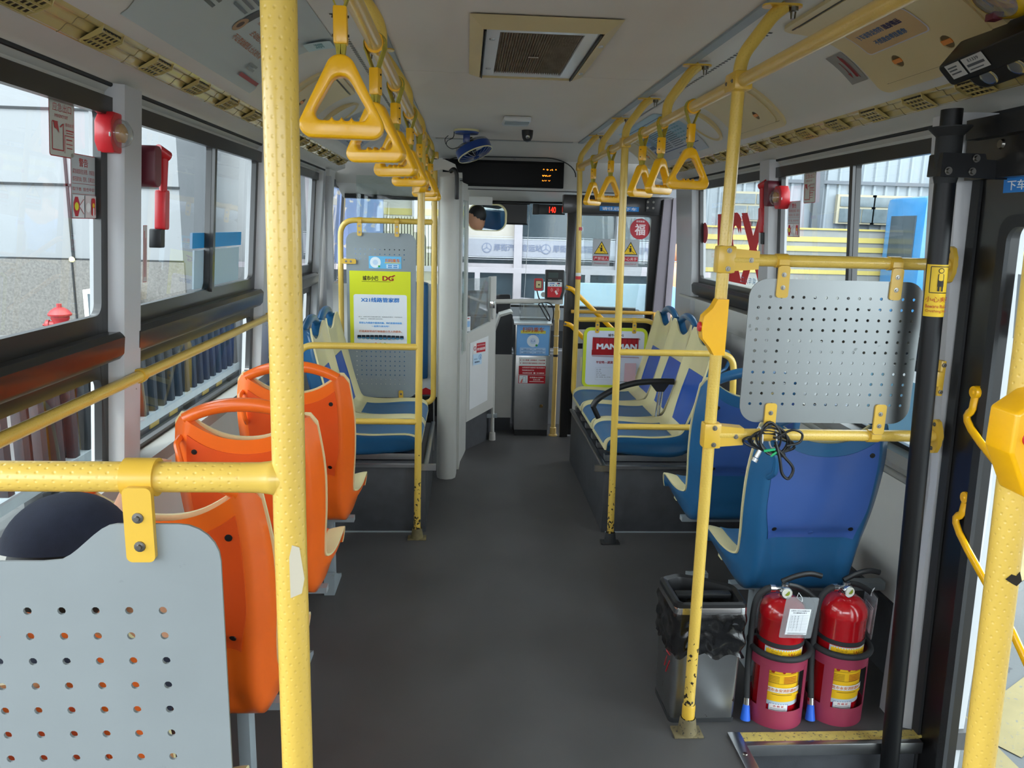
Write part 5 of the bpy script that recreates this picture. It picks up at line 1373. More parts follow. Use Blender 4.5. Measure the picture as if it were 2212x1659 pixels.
def warn_layers():
    return [('r', 0, 0, .125, .155, RD), ('r', 0, 0, .121, .151, '#bdc6ca'), ('t', '警告', 0, .058, .020, .045, RD, .02), ('t', '紧急破窗逃生装置，非紧急', 0, .036, .012, .11, RD, .0), ('t', '情况请勿动，否则，后果自负', 0, .018, .012, .11, RD, .0),
            ('r', 0, .007, .12, .001, RD), ('t', '取下盖  按击中部', -.002, -.006, .009, .11, RD, .0), ('r', 0, -.018, .12, .001, RD), ('r', -.030, -.048, .056, .054, '#e9edf0'), ('r', .031, -.048, .056, .054, '#e6dcdc'),
            ('p', [(-.056, -.04), (-.048, -.025), (-.034, -.025), (-.026, -.04), (-.026, -.056), (-.034, -.072), (-.048, -.072), (-.056, -.056)], '#c02a3a'), ('p', circ(-.041, -.048, .010, 14), '#e9e43a'), ('l', [(-.026, -.045), (-.006, -.03)], .002, RD), ('l', [(-.026, -.05), (-.006, -.066)], .002, RD),
            ('c', .016, -.05, .012, '#fafafa'), ('rr', .042, -.048, .02, .044, .006, '#c8343c'), ('c', .042, -.044, .006, '#f0c838'), ('rr', .042, -.06, .007, .02, .002, '#fafafa')]
glass_art('exit_sticker', -1, 1.925, 1.70, exit_layers(), 'red and white emergency exit sticker on the nearest left window')
glass_art('warning_sticker', -1, 2.025, 1.572, warn_layers(), 'tall red warning sticker below the dome breaker on the nearest left window')
glass_art('exit_sticker', 1, 3.235, 1.70, exit_layers(), 'red and white emergency exit sticker on the right sliding window')
glass_art('warning_sticker', 1, 3.385, 1.57, warn_layers(), 'red warning sticker below the breaker on the right sliding window')
f = wf(-1, 0)
o = art('pillar_label', lambda x, y, z=0: f(2.302+.0, 1.42+y, .028-x+z*0), [('r', 0, 0, .032, .165, RD)]) if False else None
b_ = art('pillar_label', lambda x, y, z=0: wf(-1, 0)(2.262+x, 1.40+y, .0455+z), [('r', 0, 0, .028, .16, RD), ('r', 0, 0, .025, .157, '#c9c2c0'), ('r', -.005, 0, .004, .13, RD), ('r', .004, -.01, .003, .11, RD)])
tag(b_, 'narrow red bordered label on the left pillar below the hammer', 'sticker')
b_ = art('pillar_label', lambda x, y, z=0: wf(1, 0)(3.60-x, 1.47+y, .0455+z), [('r', 0, 0, .028, .15, RD), ('r', 0, 0, .025, .147, '#c9c2c0'), ('r', -.005, 0, .004, .12, RD), ('r', .004, -.01, .003, .10, RD)])
tag(b_, 'narrow red bordered label on the right pillar below the hammer', 'sticker')
# big red route number, read from outside
o = art('route_number', lambda x, y, z=0: wf(1, 0)(4.08+x, 1.425+y, -.014-z), [('t', 'X21', 0, 0, .36, .72, '#cf1f26', .03)])
tag(o, 'big red route number X21 stuck on the right window, seen reversed', 'sticker')
o = art('entrance_sticker', lambda x, y, z=0: wf(1, 0)(3.95+x, 1.262+y, -.014-z), [('t', '乘车入口', 0, 0, .035, .22, '#7fa4cc', .0)]); tag(o, 'faint blue reversed characters low on the right window below the route number', 'sticker')
o = art('festival_sticker', lambda x, y, z=0: wf(1, 0)(4.70+x, 1.50+y, -.014-z), [('c', 0, 0, .062, '#b9474e'), ('t', '福', 0, -.004, .07, .06, '#f2e4e6', .03)]); tag(o, 'round red festival sticker at the far edge of the right window with the route number', 'sticker')
# blue sticker on sliding window (reversed) and ad strip low right
o = art('window_notice', lambda x, y, z=0: wf(-1, 0)(3.12-x, 1.425+y, -.013-z), [('r', 0, .0, .60, .055, '#2f9fe2'), ('t', '滨海湾公交', -.03, .0, .034, .22, '#e8eef4', .03), ('t', 'DG', .15, 0, .034, .08, '#c8543c', .05), ('r', 0, -.105, .55, .14, '#b7d3e2'), ('t', '乘车 请自备零钱，不找零', -.06, -.07, .016, .26, '#3b79b0', .0), ('t', '请刷卡或扫码上车，不开窗抛物', -.02, -.10, .011, .3, '#59788c', .0), ('t', '请勿与司机攀谈，不携带危险品', -.02, -.125, .011, .3, '#59788c', .0)])
tag(o, 'blue and white reversed bus notice on the left sliding window', 'sticker')
L = [('r', 0, 0, .55, .20, '#8fc4e4'), ('r', 0, -.08, .55, .05, '#4fae58')]
for k in range(8): L += [('r', -.25+.07*k, .02, .022, .15, '#3f9ad8' if k % 2 else '#57b07c'), ('c', -.23+.07*k, -.055, .03, '#3c9c50')]
L += [('p', [(-.05, -.02), (.0, .06), (.02, -.02)], '#d03434')]
o = art('window_advert', lambda x, y, z=0: wf(1, 0)(2.46-x, .93+y, -.013-z), L); tag(o, 'blue and green illustrated film on the lower right window behind the partition', 'sticker')
# ------------------------------------------------------------------ rear door (right) and what stands around it
XD = 1.42
def dfn(u, v, t=0): return V(sx(1, wall_hw(v))-.055-t, u, v)      # leaf plane follows the side lean
b = MB()
rows = [[b.bm.verts.new(dfn(y, z, -.02)) for y in (.70, 1.93)] for z in (-.28, .8, 1.2, 1.62)]
for r0, r1 in zip(rows[:-1], rows[1:]): b.face([r0[0], r0[1], r1[1], r1[0]], smooth=False)
d1 = struct(b, 'door_1', 'glass', 'black framed glazed rear door on the right', fix=False)
shape_obj('door_frame', [[(.62, -.30), (2.038, -.30), (2.038, 1.66), (.62, 1.66)], rrect(1.18, 1.66, .04, 6, 1.31, .715)], .035, 'blackframe', lambda x, y, z: dfn(x, y, z), d1)
shape_obj('frame_lip', [rrect(1.22, 1.70, .05, 6, 1.31, .715), rrect(1.16, 1.64, .04, 6, 1.31, .715)], .012, 'rubber', lambda x, y, z: dfn(x, y, z+.02), d1)
b = MB(); b.prism([(.5, 1.655), (2.038, 1.655), (2.038, 1.80), (.5, 1.80)], lambda u, v, t: dfn(u, v, t), -.03, .05, ); b.build('header_box', 'blackframe', d1)
b = MB(); b.prism([(.5, 1.752), (1.99, 1.752), (1.99, 1.80), (.5, 1.80)], lambda u, v, t: dfn(u, v, t), .05, .085); b.build('header_cover', 'black', d1)
for y in (1.90, 1.78, 1.72):
    b = MB(); b.lathe([(0, .006), (.010, .006), (.013, 0)], dfn(y, 1.71 if y < 1.85 else 1.735, .05), 12, axis=(-1, 0, 0)); b.build('bolt', 'screw', d1)
b = MB(); b.prism([(2.005, -.3), (2.038, -.3), (2.038, 1.66), (2.005, 1.66)], lambda u, v, t: dfn(u, v, t), .0175, .026); b.build('edge_seal', 'rubber', d1)
art('exit_label', lambda x, y, z=0: dfn(1.925-x-.10, 1.637+y, .0185+z), [('r', 0, 0, .20, .036, '#2a7fd0'), ('t', '下车请当心', 0, 0, .024, .17, '#eef4fa', .02)], d1)
for (ya, za, yb, zb) in ((1.93, 1.10, 1.25, .50), (1.935, .80, 1.22, .08)):
    b = MB(); pa, pb = dfn(ya, za, .045), dfn(yb, zb, .06)
    mid = dfn(ya-.012, za-.10, .060); m2 = dfn(ya-.0, za-.045, .052)
    b.tube(smooth_curve([tuple(pa), tuple(m2), tuple(mid), tuple(pa.lerp(pb, .45)), tuple(pb)], 5), .0125, 12, r2=.008, upv=(0, 1, 0)); gb = b.build('grab_bar', 'handle', d1)
    b = MB(); b.lathe([(0, .010), (.016, .010), (.018, .0), (.018, -.01), (0, -.01)], pa, 16, axis=(-1, 0, 0)); b.lathe([(0, .014), (.005, .013), (.007, .010)], pa, 10, axis=(-1, 0, 0)); b.build('mount', 'handle', gb)
L = [('r', 0, 0, .20, .165, '#b9c4ca'), ('p', [(-.085, -.01), (.085, -.01), (0, .075)], '#23211c'), ('p', [(-.076, -.006), (.076, -.006), (0, .067)], '#eec52a'), ('c', 0, .038, .009, '#23211c'), ('rr', 0, .012, .022, .032, .004, '#23211c'), ('r', -.007, -.002, .006, .02, '#23211c'), ('r', .007, -.002, .006, .02, '#23211c'), ('l', [(-.05, .03), (.06, -.01)], .004, '#23211c'),
     ('r', 0, -.038, .17, .036, '#d2303a'), ('t', '严禁站立', 0, -.038, .026, .15, '#f4e8e8', .01), ('t', 'Prohibit standing', 0, -.067, .014, .15, '#c23a44', .0)]
o = art('warning_sticker', lambda x, y, z=0: dfn(1.795-x, 1.335+y, -.018+z), L); tag(o, 'yellow triangle and red band warning sticker on the rear door glass', 'sticker')
# black door shaft
o = thing('door_shaft', 'thick black vertical door shaft in front of the rear door jamb', 'shaft', (1.29, 1.95, -.29))
top, bot = V(1.212, 1.95, 1.82), V(1.300, 1.95, -.29)
b = MB(); b.tube([bot, top], .0255, 28, upv=(0, 1, 0)); b.build('tube', mat('shaft_black', '#0e0f11', .42, spec=.35), o)
at_ = lambda z: bot.lerp(top, (z+.29)/2.11)
b = MB(); ax_ = (top-bot).normalized()
b.lathe([(.0256, -.08), (.030, -.06), (.031, .0), (.031, .035), (.050, .055), (.050, .058), (.026, .045)], at_(1.72), 28, axis=ax_); b.build('flared_collar', 'rubber', o)
b = MB(); b.prism([(-.04, 1.655), (.20, 1.65), (.20, 1.695), (.075, 1.698), (.07, 1.712), (-.04, 1.712)], lambda u, v, t: V(1.222+u, 1.918+t, v), -.004, .008); b.box(1.188, 1.25, 1.915, 1.985, 1.656, 1.712, bev=.004); br = b.build('bracket', 'black', o)
for p in ((1.20, 1.668), (1.262, 1.668), (1.268, 1.70)):
    b = MB(); b.lathe([(0, .008), (.006, .008), (.007, .002), (.010, .002), (.010, 0)], (p[0], 1.913, p[1]), 12, axis=(0, -1, 0)); b.build('bolt', 'screw', br)
def shaft_wrap(x, y, z=0):
    c = at_(1.368+y); a = -PI/2-.12 + x/.0255
    return c+V(math.cos(a), math.sin(a), 0)*(.0256+z)
L = [('r', 0, 0, .075, .135, '#e3bd2e'), ('l', [(-.024, .062), (.026, .062), (.026, -.005), (-.024, -.005), (-.024, .062)], .0022, '#26231c'), ('c', 0, .052, .007, '#26231c'), ('c', 0, .052, .005, '#e3bd2e'), ('rr', 0, .033, .014, .022, .003, '#26231c'), ('rr', 0, .035, .010, .018, .003, '#e3bd2e'), ('r', 0, .018, .014, .014, '#26231c'), ('r', -.004, .006, .004, .014, '#26231c'), ('r', .004, .006, .004, .014, '#26231c'),
     ('t', '小心夹手', 0, -.022, .014, .062, '#b02a2a', .01), ('t', 'Beware Risk of', 0, -.040, .009, .058, '#b02a2a', .0), ('t', 'Crushing Hand', 0, -.053, .009, .056, '#b02a2a', .0)]
st_ = art('safety_sticker', shaft_wrap, L, o, curve=(0, .006)); st_['label'] = 'yellow wrap-around hand crushing warning sticker'
# jamb bracket (yellow) between the two bars
o = thing('jamb_bracket', 'small yellow clamp bracket on the door jamb between the two bars', 'bracket', (1.42, 2.03, 1.14))
b = MB(); b.box(1.318, 1.333, 2.012, 2.036, 1.07, 1.17, bev=.003); b.box(1.298, 1.325, 2.004, 2.026, 1.098, 1.140, bev=.004); m_ = b.build('plate', 'clamp', o); screws(m_, [(1.326, 2.010, 1.158), (1.326, 2.010, 1.082)], (0, -1, 0), .006)
# near right pole with large amber button
o = thing('grab_pole', 'yellow dimpled pole at the bottom right corner, nearest the camera on the right', 'pole', (.62, .76, 0), 'yellow grab poles')
b = MB(); b.tube([(.650, .76, .0), (.598, .76, 1.243), (.568, .76, 2.07)], .0165, 32, upv=(0, 1, 0)); b.build('tube', 'yellow', o)
b = MB(); base_flange(b, .650, .76); b.build('foot', 'clamp', o)
b = MB(); b.prism([(-.006, 0), (0, .006), (.006, .004), (.009, .009), (.013, -.002), (.008, -.008), (.002, -.005)], lambda u, v, t: V(.600+u, .7432+t, 1.137+v), 0, .0005); b.build('bare_patch', '#241f18', o)
o = thing('stop_button', 'large amber stop request button with a red push disc at the right edge', 'button', (.585, .745, 1.24))
def bfn(u, v, t): return V(.588-.12*0+u, .735+t, 1.300+v)
b = MB(); me = shape_mesh([tri([(-.010, -.060), (.050, -.055), (.055, .055), (.006, .060), (-.034, .030), (-.034, -.012)], [.006]*6, 4)], .034, .004, 2); b.add_mesh(me, lambda c: bfn(c.x, c.y, c.z)); 
for f_ in b.bm.faces: f_.smooth = True
b.build('housing', 'handle', o, angle=50)
b = MB(); b.lathe([(0, .005), (.006, .005), (.0078, -.001)], bfn(-.017, .004, -.0215), 20, axis=(0, -1, 0)); b.build('push_button', 'red', o)
for q in ((.008, .046), (.004, -.046)):
    b = MB(); b.lathe([(0, .002), (.0035, .002), (.004, 0)], bfn(q[0], q[1], -.0212), 12, axis=(0, -1, 0)); b.build('screw', 'black', o)

# rubbish bin -------------------------------------------------------------------------------
o = thing('rubbish_bin', 'stainless steel rubbish bin with black bag, behind the chipped yellow pole', 'bin', (.75, 2.17, 0))
P = tri([(.645, 2.085), (.862, 2.085), (.868, 2.205), (.775, 2.265), (.700, 2.292), (.640, 2.265)], [.018, .014, .035, .05, .03, .02], 5)
cxb, cyb = .755, 2.17
PD = []
for i in range(len(P)):
    a_, c_ = Vector(P[i]), Vector(P[(i+1) % len(P)]); n_ = max(1, int((c_-a_).length/.008))
    PD += [tuple(a_.lerp(c_, k/n_)) for k in range(n_)]
from mathutils import noise
def ringpts(k, z, wob=0, sd=0, shear=0):
    out = []
    for x, y in PD:
        w = noise.noise(Vector((x*38, y*38, z*26+sd*.13)))*1.6+noise.noise(Vector((x*95, y*95, z*70)))*.6 if wob else 0
        out.append((cxb+(x-cxb)*k*(1+w*wob), cyb+(y-cyb)*k*(1+w*wob), z+(noise.noise(Vector((x*30, y*30, 7.0)))*wob*.45)))
    return out
def loft(b, rings, mi=0, cap0=False, cap1=False):
    R = [[b.bm.verts.new(p) for p in r] for r in rings]
    for r0, r1 in zip(R[:-1], R[1:]):
        for j in range(len(r0)): b.face([r0[j], r0[(j+1) % len(r0)], r1[(j+1) % len(r0)], r1[j]], mi)
    if cap0: b.face(R[0][::-1], mi, smooth=False)
    if cap1: b.face(R[-1], mi, smooth=False)
b = MB(); loft(b, [ringpts(.93, .012), ringpts(.94, .03), ringpts(.985, .36)], cap0=True); b.build('body', mat('scuffed_steel', '#9fa1a2', .34, 1, var=.12, vs=6, dark='#5c4a3a', dth=.70), o)
b = MB(); loft(b, [ringpts(.95, 0), ringpts(.95, .014)], cap0=True, cap1=True); b.build('base', 'rubber', o)
b = MB()
b2 = [ringpts(1.02, .375)]+[ringpts(1.045+.03*math.sin(i*.9), .370-.010*i, .012+.0045*min(i, 10), 1) for i in range(1, 15)]
loft(b, b2); b.build('bag', 'bag', o, angle=180)
b = MB(); loft(b, [ringpts(1.0, .335), ringpts(1.035, .336), ringpts(1.035, .388), ringpts(1.02, .392)]); b.build('rim_band', 'chrome', o)
b = MB(); loft(b, [ringpts(1.028, .386), ringpts(1.02, .402), ringpts(.95, .408), ringpts(.84, .402), ringpts(.80, .385), ringpts(.78, .34)]); b.build('lid_frame', 'black', o)
b = MB(); b.box(.665, .84, 2.155, 2.185, .385, .40, bev=.004); b.build('divider', 'black', o)
b = MB(); loft(b, [ringpts(.79, .345, .03, 9), ringpts(.70, .31, .08, 10), ringpts(.4, .30, .1, 11)], cap1=True); b.build('bag_inside', 'bag', o, angle=180)
b = MB(); b.tube([(.647, 2.11, .235), (.6465, 2.16, .25), (.6462, 2.18, .23), (.6462, 2.15, .21), (.6464, 2.12, .215)], .0022, 5); b.tube([(.648, 2.12, .195), (.647, 2.15, .14)], .002, 5); b.tube([(.648, 2.15, .195), (.647, 2.17, .15)], .002, 5); b.build('red_mark', '#a5242c', o)

# fire extinguishers in crimson floor stands ---------------------------------------------------
def make_ext():
    t = thing('fire_extinguisher', '', 'fire extinguisher', (0, 0, 0), 'fire extinguishers behind the step')
    b = MB(); b.lathe([(0, .012), (.060, .012), (.069, .022), (.070, .04), (.070, .345), (.071, .347), (.070, .352), (.068, .368), (.058, .388), (.038, .402), (.020, .406), (.016, .412)], (0, 0, 0), 40); b.build('cylinder', 'redpaint', t)
    b = MB(); b.lathe([(.0705, .262), (.0722, .263), (.0722, .276), (.0705, .277)], (0, 0, 0), 40); b.tube([(-.07, .01, .27), (-.095, .005, .27)], .004, 6); b.build('strap', 'rubber', t)
    b = MB(); b.lathe([(.012, .408), (.015, .412), (.015, .428), (.011, .432), (.011, .446), (0, .447)], (0, 0, 0), 18); b.tube([(-.008, -.002, .428), (-.045, -.004, .432)], .008, 12); b.build('valve', 'steel', t)
    b = MB(); b.lathe([(0, 0), (.019, 0), (.020, .006), (.018, .011), (0, .012)], (-.006, -.018, .425), 22, axis=(0, -1, .15)); gg = b.build('gauge', 'chrome', t)
    b = MB(); b.lathe([(0, .0125), (.015, .0122)], (-.006, -.018, .425), 18, axis=(0, -1, .15)); b.build('dial', '#dcdcd0', gg)
    b = MB(); b.lathe([(0, .0132), (.009, .0130)], (-.006, -.018, .427), 14, axis=(0, -1, .15), arc=.5); b.build('green_arc', '#8a9a2c', gg)
    b = MB(); b.tube(smooth_curve([(-.012, 0, .452), (.03, 0, .470), (.075, 0, .478), (.112, 0, .470)], 5), .0065, 10, r2=.009, upv=(0, 1, 0)); b.build('lever', 'black', t)
    b = MB(); b.tube(smooth_curve([(.010, 0, .440), (.045, 0, .432), (.085, 0, .408), (.112, 0, .380)], 5), .0055, 10, r2=.009, upv=(0, 1, 0)); b.build('carry_handle', 'black', t)
    b = MB(); b.tube(smooth_curve([(-.040, -.004, .432), (-.060, -.004, .430), (-.083, -.002, .405), (-.092, .0, .36), (-.094, 0, .27), (-.098, -.010, .17), (-.102, -.035, .06)], 5), .0095, 12); hs = b.build('hose', 'rubber', t)
    b = MB(); b.tube([(-.100, -.030, .075), (-.102, -.036, .055)], .0115, 12); b.tube([(-.034, -.003, .431), (-.050, -.004, .432)], .0115, 12); b.build('ferrule', 'chrome', hs)
    b = MB(); b.tube([(-.102, -.036, .056), (-.105, -.045, .008)], [.010, .0155], 16); b.build('nozzle', mat('nozzle_blue', '#1f63d6', .45) if 'nozzle_blue' not in bpy.data.materials else bpy.data.materials['nozzle_blue'], hs)
    def cyl(a0, zc, r=.0702):
        return lambda x, y, z=0: V(math.sin(a0+x/r)*(r+z), -math.cos(a0+x/r)*(r+z), zc+y)
    Y = '#eebf22'; D = '#7a5a1c'; Rr = '#a8301f'
    L = [('r', 0, 0, .132, .190, '#b9cad2'), ('r', 0, .004, .122, .170, Y), ('r', 0, .045, .122, .0012, D), ('r', 0, .012, .122, .0012, D), ('r', 0, -.020, .122, .0012, D)]
    for i in range(3):
        x = -.034+.034*i; L += [('rr', x, .065, .024, .026, .005, '#8a6a20'), ('rr', x, .065, .0215, .0235, .004, Y), ('rr', x-.004, .066, .007, .015, .003, '#2f8ad0'), ('p', [(x, .056), (x+.008, .058), (x+.005, .070)], Rr)]
    L += [('rr', -.032, .027, .010, .024, .003, Rr), ('rr', .0, .027, .008, .022, .003, Rr), ('l', [(0, .036), (.022, .024)], .001, D), ('p', [(.020, .016), (.040, .016), (.036, .030), (.031, .022), (.028, .028)], Rr)]
    for k in range(5): L.append(('r', .022, .004-.0048*k, .042, .0018, Rr)); L.append(('r', -.03, .004-.0048*k, .036, .0014, D))
    L += [('r', 0, -.0405, .122, .017, '#dfe3dc'), ('t', '东莞市永安消防器材厂', 0, -.0405, .011, .112, '#c9701f', .03), ('r', 0, -.0555, .122, .010, Y), ('r', 0, -.0555, .06, .002, D)]
    art('instruction_label', cyl(-.1, .165), L, t, curve=(0, .008), thick=.0004, step=.00012)
    art('maker_band', cyl(-.05, .240), [('r', 0, 0, .118, .036, Y), ('t', 'MFZ/ABC4型', -.032, .008, .007, .032, D, .01), ('t', '净含量：4kg', -.032, -.006, .008, .030, D, .03), ('t', 'W', .014, .0, .018, .022, '#c2631f', .02), ('c', .038, .002, .006, '#c2631f'), ('c', .038, .002, .0048, Y), ('r', .036, -.010, .026, .003, D)], t, curve=(0, .008), thick=.0004, step=.00012)
    art('certificate_label', cyl(-.20, .062), [('rr', 0, 0, .060, .028, .004, '#37489a'), ('rr', 0, 0, .057, .025, .003, '#e6e6e4'), ('t', '合 格 证', .0, .006, .007, .032, '#b8343c', .03), ('r', 0, -.002, .046, .0015, '#6c6f86'), ('r', 0, -.007, .046, .0015, '#6c6f86')], t, curve=(0, .008), thick=.0004, step=.00012)
    return t
def make_stand():
    t = thing('extinguisher_stand', '', 'stand', (0, 0, 0), 'crimson extinguisher stands')
    b = MB(); b.lathe([(.078, .004), (.088, .004), (.088, .062), (.0865, .062), (.0865, .006), (0, .006)], (0, 0, 0), 40); b.lathe([(0, 0), (.088, 0), (.088, .004)], (0, 0, 0), 40); b.build('tray', 'pinkred', t)
    b = MB(); b.lathe([(.0865, .195), (.088, .195), (.088, .235), (.0865, .235), (.0865, .195)], (0, 0, 0), 40); b.build('hoop', 'pinkred', t)
    for a in (math.radians(-138), math.radians(-42), math.radians(90)):
        b = MB(); b.lathe([(.0865, .05), (.0885, .05), (.0885, .205), (.0865, .205), (.0865, .05)], (0, 0, 0), 5, arc=.055, start=a-.055*PI); b.build('upright', 'pinkred', t)
    b = MB(); b.tube([(.090*math.cos(2*PI*k/40), .090*math.sin(2*PI*k/40), .240) for k in range(40)], .0095, 12, closed=True); b.build('rubber_rim', 'rubber', t)
    return t
e = make_ext(); sd_ = make_stand()
E1, E2 = (.998, 2.135, 0), (1.198, 2.145, 0)
place(sd_, E1, 0, 'crimson steel floor stand holding the left fire extinguisher', True)
place(sd_, E2, math.radians(6), 'crimson steel floor stand holding the right fire extinguisher')
place(e, E1, math.radians(0), 'red fire extinguisher with the paper record hanging in front, left of the pair', True)
place(e, E2, math.radians(8), 'red fire extinguisher in the stand next to the door shaft, right of the pair')
def tag_bag(o_, r_, u_, lb):
    t = thing('record_tag', lb, 'tag', o_, 'inspection tags')
    F_ = frame_fn(o_, r_, u_)
    b = MB(); me = shape_mesh([rrect(.100, .140, .006, 4)], .0015); b.add_mesh(me, lambda c: F_(c.x, c.y, c.z+.001)); b.build('pouch', 'vinylbag', t)
    L = [('r', 0, -.014, .066, .088, '#e9edf0'), ('t', '东莞市小巴公交有限公司', 0, .024, .005, .056, '#3c4048', .02), ('t', '灭火器检查记录卡', 0, .017, .005, .042, '#3c4048', .02)]
    for k in range(11): L.append(('r', 0, .009-.0052*k, .058, .0005, '#7c828c'))
    for k in range(4): L.append(('r', -.026+.012*k, -.018, .0005, .055, '#7c828c'))
    for k in range(8):
        for j in range(3): L.append(('r', -.022+.009*j, .006-.0052*k, .003, .0014, '#4c5058'))
    L += [('r', 0, -.049, .058, .0012, '#4c5058'), ('r', -.004, -.0525, .05, .001, '#4c5058')]
    pc = art('paper', lambda x, y, z=0: F_(x, y, z-.0012+.0028), L, t, step=.00012, thick=.0002)
    b = MB(); b.tube([F_(.0, .056, .002), F_(-.002, .068, .0), F_(-.010, .078, -.01), F_(-.016, .066, -.004), F_(-.0, .054, .0)], .0012, 6); b.build('string', 'white', t)
tag_bag((1.000, 2.030, .388), (1, .02, -.04), (.04, -.10, 1), 'clear pouch with a printed record card hanging on the left fire extinguisher')
tag_bag((1.285, 2.150, .340), (-.15, -1, 0), (.03, 0, 1), 'clear pouch with record card hanging edge-on beside the right fire extinguisher')

# person seated behind the near plate --------------------------------------------------------------
def person_mesh(name, joints, edges, m, parent, levels=2):
    me = bpy.data.meshes.new(name); me.from_pydata([j[:3] for j in joints], edges, [])
    o = bpy.data.objects.new(name, me); COL.objects.link(o); o.parent = parent; ORG[o] = ORG[parent]
    org = ORG[parent]
    for v in me.vertices: v.co -= org
    o.modifiers.new('skin', 'SKIN')
    for sv, j in zip(me.skin_vertices[0].data, joints): sv.radius = (j[3], j[4] if len(j) > 4 else j[3])
    me.skin_vertices[0].data[0].use_root = True
    s_ = o.modifiers.new('sub', 'SUBSURF'); s_.levels = s_.render_levels = levels
    o.modifiers['skin'].use_smooth_shade = True
    me.materials.append(M[m] if m in M else m)
    return o
px_, py_ = -.652, 1.17
pe = thing('person', 'seated person in a navy baseball cap, one arm resting on the orange seat ahead', 'person', (px_, py_, .44))
hz = .935
J = [(px_, py_, .50, .13, .11), (px_, py_+.02, .62, .12, .10), (px_, py_+.03, .745, .14, .10), (px_, py_+.04, .82, .055, .05), (px_, py_+.05, .88, .05, .05)]
# left arm up to the seat ahead, right arm on lap
J += [(px_-.15, py_+.03, .76, .052), (px_-.17, py_+.13, .66, .042), (px_-.08, py_+.24, .58, .033)]
J += [(px_+.14, py_+.04, .77, .052), (px_+.10, py_+.07, .84, .044), (px_+.035, py_+.20, .955, .038), (px_+.02, py_+.31, 1.0, .026)]
J += [(px_-.09, py_+.05, .50, .085), (px_-.10, py_+.27, .49, .065), (px_-.10, py_+.29, .30, .05), (px_-.10, py_+.30, .09, .04)]
J += [(px_+.09, py_+.05, .50, .085), (px_+.10, py_+.27, .49, .065), (px_+.10, py_+.29, .30, .05), (px_+.10, py_+.30, .09, .04)]
E_ = [(0, 1), (1, 2), (2, 3), (3, 4), (2, 5), (5, 6), (6, 7), (2, 8), (8, 9), (9, 10), (10, 11), (0, 12), (12, 13), (13, 14), (14, 15), (0, 16), (16, 17), (17, 18), (18, 19)]
person_mesh('body', J, E_, 'skin', pe)
b = MB(); b.ball((px_, py_+.055, hz-.005), .074, .090, .106, 20); b.ball((px_, py_+.147, hz-.01), .012, .02, .016, 10)
for s_ in (-1, 1): b.ball((px_+s_*.076, py_+.05, hz-.005), .010, .018, .028, 10)
b.build('head', 'skin', pe)
b = MB(); b.ball((px_, py_+.035, hz+.0), .080, .086, .100, 20); b.build('hair', 'hair', pe)
b = MB(); cc_ = V(px_, py_+.058, hz+.028)
tilt = Matrix.Rotation(math.radians(-16), 3, 'X')
def capf(u, v):
    a = 2*PI*u; e = v*PI/2; rib = 1+.012*abs(math.sin(3*a))
    return cc_+tilt @ V(.092*math.cos(a)*math.cos(e)*rib, .112*math.sin(a)*math.cos(e)*rib, .092*math.sin(e)-.002)
b.grid(capf, 48, 12, closed_u=True); b.build('cap', 'navy', pe, angle=80)
b = MB(); b.ball(cc_+tilt @ V(0, 0, .091), .009, .009, .005, 12); b.build('cap_button', 'navy', pe)
b = MB()
for k in range(1): b.grid(lambda u, v: cc_+tilt @ V((.082-.0*v)*math.cos(PI*(.12+.76*u))*(1-.1*v), .090*math.sin(PI*(.12+.76*u))+.075*v*math.sin(PI*u), .004-.018*v), 16, 5); b.grid(lambda u, v: cc_+tilt @ V((.082)*math.cos(PI*(.12+.76*u))*(1-.1*v), .090*math.sin(PI*(.12+.76*u))+.075*v*math.sin(PI*u), .000-.018*v), 16, 5)
b.build('cap_peak', 'navy', pe)
JT = [(px_, py_, .48, .15, .13), (px_, py_+.02, .62, .135, .115), (px_, py_+.03, .745, .155, .115), (px_, py_+.035, .80, .07, .065), (px_-.15, py_+.03, .76, .066), (px_-.165, py_+.08, .70, .060), (px_+.145, py_+.04, .77, .066), (px_+.13, py_+.05, .80, .058)]
person_mesh('shirt', JT, [(0, 1), (1, 2), (2, 3), (2, 4), (4, 5), (2, 6), (6, 7)], 'navy', pe)
TR = [(px_, py_, .50, .135, .115), (px_-.09, py_+.05, .50, .098), (px_-.10, py_+.27, .49, .08), (px_-.10, py_+.29, .30, .068), (px_-.10, py_+.30, .12, .06), (px_+.09, py_+.05, .50, .098), (px_+.10, py_+.27, .49, .08), (px_+.10, py_+.29, .30, .068), (px_+.10, py_+.30, .12, .06)]
person_mesh('trousers', TR, [(0, 1), (1, 2), (2, 3), (3, 4), (0, 5), (5, 6), (6, 7), (7, 8)], 'black', pe)
for s_ in (-1, 1):
    b = MB(); b.ball((px_+s_*.10, py_+.34, .045), .045, .12, .045, 16); b.build('shoe', 'black', pe)
# hand closed over the arch of the seat ahead: palm, four fingers and a thumb
hx, hy_, hz_ = px_+.03, py_+.352, .985
H = [(hx+.03, hy_-.02, hz_+.01, .022), (hx-.01, hy_+.01, hz_+.018, .028, .016), (hx-.035, hy_+.02, hz_+.018, .026, .014)]
E2_ = [(0, 1), (1, 2)]
for k in range(4):
    x0 = hx-.050+.021*k; L_ = (.020, .026, .028, .025)[k]
    i0 = len(H); H += [(x0, hy_+.030, hz_+.018, .0085), (x0, hy_+.030+L_, hz_+.006, .0085), (x0, hy_+.028+L_, hz_-.022, .0075)]
    E2_ += [(2 if k < 2 else 1, i0), (i0, i0+1), (i0+1, i0+2)]
i0 = len(H); H += [(hx+.012, hy_+.0, hz_+.0, .011), (hx-.012, hy_+.004, hz_-.022, .009), (hx-.03, hy_+.008, hz_-.028, .008)]; E2_ += [(0, i0), (i0, i0+1), (i0+1, i0+2)]
person_mesh('hand', H, E2_, 'skin', pe)
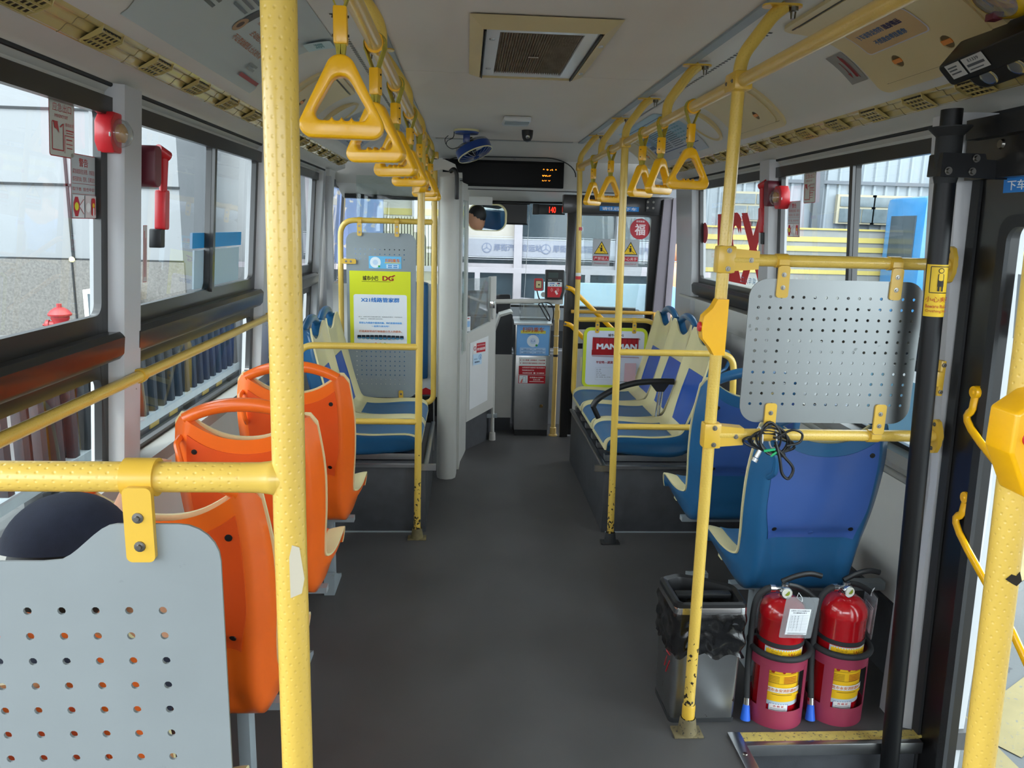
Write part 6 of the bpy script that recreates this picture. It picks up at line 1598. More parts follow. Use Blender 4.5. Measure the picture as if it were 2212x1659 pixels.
# pedestrian outside, between the front door leaf and the pillar
qx, qy = 2.20, 8.0
pd = thing('person', 'pedestrian in a light blue shirt standing outside beyond the front door', 'person', (qx, qy, GZ))
g0 = GZ
J = [(qx, qy, g0+.92, .13, .09), (qx, qy, g0+1.15, .12, .09), (qx, qy, g0+1.38, .15, .09), (qx, qy, g0+1.50, .05), (qx, qy, g0+1.56, .05), (qx-.17, qy, g0+1.40, .05), (qx-.22, qy+.02, g0+1.12, .04), (qx-.22, qy+.08, g0+.86, .03), (qx+.17, qy, g0+1.40, .05), (qx+.22, qy+.02, g0+1.12, .04), (qx+.22, qy+.08, g0+.86, .03), (qx-.09, qy, g0+.86, .09), (qx-.10, qy+.01, g0+.48, .06), (qx-.10, qy, g0+.08, .04), (qx+.09, qy, g0+.86, .09), (qx+.10, qy+.01, g0+.48, .06), (qx+.10, qy, g0+.08, .04)]
person_mesh('body', J, [(0, 1), (1, 2), (2, 3), (3, 4), (2, 5), (5, 6), (6, 7), (2, 8), (8, 9), (9, 10), (0, 11), (11, 12), (12, 13), (0, 14), (14, 15), (15, 16)], 'skin', pd)
b = MB(); b.ball((qx, qy, g0+1.68), .078, .095, .118, 16); b.build('head', 'skin', pd)
b = MB(); b.ball((qx, qy+.02, g0+1.72), .084, .10, .10, 16); b.build('hair', 'hair', pd)
person_mesh('shirt', [(qx, qy, g0+.94, .15, .11), (qx, qy, g0+1.15, .14, .11), (qx, qy, g0+1.38, .165, .105), (qx-.18, qy, g0+1.38, .07), (qx-.22, qy+.02, g0+1.18, .062), (qx+.18, qy, g0+1.38, .07), (qx+.22, qy+.02, g0+1.18, .062)], [(0, 1), (1, 2), (2, 3), (3, 4), (2, 5), (5, 6)], 'shirtblue', pd)
person_mesh('trousers', [(qx, qy, g0+.92, .14, .10), (qx-.09, qy, g0+.80, .10), (qx-.10, qy+.01, g0+.48, .08), (qx-.10, qy, g0+.06, .065), (qx+.09, qy, g0+.80, .10), (qx+.10, qy+.01, g0+.48, .08), (qx+.10, qy, g0+.06, .065)], [(0, 1), (1, 2), (2, 3), (0, 4), (4, 5), (5, 6)], 'black', pd)
for s_ in (-1, 1):
    b = MB(); b.ball((qx+s_*.10, qy-.04, g0+.045), .045, .13, .045, 12); b.build('shoe', 'black', pd)

# driver on the seat behind the column (seen in the interior mirror)
dx, dy = -.47, 5.22
dv = thing('person', 'driver in a pale blue shirt sitting behind the grey column, mirrored in the interior mirror', 'person', (dx, dy, .50))
person_mesh('body', [(dx, dy, .62, .13, .11), (dx, dy+.01, .84, .12, .10), (dx, dy+.02, 1.06, .15, .10), (dx, dy+.03, 1.16, .055), (dx, dy+.04, 1.21, .05), (dx-.17, dy+.03, 1.07, .05), (dx-.22, dy+.20, .90, .042), (dx-.14, dy+.42, .93, .034), (dx+.17, dy+.03, 1.07, .05), (dx+.22, dy+.20, .90, .042), (dx+.16, dy+.42, .93, .034), (dx-.10, dy+.08, .60, .085), (dx-.12, dy+.45, .58, .065), (dx-.12, dy+.55, .16, .045), (dx+.10, dy+.08, .60, .085), (dx+.12, dy+.45, .58, .065), (dx+.12, dy+.55, .16, .045)],
    [(0, 1), (1, 2), (2, 3), (3, 4), (2, 5), (5, 6), (6, 7), (2, 8), (8, 9), (9, 10), (0, 11), (11, 12), (12, 13), (0, 14), (14, 15), (15, 16)], 'skin', dv)
person_mesh('shirt', [(dx, dy, .60, .15, .13), (dx, dy+.01, .84, .14, .12), (dx, dy+.02, 1.05, .17, .115), (dx, dy+.03, 1.13, .07), (dx-.17, dy+.03, 1.06, .07), (dx-.21, dy+.14, .96, .062), (dx+.17, dy+.03, 1.06, .07), (dx+.21, dy+.14, .96, .062)], [(0, 1), (1, 2), (2, 3), (2, 4), (4, 5), (2, 6), (6, 7)], 'shirtblue', dv)
b = MB(); b.ball((dx, dy+.05, 1.31), .078, .095, .118, 18); b.ball((dx, dy+.145, 1.295), .012, .02, .016, 8); b.build('head', 'skin', dv)
b = MB(); b.ball((dx, dy+.035, 1.345), .084, .096, .098, 18); b.build('hair', 'hair', dv)
ds = thing('driver_seat', 'dark blue driver seat with headrest behind the grey column', 'seat', (dx, dy, 0))
b = MB(); b.box(dx-.24, dx+.24, dy-.10, dy+.42, .42, .54, bev=.03); b.build('cushion', 'blue', ds)
b = MB(); b.box(dx-.23, dx+.23, dy-.24, dy-.13, .50, 1.14, bev=.03); b.build('backrest', 'blue', ds)
b = MB(); b.box(dx-.13, dx+.13, dy-.22, dy-.14, 1.16, 1.34, bev=.03); b.build('headrest', 'blue', ds)
b = MB(); b.box(dx-.15, dx+.15, dy-.05, dy+.35, 0, .42, bev=.01); b.build('base', 'black', ds)
# ------------------------------------------------------------------ driver partition
o = thing('driver_partition', 'grey column and hinged half door screening the driver area', 'partition', (.0, 4.9, 0))
gm = mat('partition_grey', '#bcbcb6', .42, var=.04)
b = MB()
P = [(-.165, 4.52), (-.160, 4.46), (-.140, 4.43), (-.105, 4.42), (-.07, 4.43), (-.05, 4.46), (-.045, 4.54), (-.045, 4.70), (-.165, 4.70)]
b.prism(P, lambda u, v, t: V(u, v, t), .0, 1.77, smooth=True); b.build('column', gm, o, angle=60)
b = MB(); b.box(-.165, -.03, 4.50, 4.72, 1.77, 1.80); b.prism([(-.20, 1.80), (-.20, 1.87), (-.13, 1.865), (-.07, 1.84), (-.045, 1.78), (-.06, 1.775), (-.09, 1.80), (-.14, 1.81)], lambda u, v, t: V(u, 4.44+t, v), 0, .012); b.build('top_bracket', 'wallgrey', o)
b = MB(); b.tube(smooth_curve([(-.095, 4.435, 1.80), (-.075, 4.41, 1.81), (-.060, 4.405, 1.78), (-.058, 4.405, 1.68), (-.058, 4.41, 1.65)], 5), .012, 12); b.build('grab_loop', 'black', o)
# side screen running forward
b = MB()
def seg(b, x0, y0, x1, y1, z0, z1, t=.012, mi=0):
    d = Vector((x1-x0, y1-y0)); n = Vector((-d.y, d.x)).normalized()*t
    b.prism([(x0+n.x, y0+n.y), (x1+n.x, y1+n.y), (x1-n.x, y1-n.y), (x0-n.x, y0-n.y)], lambda u, v, tt: V(u, v, tt), z0, z1, mi)
seg(b, -.043, 4.62, -.036, 4.78, .0, 1.76); seg(b, -.008, 4.98, .0, 5.06, 0, 1.72); seg(b, -.036, 4.78, -.008, 4.98, .98*0+.0, .70); seg(b, -.036, 4.78, -.008, 4.98, 1.66, 1.76)
b.build('side_frame', gm, o)
b = MB(); seg(b, -.036, 4.78, -.008, 4.98, .70, 1.66, .003); b.build('side_glass', 'glass', o)
# half door
hx0, hy0, hx1, hy1 = .004, 5.06, .196, 5.30
dd = Vector((hx1-hx0, hy1-hy0)); 
def hd(u, v, t=0):
    n = Vector((dd.y, -dd.x)).normalized(); return V(hx0+dd.x*u+n.x*t, hy0+dd.y*u+n.y*t, v)
LW = dd.length
me_l = [[(0, .20), (LW, .24), (LW, 1.165), (LW-.05, 1.165), (LW-.05, .88), (.0, .80)]]
dr = shape_obj('half_door', [[(0, .195), (LW, .245), (LW, 1.17), (LW-.055, 1.17), (LW-.055, .86), (0, .80)]], .022, gm, lambda x, y, z: hd(x/LW, y, z), o)
shape_obj('door_panel', [[(.03, .275), (LW-.075, .31), (LW-.075, .765), (.03, .735)]], .003, 'white', lambda x, y, z: hd(x/LW, y, z+.0125), dr)
shape_obj('half_door_glass', [[(0, .78), (LW-.05, .82), (LW-.05, 1.165), (0, 1.165)]], .004, 'acrylic', lambda x, y, z: hd(x/LW, y, z), dr)
b = MB(); p = hd(.86, .98, .016); b.box(p.x-.018, p.x+.018, p.y-.012, p.y+.012, .955, 1.005, bev=.004); b.tube([hd(.86, .95, .02), hd(.86, .88, .022)], .006, 10); b.build('latch', 'chrome', dr)
art('notice', lambda x, y, z=0: hd((x+.125)/LW, .66+y, .0145+z), [('r', .01, .035, .125, .065, '#b3202c'), ('r', -.045, .035, .035, .065, '#e3e3e0'), ('c', -.045, .035, .015, '#b3202c'), ('c', -.045, .035, .011, '#e3e3e0'), ('l', [(-.045, .044), (-.045, .024)], .004, '#26262c'), ('t', '车辆行驶中严禁与司机攀谈', .022, .052, .008, .085, '#f0dede', .0), ('t', '抢夺方向盘违法犯罪', .022, .026, .018, .088, '#f0dede', .04),
     ('r', -.018, -.042, .095, .075, '#bcd8ec'), ('c', .013, -.03, .018, '#2f6fae'), ('c', .013, -.03, .015, '#bcd8ec'), ('t', 'i', .013, -.03, .020, .005, '#2f6fae', .03), ('t', '需要发票', -.038, -.040, .011, .035, '#2a4a80', .01), ('t', '请咨询车长', -.022, -.060, .012, .055, '#23355e', .04)], dr)
art('payment_card', lambda x, y, z=0: hd((x+.018)/LW, .865+y, .004+z), [('r', .0, 0, .045, .10, '#dfe3e6'), ('r', .0, .0, .035, .04, '#8fb6dc'), ('r', 0, .038, .02, .006, '#b23a3a')], dr)
b = MB(); b.tube([(.203, 5.31, .03), (.196, 5.31, 1.17)], .0135, 14); b.lathe([(.0, 0), (.024, 0), (.022, .055), (.014, .06)], (.203, 5.31, 0), 18); b.build('post', gm, o)
b = MB(); b.box(.135, .235, 5.298, 5.322, .165, .195, bev=.004); b.build('post_clamp', 'greysteel', o)
b = MB(); seg(b, -.03, 5.0, .19, 5.36, 0, .24, .008); b.build('kick_panel', 'boxgrey', o)
b = MB(); b.box(.0, .17, 5.28, 5.31, 1.645, 1.70, bev=.003); b.build('upper_arm', 'wallgrey', o)
# cross tube to the fare post, with drop bar
o = thing('fare_gate_bar', 'grey horizontal tube joining the driver door post and the card reader post', 'bar', (.4, 5.33, .99))
b = MB(); b.tube([(.20, 5.31, .995), (.655, 5.42, 1.0)], .0165, 16); b.build('tube', 'wallgrey', o)
b = MB(); b.box(.60, .69, 5.405, 5.435, .975, 1.02, bev=.006); b.build('joint', 'wallgrey', o)
o = thing('fare_post', 'pale yellow post beside the farebox with cable ties', 'pole', (.655, 5.45, 0))
b = MB(); b.tube([(.658, 5.45, .03), (.655, 5.45, 1.0)], .0165, 18, upv=(0, 1, 0)); b.build('tube', mat('pale_yellow', '#dcb96a', .35, var=.05, coat=.3), o)
b = MB(); b.lathe([(.0, 0), (.034, 0), (.030, .008), (.023, .012), (.023, .06), (.0175, .065)], (.658, 5.45, 0), 18); b.build('foot', bpy.data.materials['pale_yellow'], o)
b = MB(); b.lathe([(.0172, -.03), (.021, -.03), (.021, .03), (.0172, .03)], (.656, 5.45, .90), 18); b.build('collar', bpy.data.materials['pale_yellow'], o)
b = MB(); b.lathe([(.0168, -.008), (.0178, -.008), (.0178, .008), (.0168, .008)], (.656, 5.45, .60), 18); b.build('tape_band', 'black', o)
for z in (.745, .66):
    b = MB(); b.lathe([(.0168, -.002), (.0195, -.002), (.0195, .002), (.0168, .002)], (.656, 5.45, z), 18); b.build('cable_tie', 'white', o)
o = thing('card_reader', 'black and red bus card reader above the farebox', 'card reader', (.62, 5.38, 1.02))
b = MB(); me = shape_mesh([[(-.063, .10), (.060, .10), (.064, .09), (.064, -.06), (.045, -.105), (-.056, -.105), (-.063, -.095)]], .045, .005, 2); RF = frame_fn((.620, 5.385, 1.118), (1, .04, 0), (0, .12, 1)); b.add_mesh(me, lambda c: RF(c.x, c.y, c.z)); b.build('body', 'black', o)
b = MB(); me = shape_mesh([[(.064, .10), (.078, .08), (.080, -.05), (.060, -.105), (.052, -.105), (.066, -.05)]], .05, .003, 1); b.add_mesh(me, lambda c: RF(c.x, c.y, c.z-.006)); b.build('side_shell', 'greysteel', o)
art('face_print', lambda x, y, z=0: RF(x, y, .0278+z), [('rr', -.012, .062, .070, .036, .004, '#3c4846'), ('c', -.042, .028, .004, '#b9bcbc'), ('c', -.029, .028, .004, '#b9bcbc'), ('c', .028, .028, .004, '#b9bcbc'), ('c', .041, .028, .004, '#b9bcbc'), ('rr', 0, -.002, .100, .034, .004, '#dde2e6'), ('t', '东莞通', -.020, .005, .010, .034, '#2f6fc0', .04), ('r', .026, .005, .020, .010, '#1f3c66'), ('r', .020, .005, .008, .010, '#b8343c'), ('c', -.03, -.010, .004, '#2f6fc0'), ('c', -.012, -.010, .004, '#38474f'), ('c', .012, -.010, .004, '#3aa0d0'), ('c', .028, -.010, .004, '#42a84c'),
     ('p', [(-.052, -.018), (.050, -.018), (.050, -.050), (.036, -.092), (-.052, -.092)], '#c22630'), ('l', [(-.014+.0*1, -.030), (-.018, -.040), (-.014, -.050)], .0018, '#f0d8d8'), ('l', [(-.022, -.026), (-.028, -.040), (-.022, -.054)], .0018, '#f0d8d8'), ('l', [(.014, -.030), (.018, -.040), (.014, -.050)], .0018, '#f0d8d8'), ('l', [(.022, -.026), (.028, -.040), (.022, -.054)], .0018, '#f0d8d8'), ('p', [(-.002, -.052), (.010, -.045), (.024, -.068), (.012, -.075)], '#f0d8d8'), ('p', [(0, -.047), (.010, -.042), (.008, -.052)], '#f0d8d8')], o)
b = MB(); b.tube(smooth_curve([(.50, 5.385, 1.07), (.515, 5.38, 1.02), (.55, 5.385, .965), (.59, 5.39, .90), (.60, 5.40, .86), (.575, 5.395, .88), (.53, 5.385, .955), (.515, 5.38, .975), (.525, 5.38, .985), (.56, 5.385, .99), (.61, 5.39, .97), (.625, 5.40, .91), (.62, 5.42, .84)], 5), .0045, 8); b.build('cable', 'black', o)
b = MB(); b.lathe([(0, 0), (.016, 0), (.018, .012), (.0, .014)], (.545, 5.39, 1.045), 16, axis=(0, -1, 0)); b.build('clamp_cap', 'wallgrey', o)
o = thing('code_scanner', 'small red framed code scanner left of the card reader', 'scanner', (.51, 5.38, 1.06))
SF = frame_fn((.507, 5.375, 1.115), (1, 0, 0), (0, .1, 1))
b = MB(); me = shape_mesh([rrect(.066, .088, .010, 5)], .03, .004, 1); b.add_mesh(me, lambda c: SF(c.x+.005, c.y, c.z-.004)); b.build('shell', mat('teal_shell', '#3a8f99', .4), o)
b = MB(); me = shape_mesh([rrect(.062, .086, .012, 5)], .012, .003, 1); b.add_mesh(me, lambda c: SF(c.x, c.y, c.z+.012)); b.build('bezel', 'red', o)
art('scan_window', lambda x, y, z=0: SF(x, y, .0212+z), [('rr', 0, 0, .046, .055, .004, '#26262a'), ('rr', 0, 0, .038, .048, .003, '#cfc596'), ('c', .002, -.002, .006, '#0c0c0e')], o)
# farebox
o = thing('farebox', 'stainless steel farebox with a blue scan-to-ride poster and red notices', 'farebox', (.485, 5.55, 0))
b = MB(); b.box(.365, .615, 5.43, 5.68, .045, .60, bev=.004); b.build('lower_body', 'steel', o)
b = MB(); b.box(.358, .612, 5.425, 5.68, .605, .835, bev=.004); b.prism([(5.40, .825), (5.40, .838), (5.45, .852), (5.69, .852), (5.69, .825)], lambda u, v, t: V(t, u, v), .345, .622); b.build('upper_body', 'steel', o)
b = MB(); b.box(.37, .612, 5.435, 5.67, 0, .045); b.build('plinth', 'black', o)
b = MB(); b.lathe([(0, .008), (.010, .008), (.014, 0)], (.562, 5.43, .225), 16, axis=(0, -1, 0)); b.build('lock', mat('brass', '#7c6238', .35, .9), o)
b = MB(); me = shape_mesh([[(-.095, 0), (.105, 0), (.105, .09), (.095, .12), (.065, .14), (-.085, .15), (-.095, .14)]], .16, .003, 1); b.add_mesh(me, lambda c: V(.485+c.x, 5.52+c.z, .852+c.y)); b.build('coin_hood', 'acrylic', o)
b = MB(); b.box(.42, .46, 5.435, 5.44, .975, .992); b.build('hood_label', 'red', o)
FP = frame_fn((.486, 5.4245, .722), (1, 0, 0), (0, 0, 1))
L = [('rr', 0, 0, .236, .212+.03, .006, '#5f9fe0'), ('rr', 0, .0, .228, .234, .005, '#79b4ec'), ('t', '城市小巴DG', -.070, .104, .012, .062, '#2b2233', .04), ('r', .0, .050, .18, .022, '#d9d35c'), ('t', '扫码乘车', 0, .066, .036, .155, '#b25a2a', .03), ('t', '让乘车像刷脸一样', .0, .033, .008, .08, '#3b78c2', .02), ('c', .0, -.015, .044, '#dce9f5'), ('c', .0, -.015, .022, '#c2d8f2'), ('r', -.011, -.015, .003, .012, '#2f5fae'), ('r', .011, -.015, .003, .012, '#2f5fae'), ('r', 0, -.020, .006, .003, '#2f5fae'), ('c', .026, -.046, .008, '#3b9a4c'), ('rr', 0, -.086, .188, .048, .006, '#a3c8ee')]
for x, z, s_ in ((-.045, -.076, '掌握公交'), (.048, -.076, '实时公交'), (-.045, -.098, '便捷生活'), (.048, -.098, '乘着优惠')): L += [('rr', x, z-.003, .080, .014, .006, '#3f86cc'), ('rr', x, z, .080, .014, .006, '#b6d4f2'), ('t', s_, x, z, .008, .045, '#3a6fb4', .02)]
p_ = art('poster', FP, L, o); p_['label'] = 'light blue scan-to-ride poster with orange heading'
FN = frame_fn((.487, 5.4292, .49), (1, 0, 0), (0, 0, 1))
L = [('r', 0, .065, .196, .062, '#dfe4e2'), ('t', '无人售票  自觉投币  不设找赎', .010, .076, .010, .165, '#a82430', .03), ('t', '请勿在车厢内索取他人的投币款', .010, .054, .010, .165, '#a82430', .03), ('c', -.086, .076, .0035, '#a82430'), ('c', -.086, .054, .0035, '#a82430'),
     ('r', 0, .002, .196, .064, '#b01c28'), ('t', '对恶意损坏或使用不能流通假币', .010, .022, .010, .165, '#efdada', .02), ('t', '等逃票违法行为', -.030, .002, .010, .085, '#efdada', .02), ('t', '欢迎乘客监督', -.035, -.018, .010, .07, '#efdada', .02), ('t', '22188858', .060, -.018, .009, .055, '#efdada', .03), ('rr', .017, -.018, .014, .011, .003, '#efdada'),
     ('r', 0, -.064, .196, .062, '#b01c28'), ('r', -.062, -.064, .062, .056, '#dbe4e8'), ('rr', -.055, -.064, .022, .042, .004, '#6f86a0'), ('rr', -.055, -.064, .018, .038, .003, '#dbe4e8'), ('p', [(-.085, -.09), (-.07, -.09), (-.066, -.06), (-.076, -.066)], '#d77a70'), ('t', '东莞通NFC交通卡', .034, -.050, .011, .100, '#efdada', .02), ('t', '正式上线', .034, -.066, .011, .05, '#efdada', .03), ('r', .034, -.080, .105, .004, '#efdada')]
p_ = art('notice', FN, L, o); p_['label'] = 'white and red printed notices under the blue poster'
# cab: cowl behind the farebox, steering wheel, monitor
o = thing('dash_cowl', 'dark angular cowl between the driver door and the farebox', 'cowl', (.27, 5.6, 0))
b = MB(); b.prism([(.205, 0), (.345, 0), (.345, .87), (.33, .885), (.255, .86), (.205, .70)], lambda u, v, t: V(u, 5.58+t, v), 0, .20); b.build('body', mat('cowl_dark', '#2c3034', .5), o)
b = MB(); b.prism([(.205, .70), (.255, .86), (.33, .885), (.345, .88), (.345, .895), (.33, .90), (.248, .875), (.195, .715)], lambda u, v, t: V(u, 5.565+t, v), 0, .20); b.build('edge', 'wallgrey', o)
b = MB(); b.box(.205, .35, 5.575, 5.582, .10, .58); b.build('panel', 'wallgrey', o)
o = thing('cab_monitor', 'black tilted monitor on the dash beyond the driver door glass', 'monitor', (.12, 5.9, .8))
b = MB(); MF = frame_fn((.09, 5.85, .92), (1, .2, 0), (0, .2, 1)); me = shape_mesh([rrect(.17, .21, .015, 4)], .03, .003, 1); b.add_mesh(me, lambda c: MF(c.x, c.y, c.z)); b.box(.07, .11, 5.86, 5.93, .78, .86); b.build('case', 'black', o)
art('screen', lambda x, y, z=0: MF(x, y, .0184+z), [('r', 0, 0, .13, .16, '#6b7680')], o)
o = thing('phone_holder', 'black rounded device on the dash beside the wiper', 'device', (.27, 5.8, .9))
b = MB(); MF2 = frame_fn((.285, 5.80, .93), (1, .3, 0), (0, .1, 1)); me = shape_mesh([rrect(.10, .15, .018, 5)], .05, .006, 1); b.add_mesh(me, lambda c: MF2(c.x, c.y, c.z)); b.build('case', 'black', o)
o = thing('steering_wheel', 'black steering wheel in the driver area behind the left panels', 'steering wheel', (-.45, 5.75, .8))
b = MB(); ax2 = Vector((0, -.35, .94)).normalized(); A1 = ax2.orthogonal().normalized(); A2 = ax2.cross(A1); c0 = V(-.45, 5.70, .88)
b.tube([c0+(A1*math.cos(2*PI*k/40)+A2*math.sin(2*PI*k/40))*.20 for k in range(40)], .013, 12, closed=True); b.build('rim', 'rubber', o)
b = MB()
for k in range(3): a = 2*PI*k/3+.5; b.tube([c0-ax2*.02, c0+(A1*math.cos(a)+A2*math.sin(a))*.195], .010, 10)
b.lathe([(0, .01), (.045, .0), (.05, -.03), (.03, -.05), (.03, -.18), (0, -.18)], c0, 20, axis=ax2); b.build('hub', 'black', o)
# mirror, digital clock, sun blind, cards
o = thing('interior_mirror', 'rounded interior mirror hanging below the front bulkhead', 'mirror', (.148, 5.90, 1.47))
MM = frame_fn((.152, 5.88, 1.572), (1, -.365, 0), (.0, -.17, 1))
b = MB(); me = shape_mesh([rrect(.305, .200, .075, 10)], .02, .004, 2); b.add_mesh(me, lambda c: MM(c.x, c.y, c.z)); b.build('shell', 'cream', o)
shape_obj('mirror_glass', [rrect(.288, .184, .068, 10)], .002, mat('mirror_glass', '#e8ecec', .02, 1), lambda x, y, z: MM(x, y, z+.0152), o)
b = MB(); b.box(.130, .170, 5.86, 5.875, 1.71, 1.77, bev=.003); b.tube([(.15, 5.865, 1.73), (.14, 5.90, 1.67)], .006, 8); br = b.build('bracket', 'wallgrey', o); screws(br, [(.14, 5.858, 1.76), (.16, 5.858, 1.76), (.15, 5.858, 1.735)], (0, -1, 0), .006)
o = thing('digital_clock', 'black bar display with red digits hanging at the top of the windscreen', 'display', (.61, 5.86, 1.60))
b = MB(); b.box(.500, .735, 5.85, 5.885, 1.605, 1.678, bev=.005); b.box(.492, .54, 5.845, 5.885, 1.602, 1.68, bev=.006); b.build('case', 'black', o)
b = MB(); me, x0, x1, y0, y1 = text_mesh('140', .0); sc_ = .044/(y1-y0); b.add_mesh(me, lambda v: V(.615+(v.x-x0)*sc_*.62, 5.8485, 1.618+(v.y-y0)*sc_)); b.build('lit_digits', emit_mat('led_red', '#ff2412', 4), o)
o = thing('sun_blind', 'dark roller sun blind at the top of the windscreen', 'blind', (.3, 5.93, 1.53))
b = MB(); b.box(.05, .455, 5.925, 5.93, 1.53, 1.68); b.build('cloth', 'black', o)
b = MB(); b.tube([(.04, 5.925, 1.685), (.475, 5.925, 1.685)], .010, 10); b.tube([(.05, 5.925, 1.53), (.46, 5.925, 1.53)], .006, 8); b.build('roller', 'black', o)
b = MB(); b.tube([(.474, 5.92, 1.68), (.44, 5.80, .90)], .0016, 6); b.build('cord', 'white', o)
o = art('payment_card', frame_fn((-.70, 5.93, 1.755), (1, 0, -.01), (0, -.1, 1)), [('r', 0, 0, .128, .128, '#e2cfcb'), ('r', 0, .0, .11, .035, '#7fc4d8'), ('t', '城市小巴DG', 0, .045, .010, .05, '#5c2436', .04), ('r', 0, 0, .062, .060, '#e8e8ee'), ('p', [(-.064, -.064), (-.02, -.064), (-.064, -.03)], '#7fc9d2'), ('r', 0, -.048, .034, .008, '#9aa6c0')]); tag(o, 'small square pink payment card hanging at the top left of the windscreen', 'card')
L = [('r', 0, 0, .20, .13, '#cdbb2c')]
for k in range(8): L.append(('r', 0, .048-.013*k, .17, .002, '#9a8a20'))
o = art('service_sheet', frame_fn((-.46, 5.93, 1.755), (1, 0, 0), (0, -.1, 1)), L); tag(o, 'yellow printed sheet hanging at the top of the windscreen behind the strap handles', 'notice')
o = thing('notice_board', 'white board with vertical characters behind the tall grey panel', 'board', (-.24, 5.0, .74))
b = MB(); b.box(-.30, -.175, 5.0, 5.01, .38, 1.13); b.build('board', 'white', o)
art('lettering', frame_fn((-.2375, 4.9985, .755), (1, 0, 0), (0, 0, 1)), [('t', c, -.030, .26-.028*i, .018, .018, '#2b3f8c', .02) for i, c in enumerate('请按箭头方向安装')] + [('t', c, .030, .20-.035*i, .024, .022, '#26262c', .04) for i, c in enumerate('上下车请注意安全小心台阶')], o)
art('red_mark', frame_fn((-.2375, 4.9985, .755), (1, 0, 0), (0, 0, 1)), [('p', [(-.06, -.37), (.02, -.37), (.02, -.33), (-.02, -.31), (-.06, -.33)], '#c62a30')], o)
# low dark radiator grille / cables behind the left bench
o = thing('heater_grille', 'black mesh heater grille low behind the left bench', 'heater', (-.45, 4.75, .3))
b = MB(); b.box(-.75, -.20, 4.75, 4.80, .0, .44); b.build('case', 'black', o)
b = MB()
for k in range(22): b.box(-.74+.025*k, -.74+.025*k+.006, 4.742, 4.75, .05, .43)
for k in range(14): b.box(-.75, -.20, 4.744, 4.75, .06+.027*k, .063+.027*k)
b.build('mesh', 'rubber', o)
o = thing('side_screen', 'tall white post and clear screen beside the driver window', 'screen', (-.86, 5.0, .8))
b = MB(); b.box(-.90, -.855, 5.02, 5.06, 0, 1.79, bev=.004); b.build('post', 'pillar', o)
b = MB(); b.box(-.70, -.20, 5.02, 5.024, 1.15, 1.80); b.build('screen', 'glass', o)
b = MB(); b.box(-.86, -.20, 5.015, 5.05, 0, 1.12, bev=.003); b.build('panel', 'wallgrey', o)

# front door leaf, opened inwards -----------------------------------------------------------------
yd = 5.42
b = MB(); b.face([b.bm.verts.new(p) for p in ((.80, yd, .90), (1.30, yd, .90), (1.30, yd, 1.60), (.80, yd, 1.60))], smooth=False)
d2 = struct(b, 'door_2', 'frontglass', 'black framed glazed front door leaf opened inwards', fix=False)
shape_obj('door_frame', [[(.715, .02), (1.40, .02), (1.40, 1.63), (.715, 1.63)], rrect(.515, .735, .02, 5, 1.03, 1.23)], .035, 'blackframe', lambda x, z, t: V(x, yd-t, z), d2)
b = MB(); b.box(.665, 1.43, yd-.03, yd+.05, 1.61, 1.735, bev=.004); b.build('header', 'blackframe', d2)
b = MB(); b.box(.70, .76, yd-.02, yd+.02, 0, 1.63, bev=.006); b.build('edge_post', 'blackframe', d2)
b = MB(); b.box(.785, 1.30, yd-.026, yd-.017, .10, .66, bev=.004); b.box(.785, 1.30, yd-.026, yd-.017, .70, .80, bev=.004); b.box(.80, 1.30, yd-.030, yd-.026, .35, .36); b.build('lower_panel', 'wallgrey', d2)
b = MB(); b.box(.83, .85, yd-.032, yd-.026, .50, .60, bev=.003); b.build('panel_catch', 'cream', d2)
b = MB(); b.prism([(1.30, .1), (1.43, .1), (1.44, 1.72), (1.36, 1.72)], lambda u, v, t: V(u, yd-.06+t, v), 0, .03); b.prism([(1.40, .1), (1.45, .1), (1.46, 1.73), (1.42, 1.73)], lambda u, v, t: V(u, yd-.075+t, v), 0, .02); b.build('hinge_panel', mat('purple_grey', '#77727a', .5), d2)
art('direction_label', frame_fn((1.055, yd-.031, 1.648), (1, 0, 0), (0, 0, 1)), [('r', 0, 0, .275, .032, '#2a86d4'), ('t', '请往后门下车', 0, 0, .021, .24, '#e6eef6', .03)], d2)
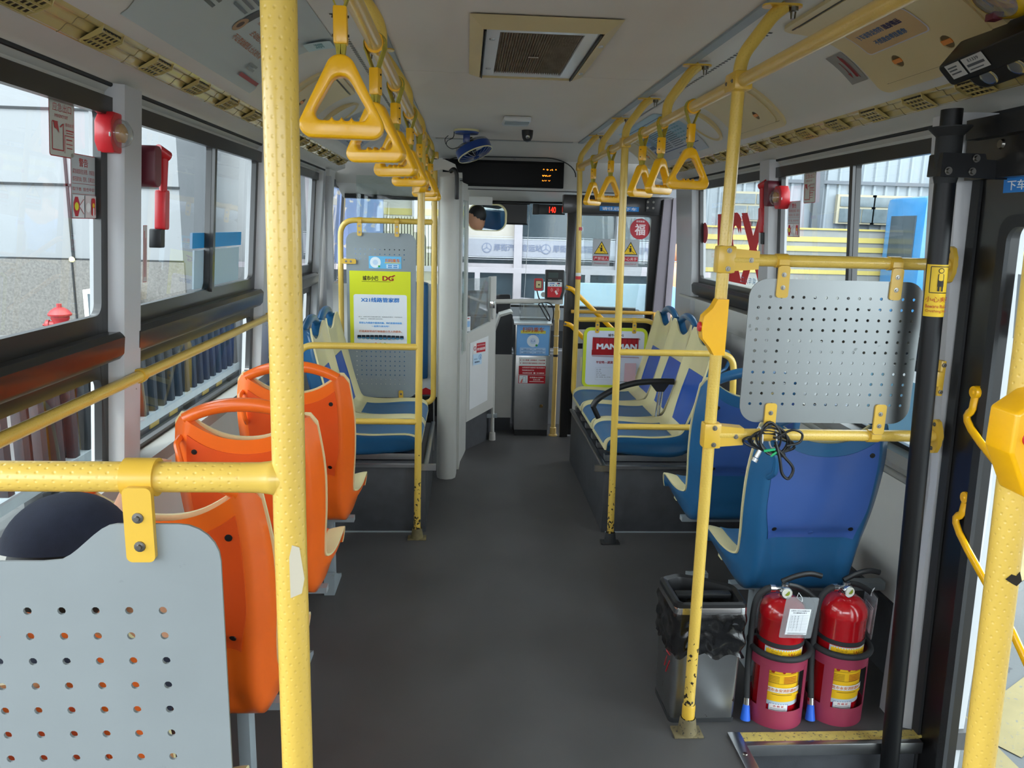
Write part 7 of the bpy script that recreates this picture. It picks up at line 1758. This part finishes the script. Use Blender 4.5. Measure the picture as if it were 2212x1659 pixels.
b = MB(); b.prism([(-.03, -.045), (.03, -.045), (.03, .03), (0, .05), (-.03, .03)], lambda u, v, t: V(1.27+u, yd-.045+t, 1.68+v), 0, .012); hg = b.build('hinge_plate', 'black', d2); screws(hg, [(1.25, yd-.046, 1.66), (1.29, yd-.046, 1.66), (1.25, yd-.046, 1.70), (1.29, yd-.046, 1.70)], (0, -1, 0), .008)
b = MB(); b.tube([(.745, yd-.05, .93), (1.36, yd-.05, .93)], .013, 12); b.lathe([(.02, 0), (.035, .004), (.035, .02), (0, .022)], (1.33, yd-.05, .90), 16, axis=(1, 0, 0)); b.build('grab_bar', mat('ochre_bar', '#cf9f3f', .35, coat=.3), d2)
for za, zb_ in ((1.10, .72), (.845, .46)):
    b = MB(); b.tube([(.700, yd-.055, za), (.745, yd-.055, za-.010), (1.22, yd-.045, zb_-.07)], .016, 12, r2=.009, upv=(0, 0, 1), fillet=.02); gb = b.build('diagonal_bar', 'handle', d2); screws(gb, [(.705, yd-.074, za)], (0, -1, 0), .009)
for cx_, txt, en in ((.948, '严禁站人', 'Prohibit stand'), (1.155, '小心夹手', 'Beware Risk of')):
    L = [('r', 0, 0, .125, .19, '#aeb3b8'), ('p', [(-.052, -.01), (.052, -.01), (0, .080)], '#2a261c'), ('p', [(-.045, -.005), (.045, -.005), (0, .071)], '#e8c12a'), ('c', 0, .046, .006, '#26231c'), ('rr', 0, .023, .014, .028, .003, '#26231c'), ('l', [(-.02, .04), (.03, .0)], .003, '#26231c'), ('r', 0, -.040, .11, .032, '#b92f3c'), ('t', txt, 0, -.040, .022, .098, '#efe0e0', .01), ('t', en, 0, -.074, .012, .09, '#b0525c', .0)]
    o = art('warning_sticker', frame_fn((cx_, yd-.003, 1.345), (1, 0, 0), (0, 0, 1)), L); tag(o, 'yellow triangle warning sticker on the front door glass, '+('beside the red taped pole' if cx_ < 1 else 'under the round red festival sticker'), 'sticker')
o = art('festival_sticker', frame_fn((1.215, yd-.004, 1.515), (1, 0, 0), (0, 0, 1)), [('c', 0, 0, .072, '#b8404a'), ('t', '福', 0, -.004, .075, .07, '#f0dfe2', .03), ('t', '恭贺新春', 0, .052, .014, .06, '#f0dfe2', .02)]); tag(o, 'round red festival sticker on the front door glass', 'sticker')
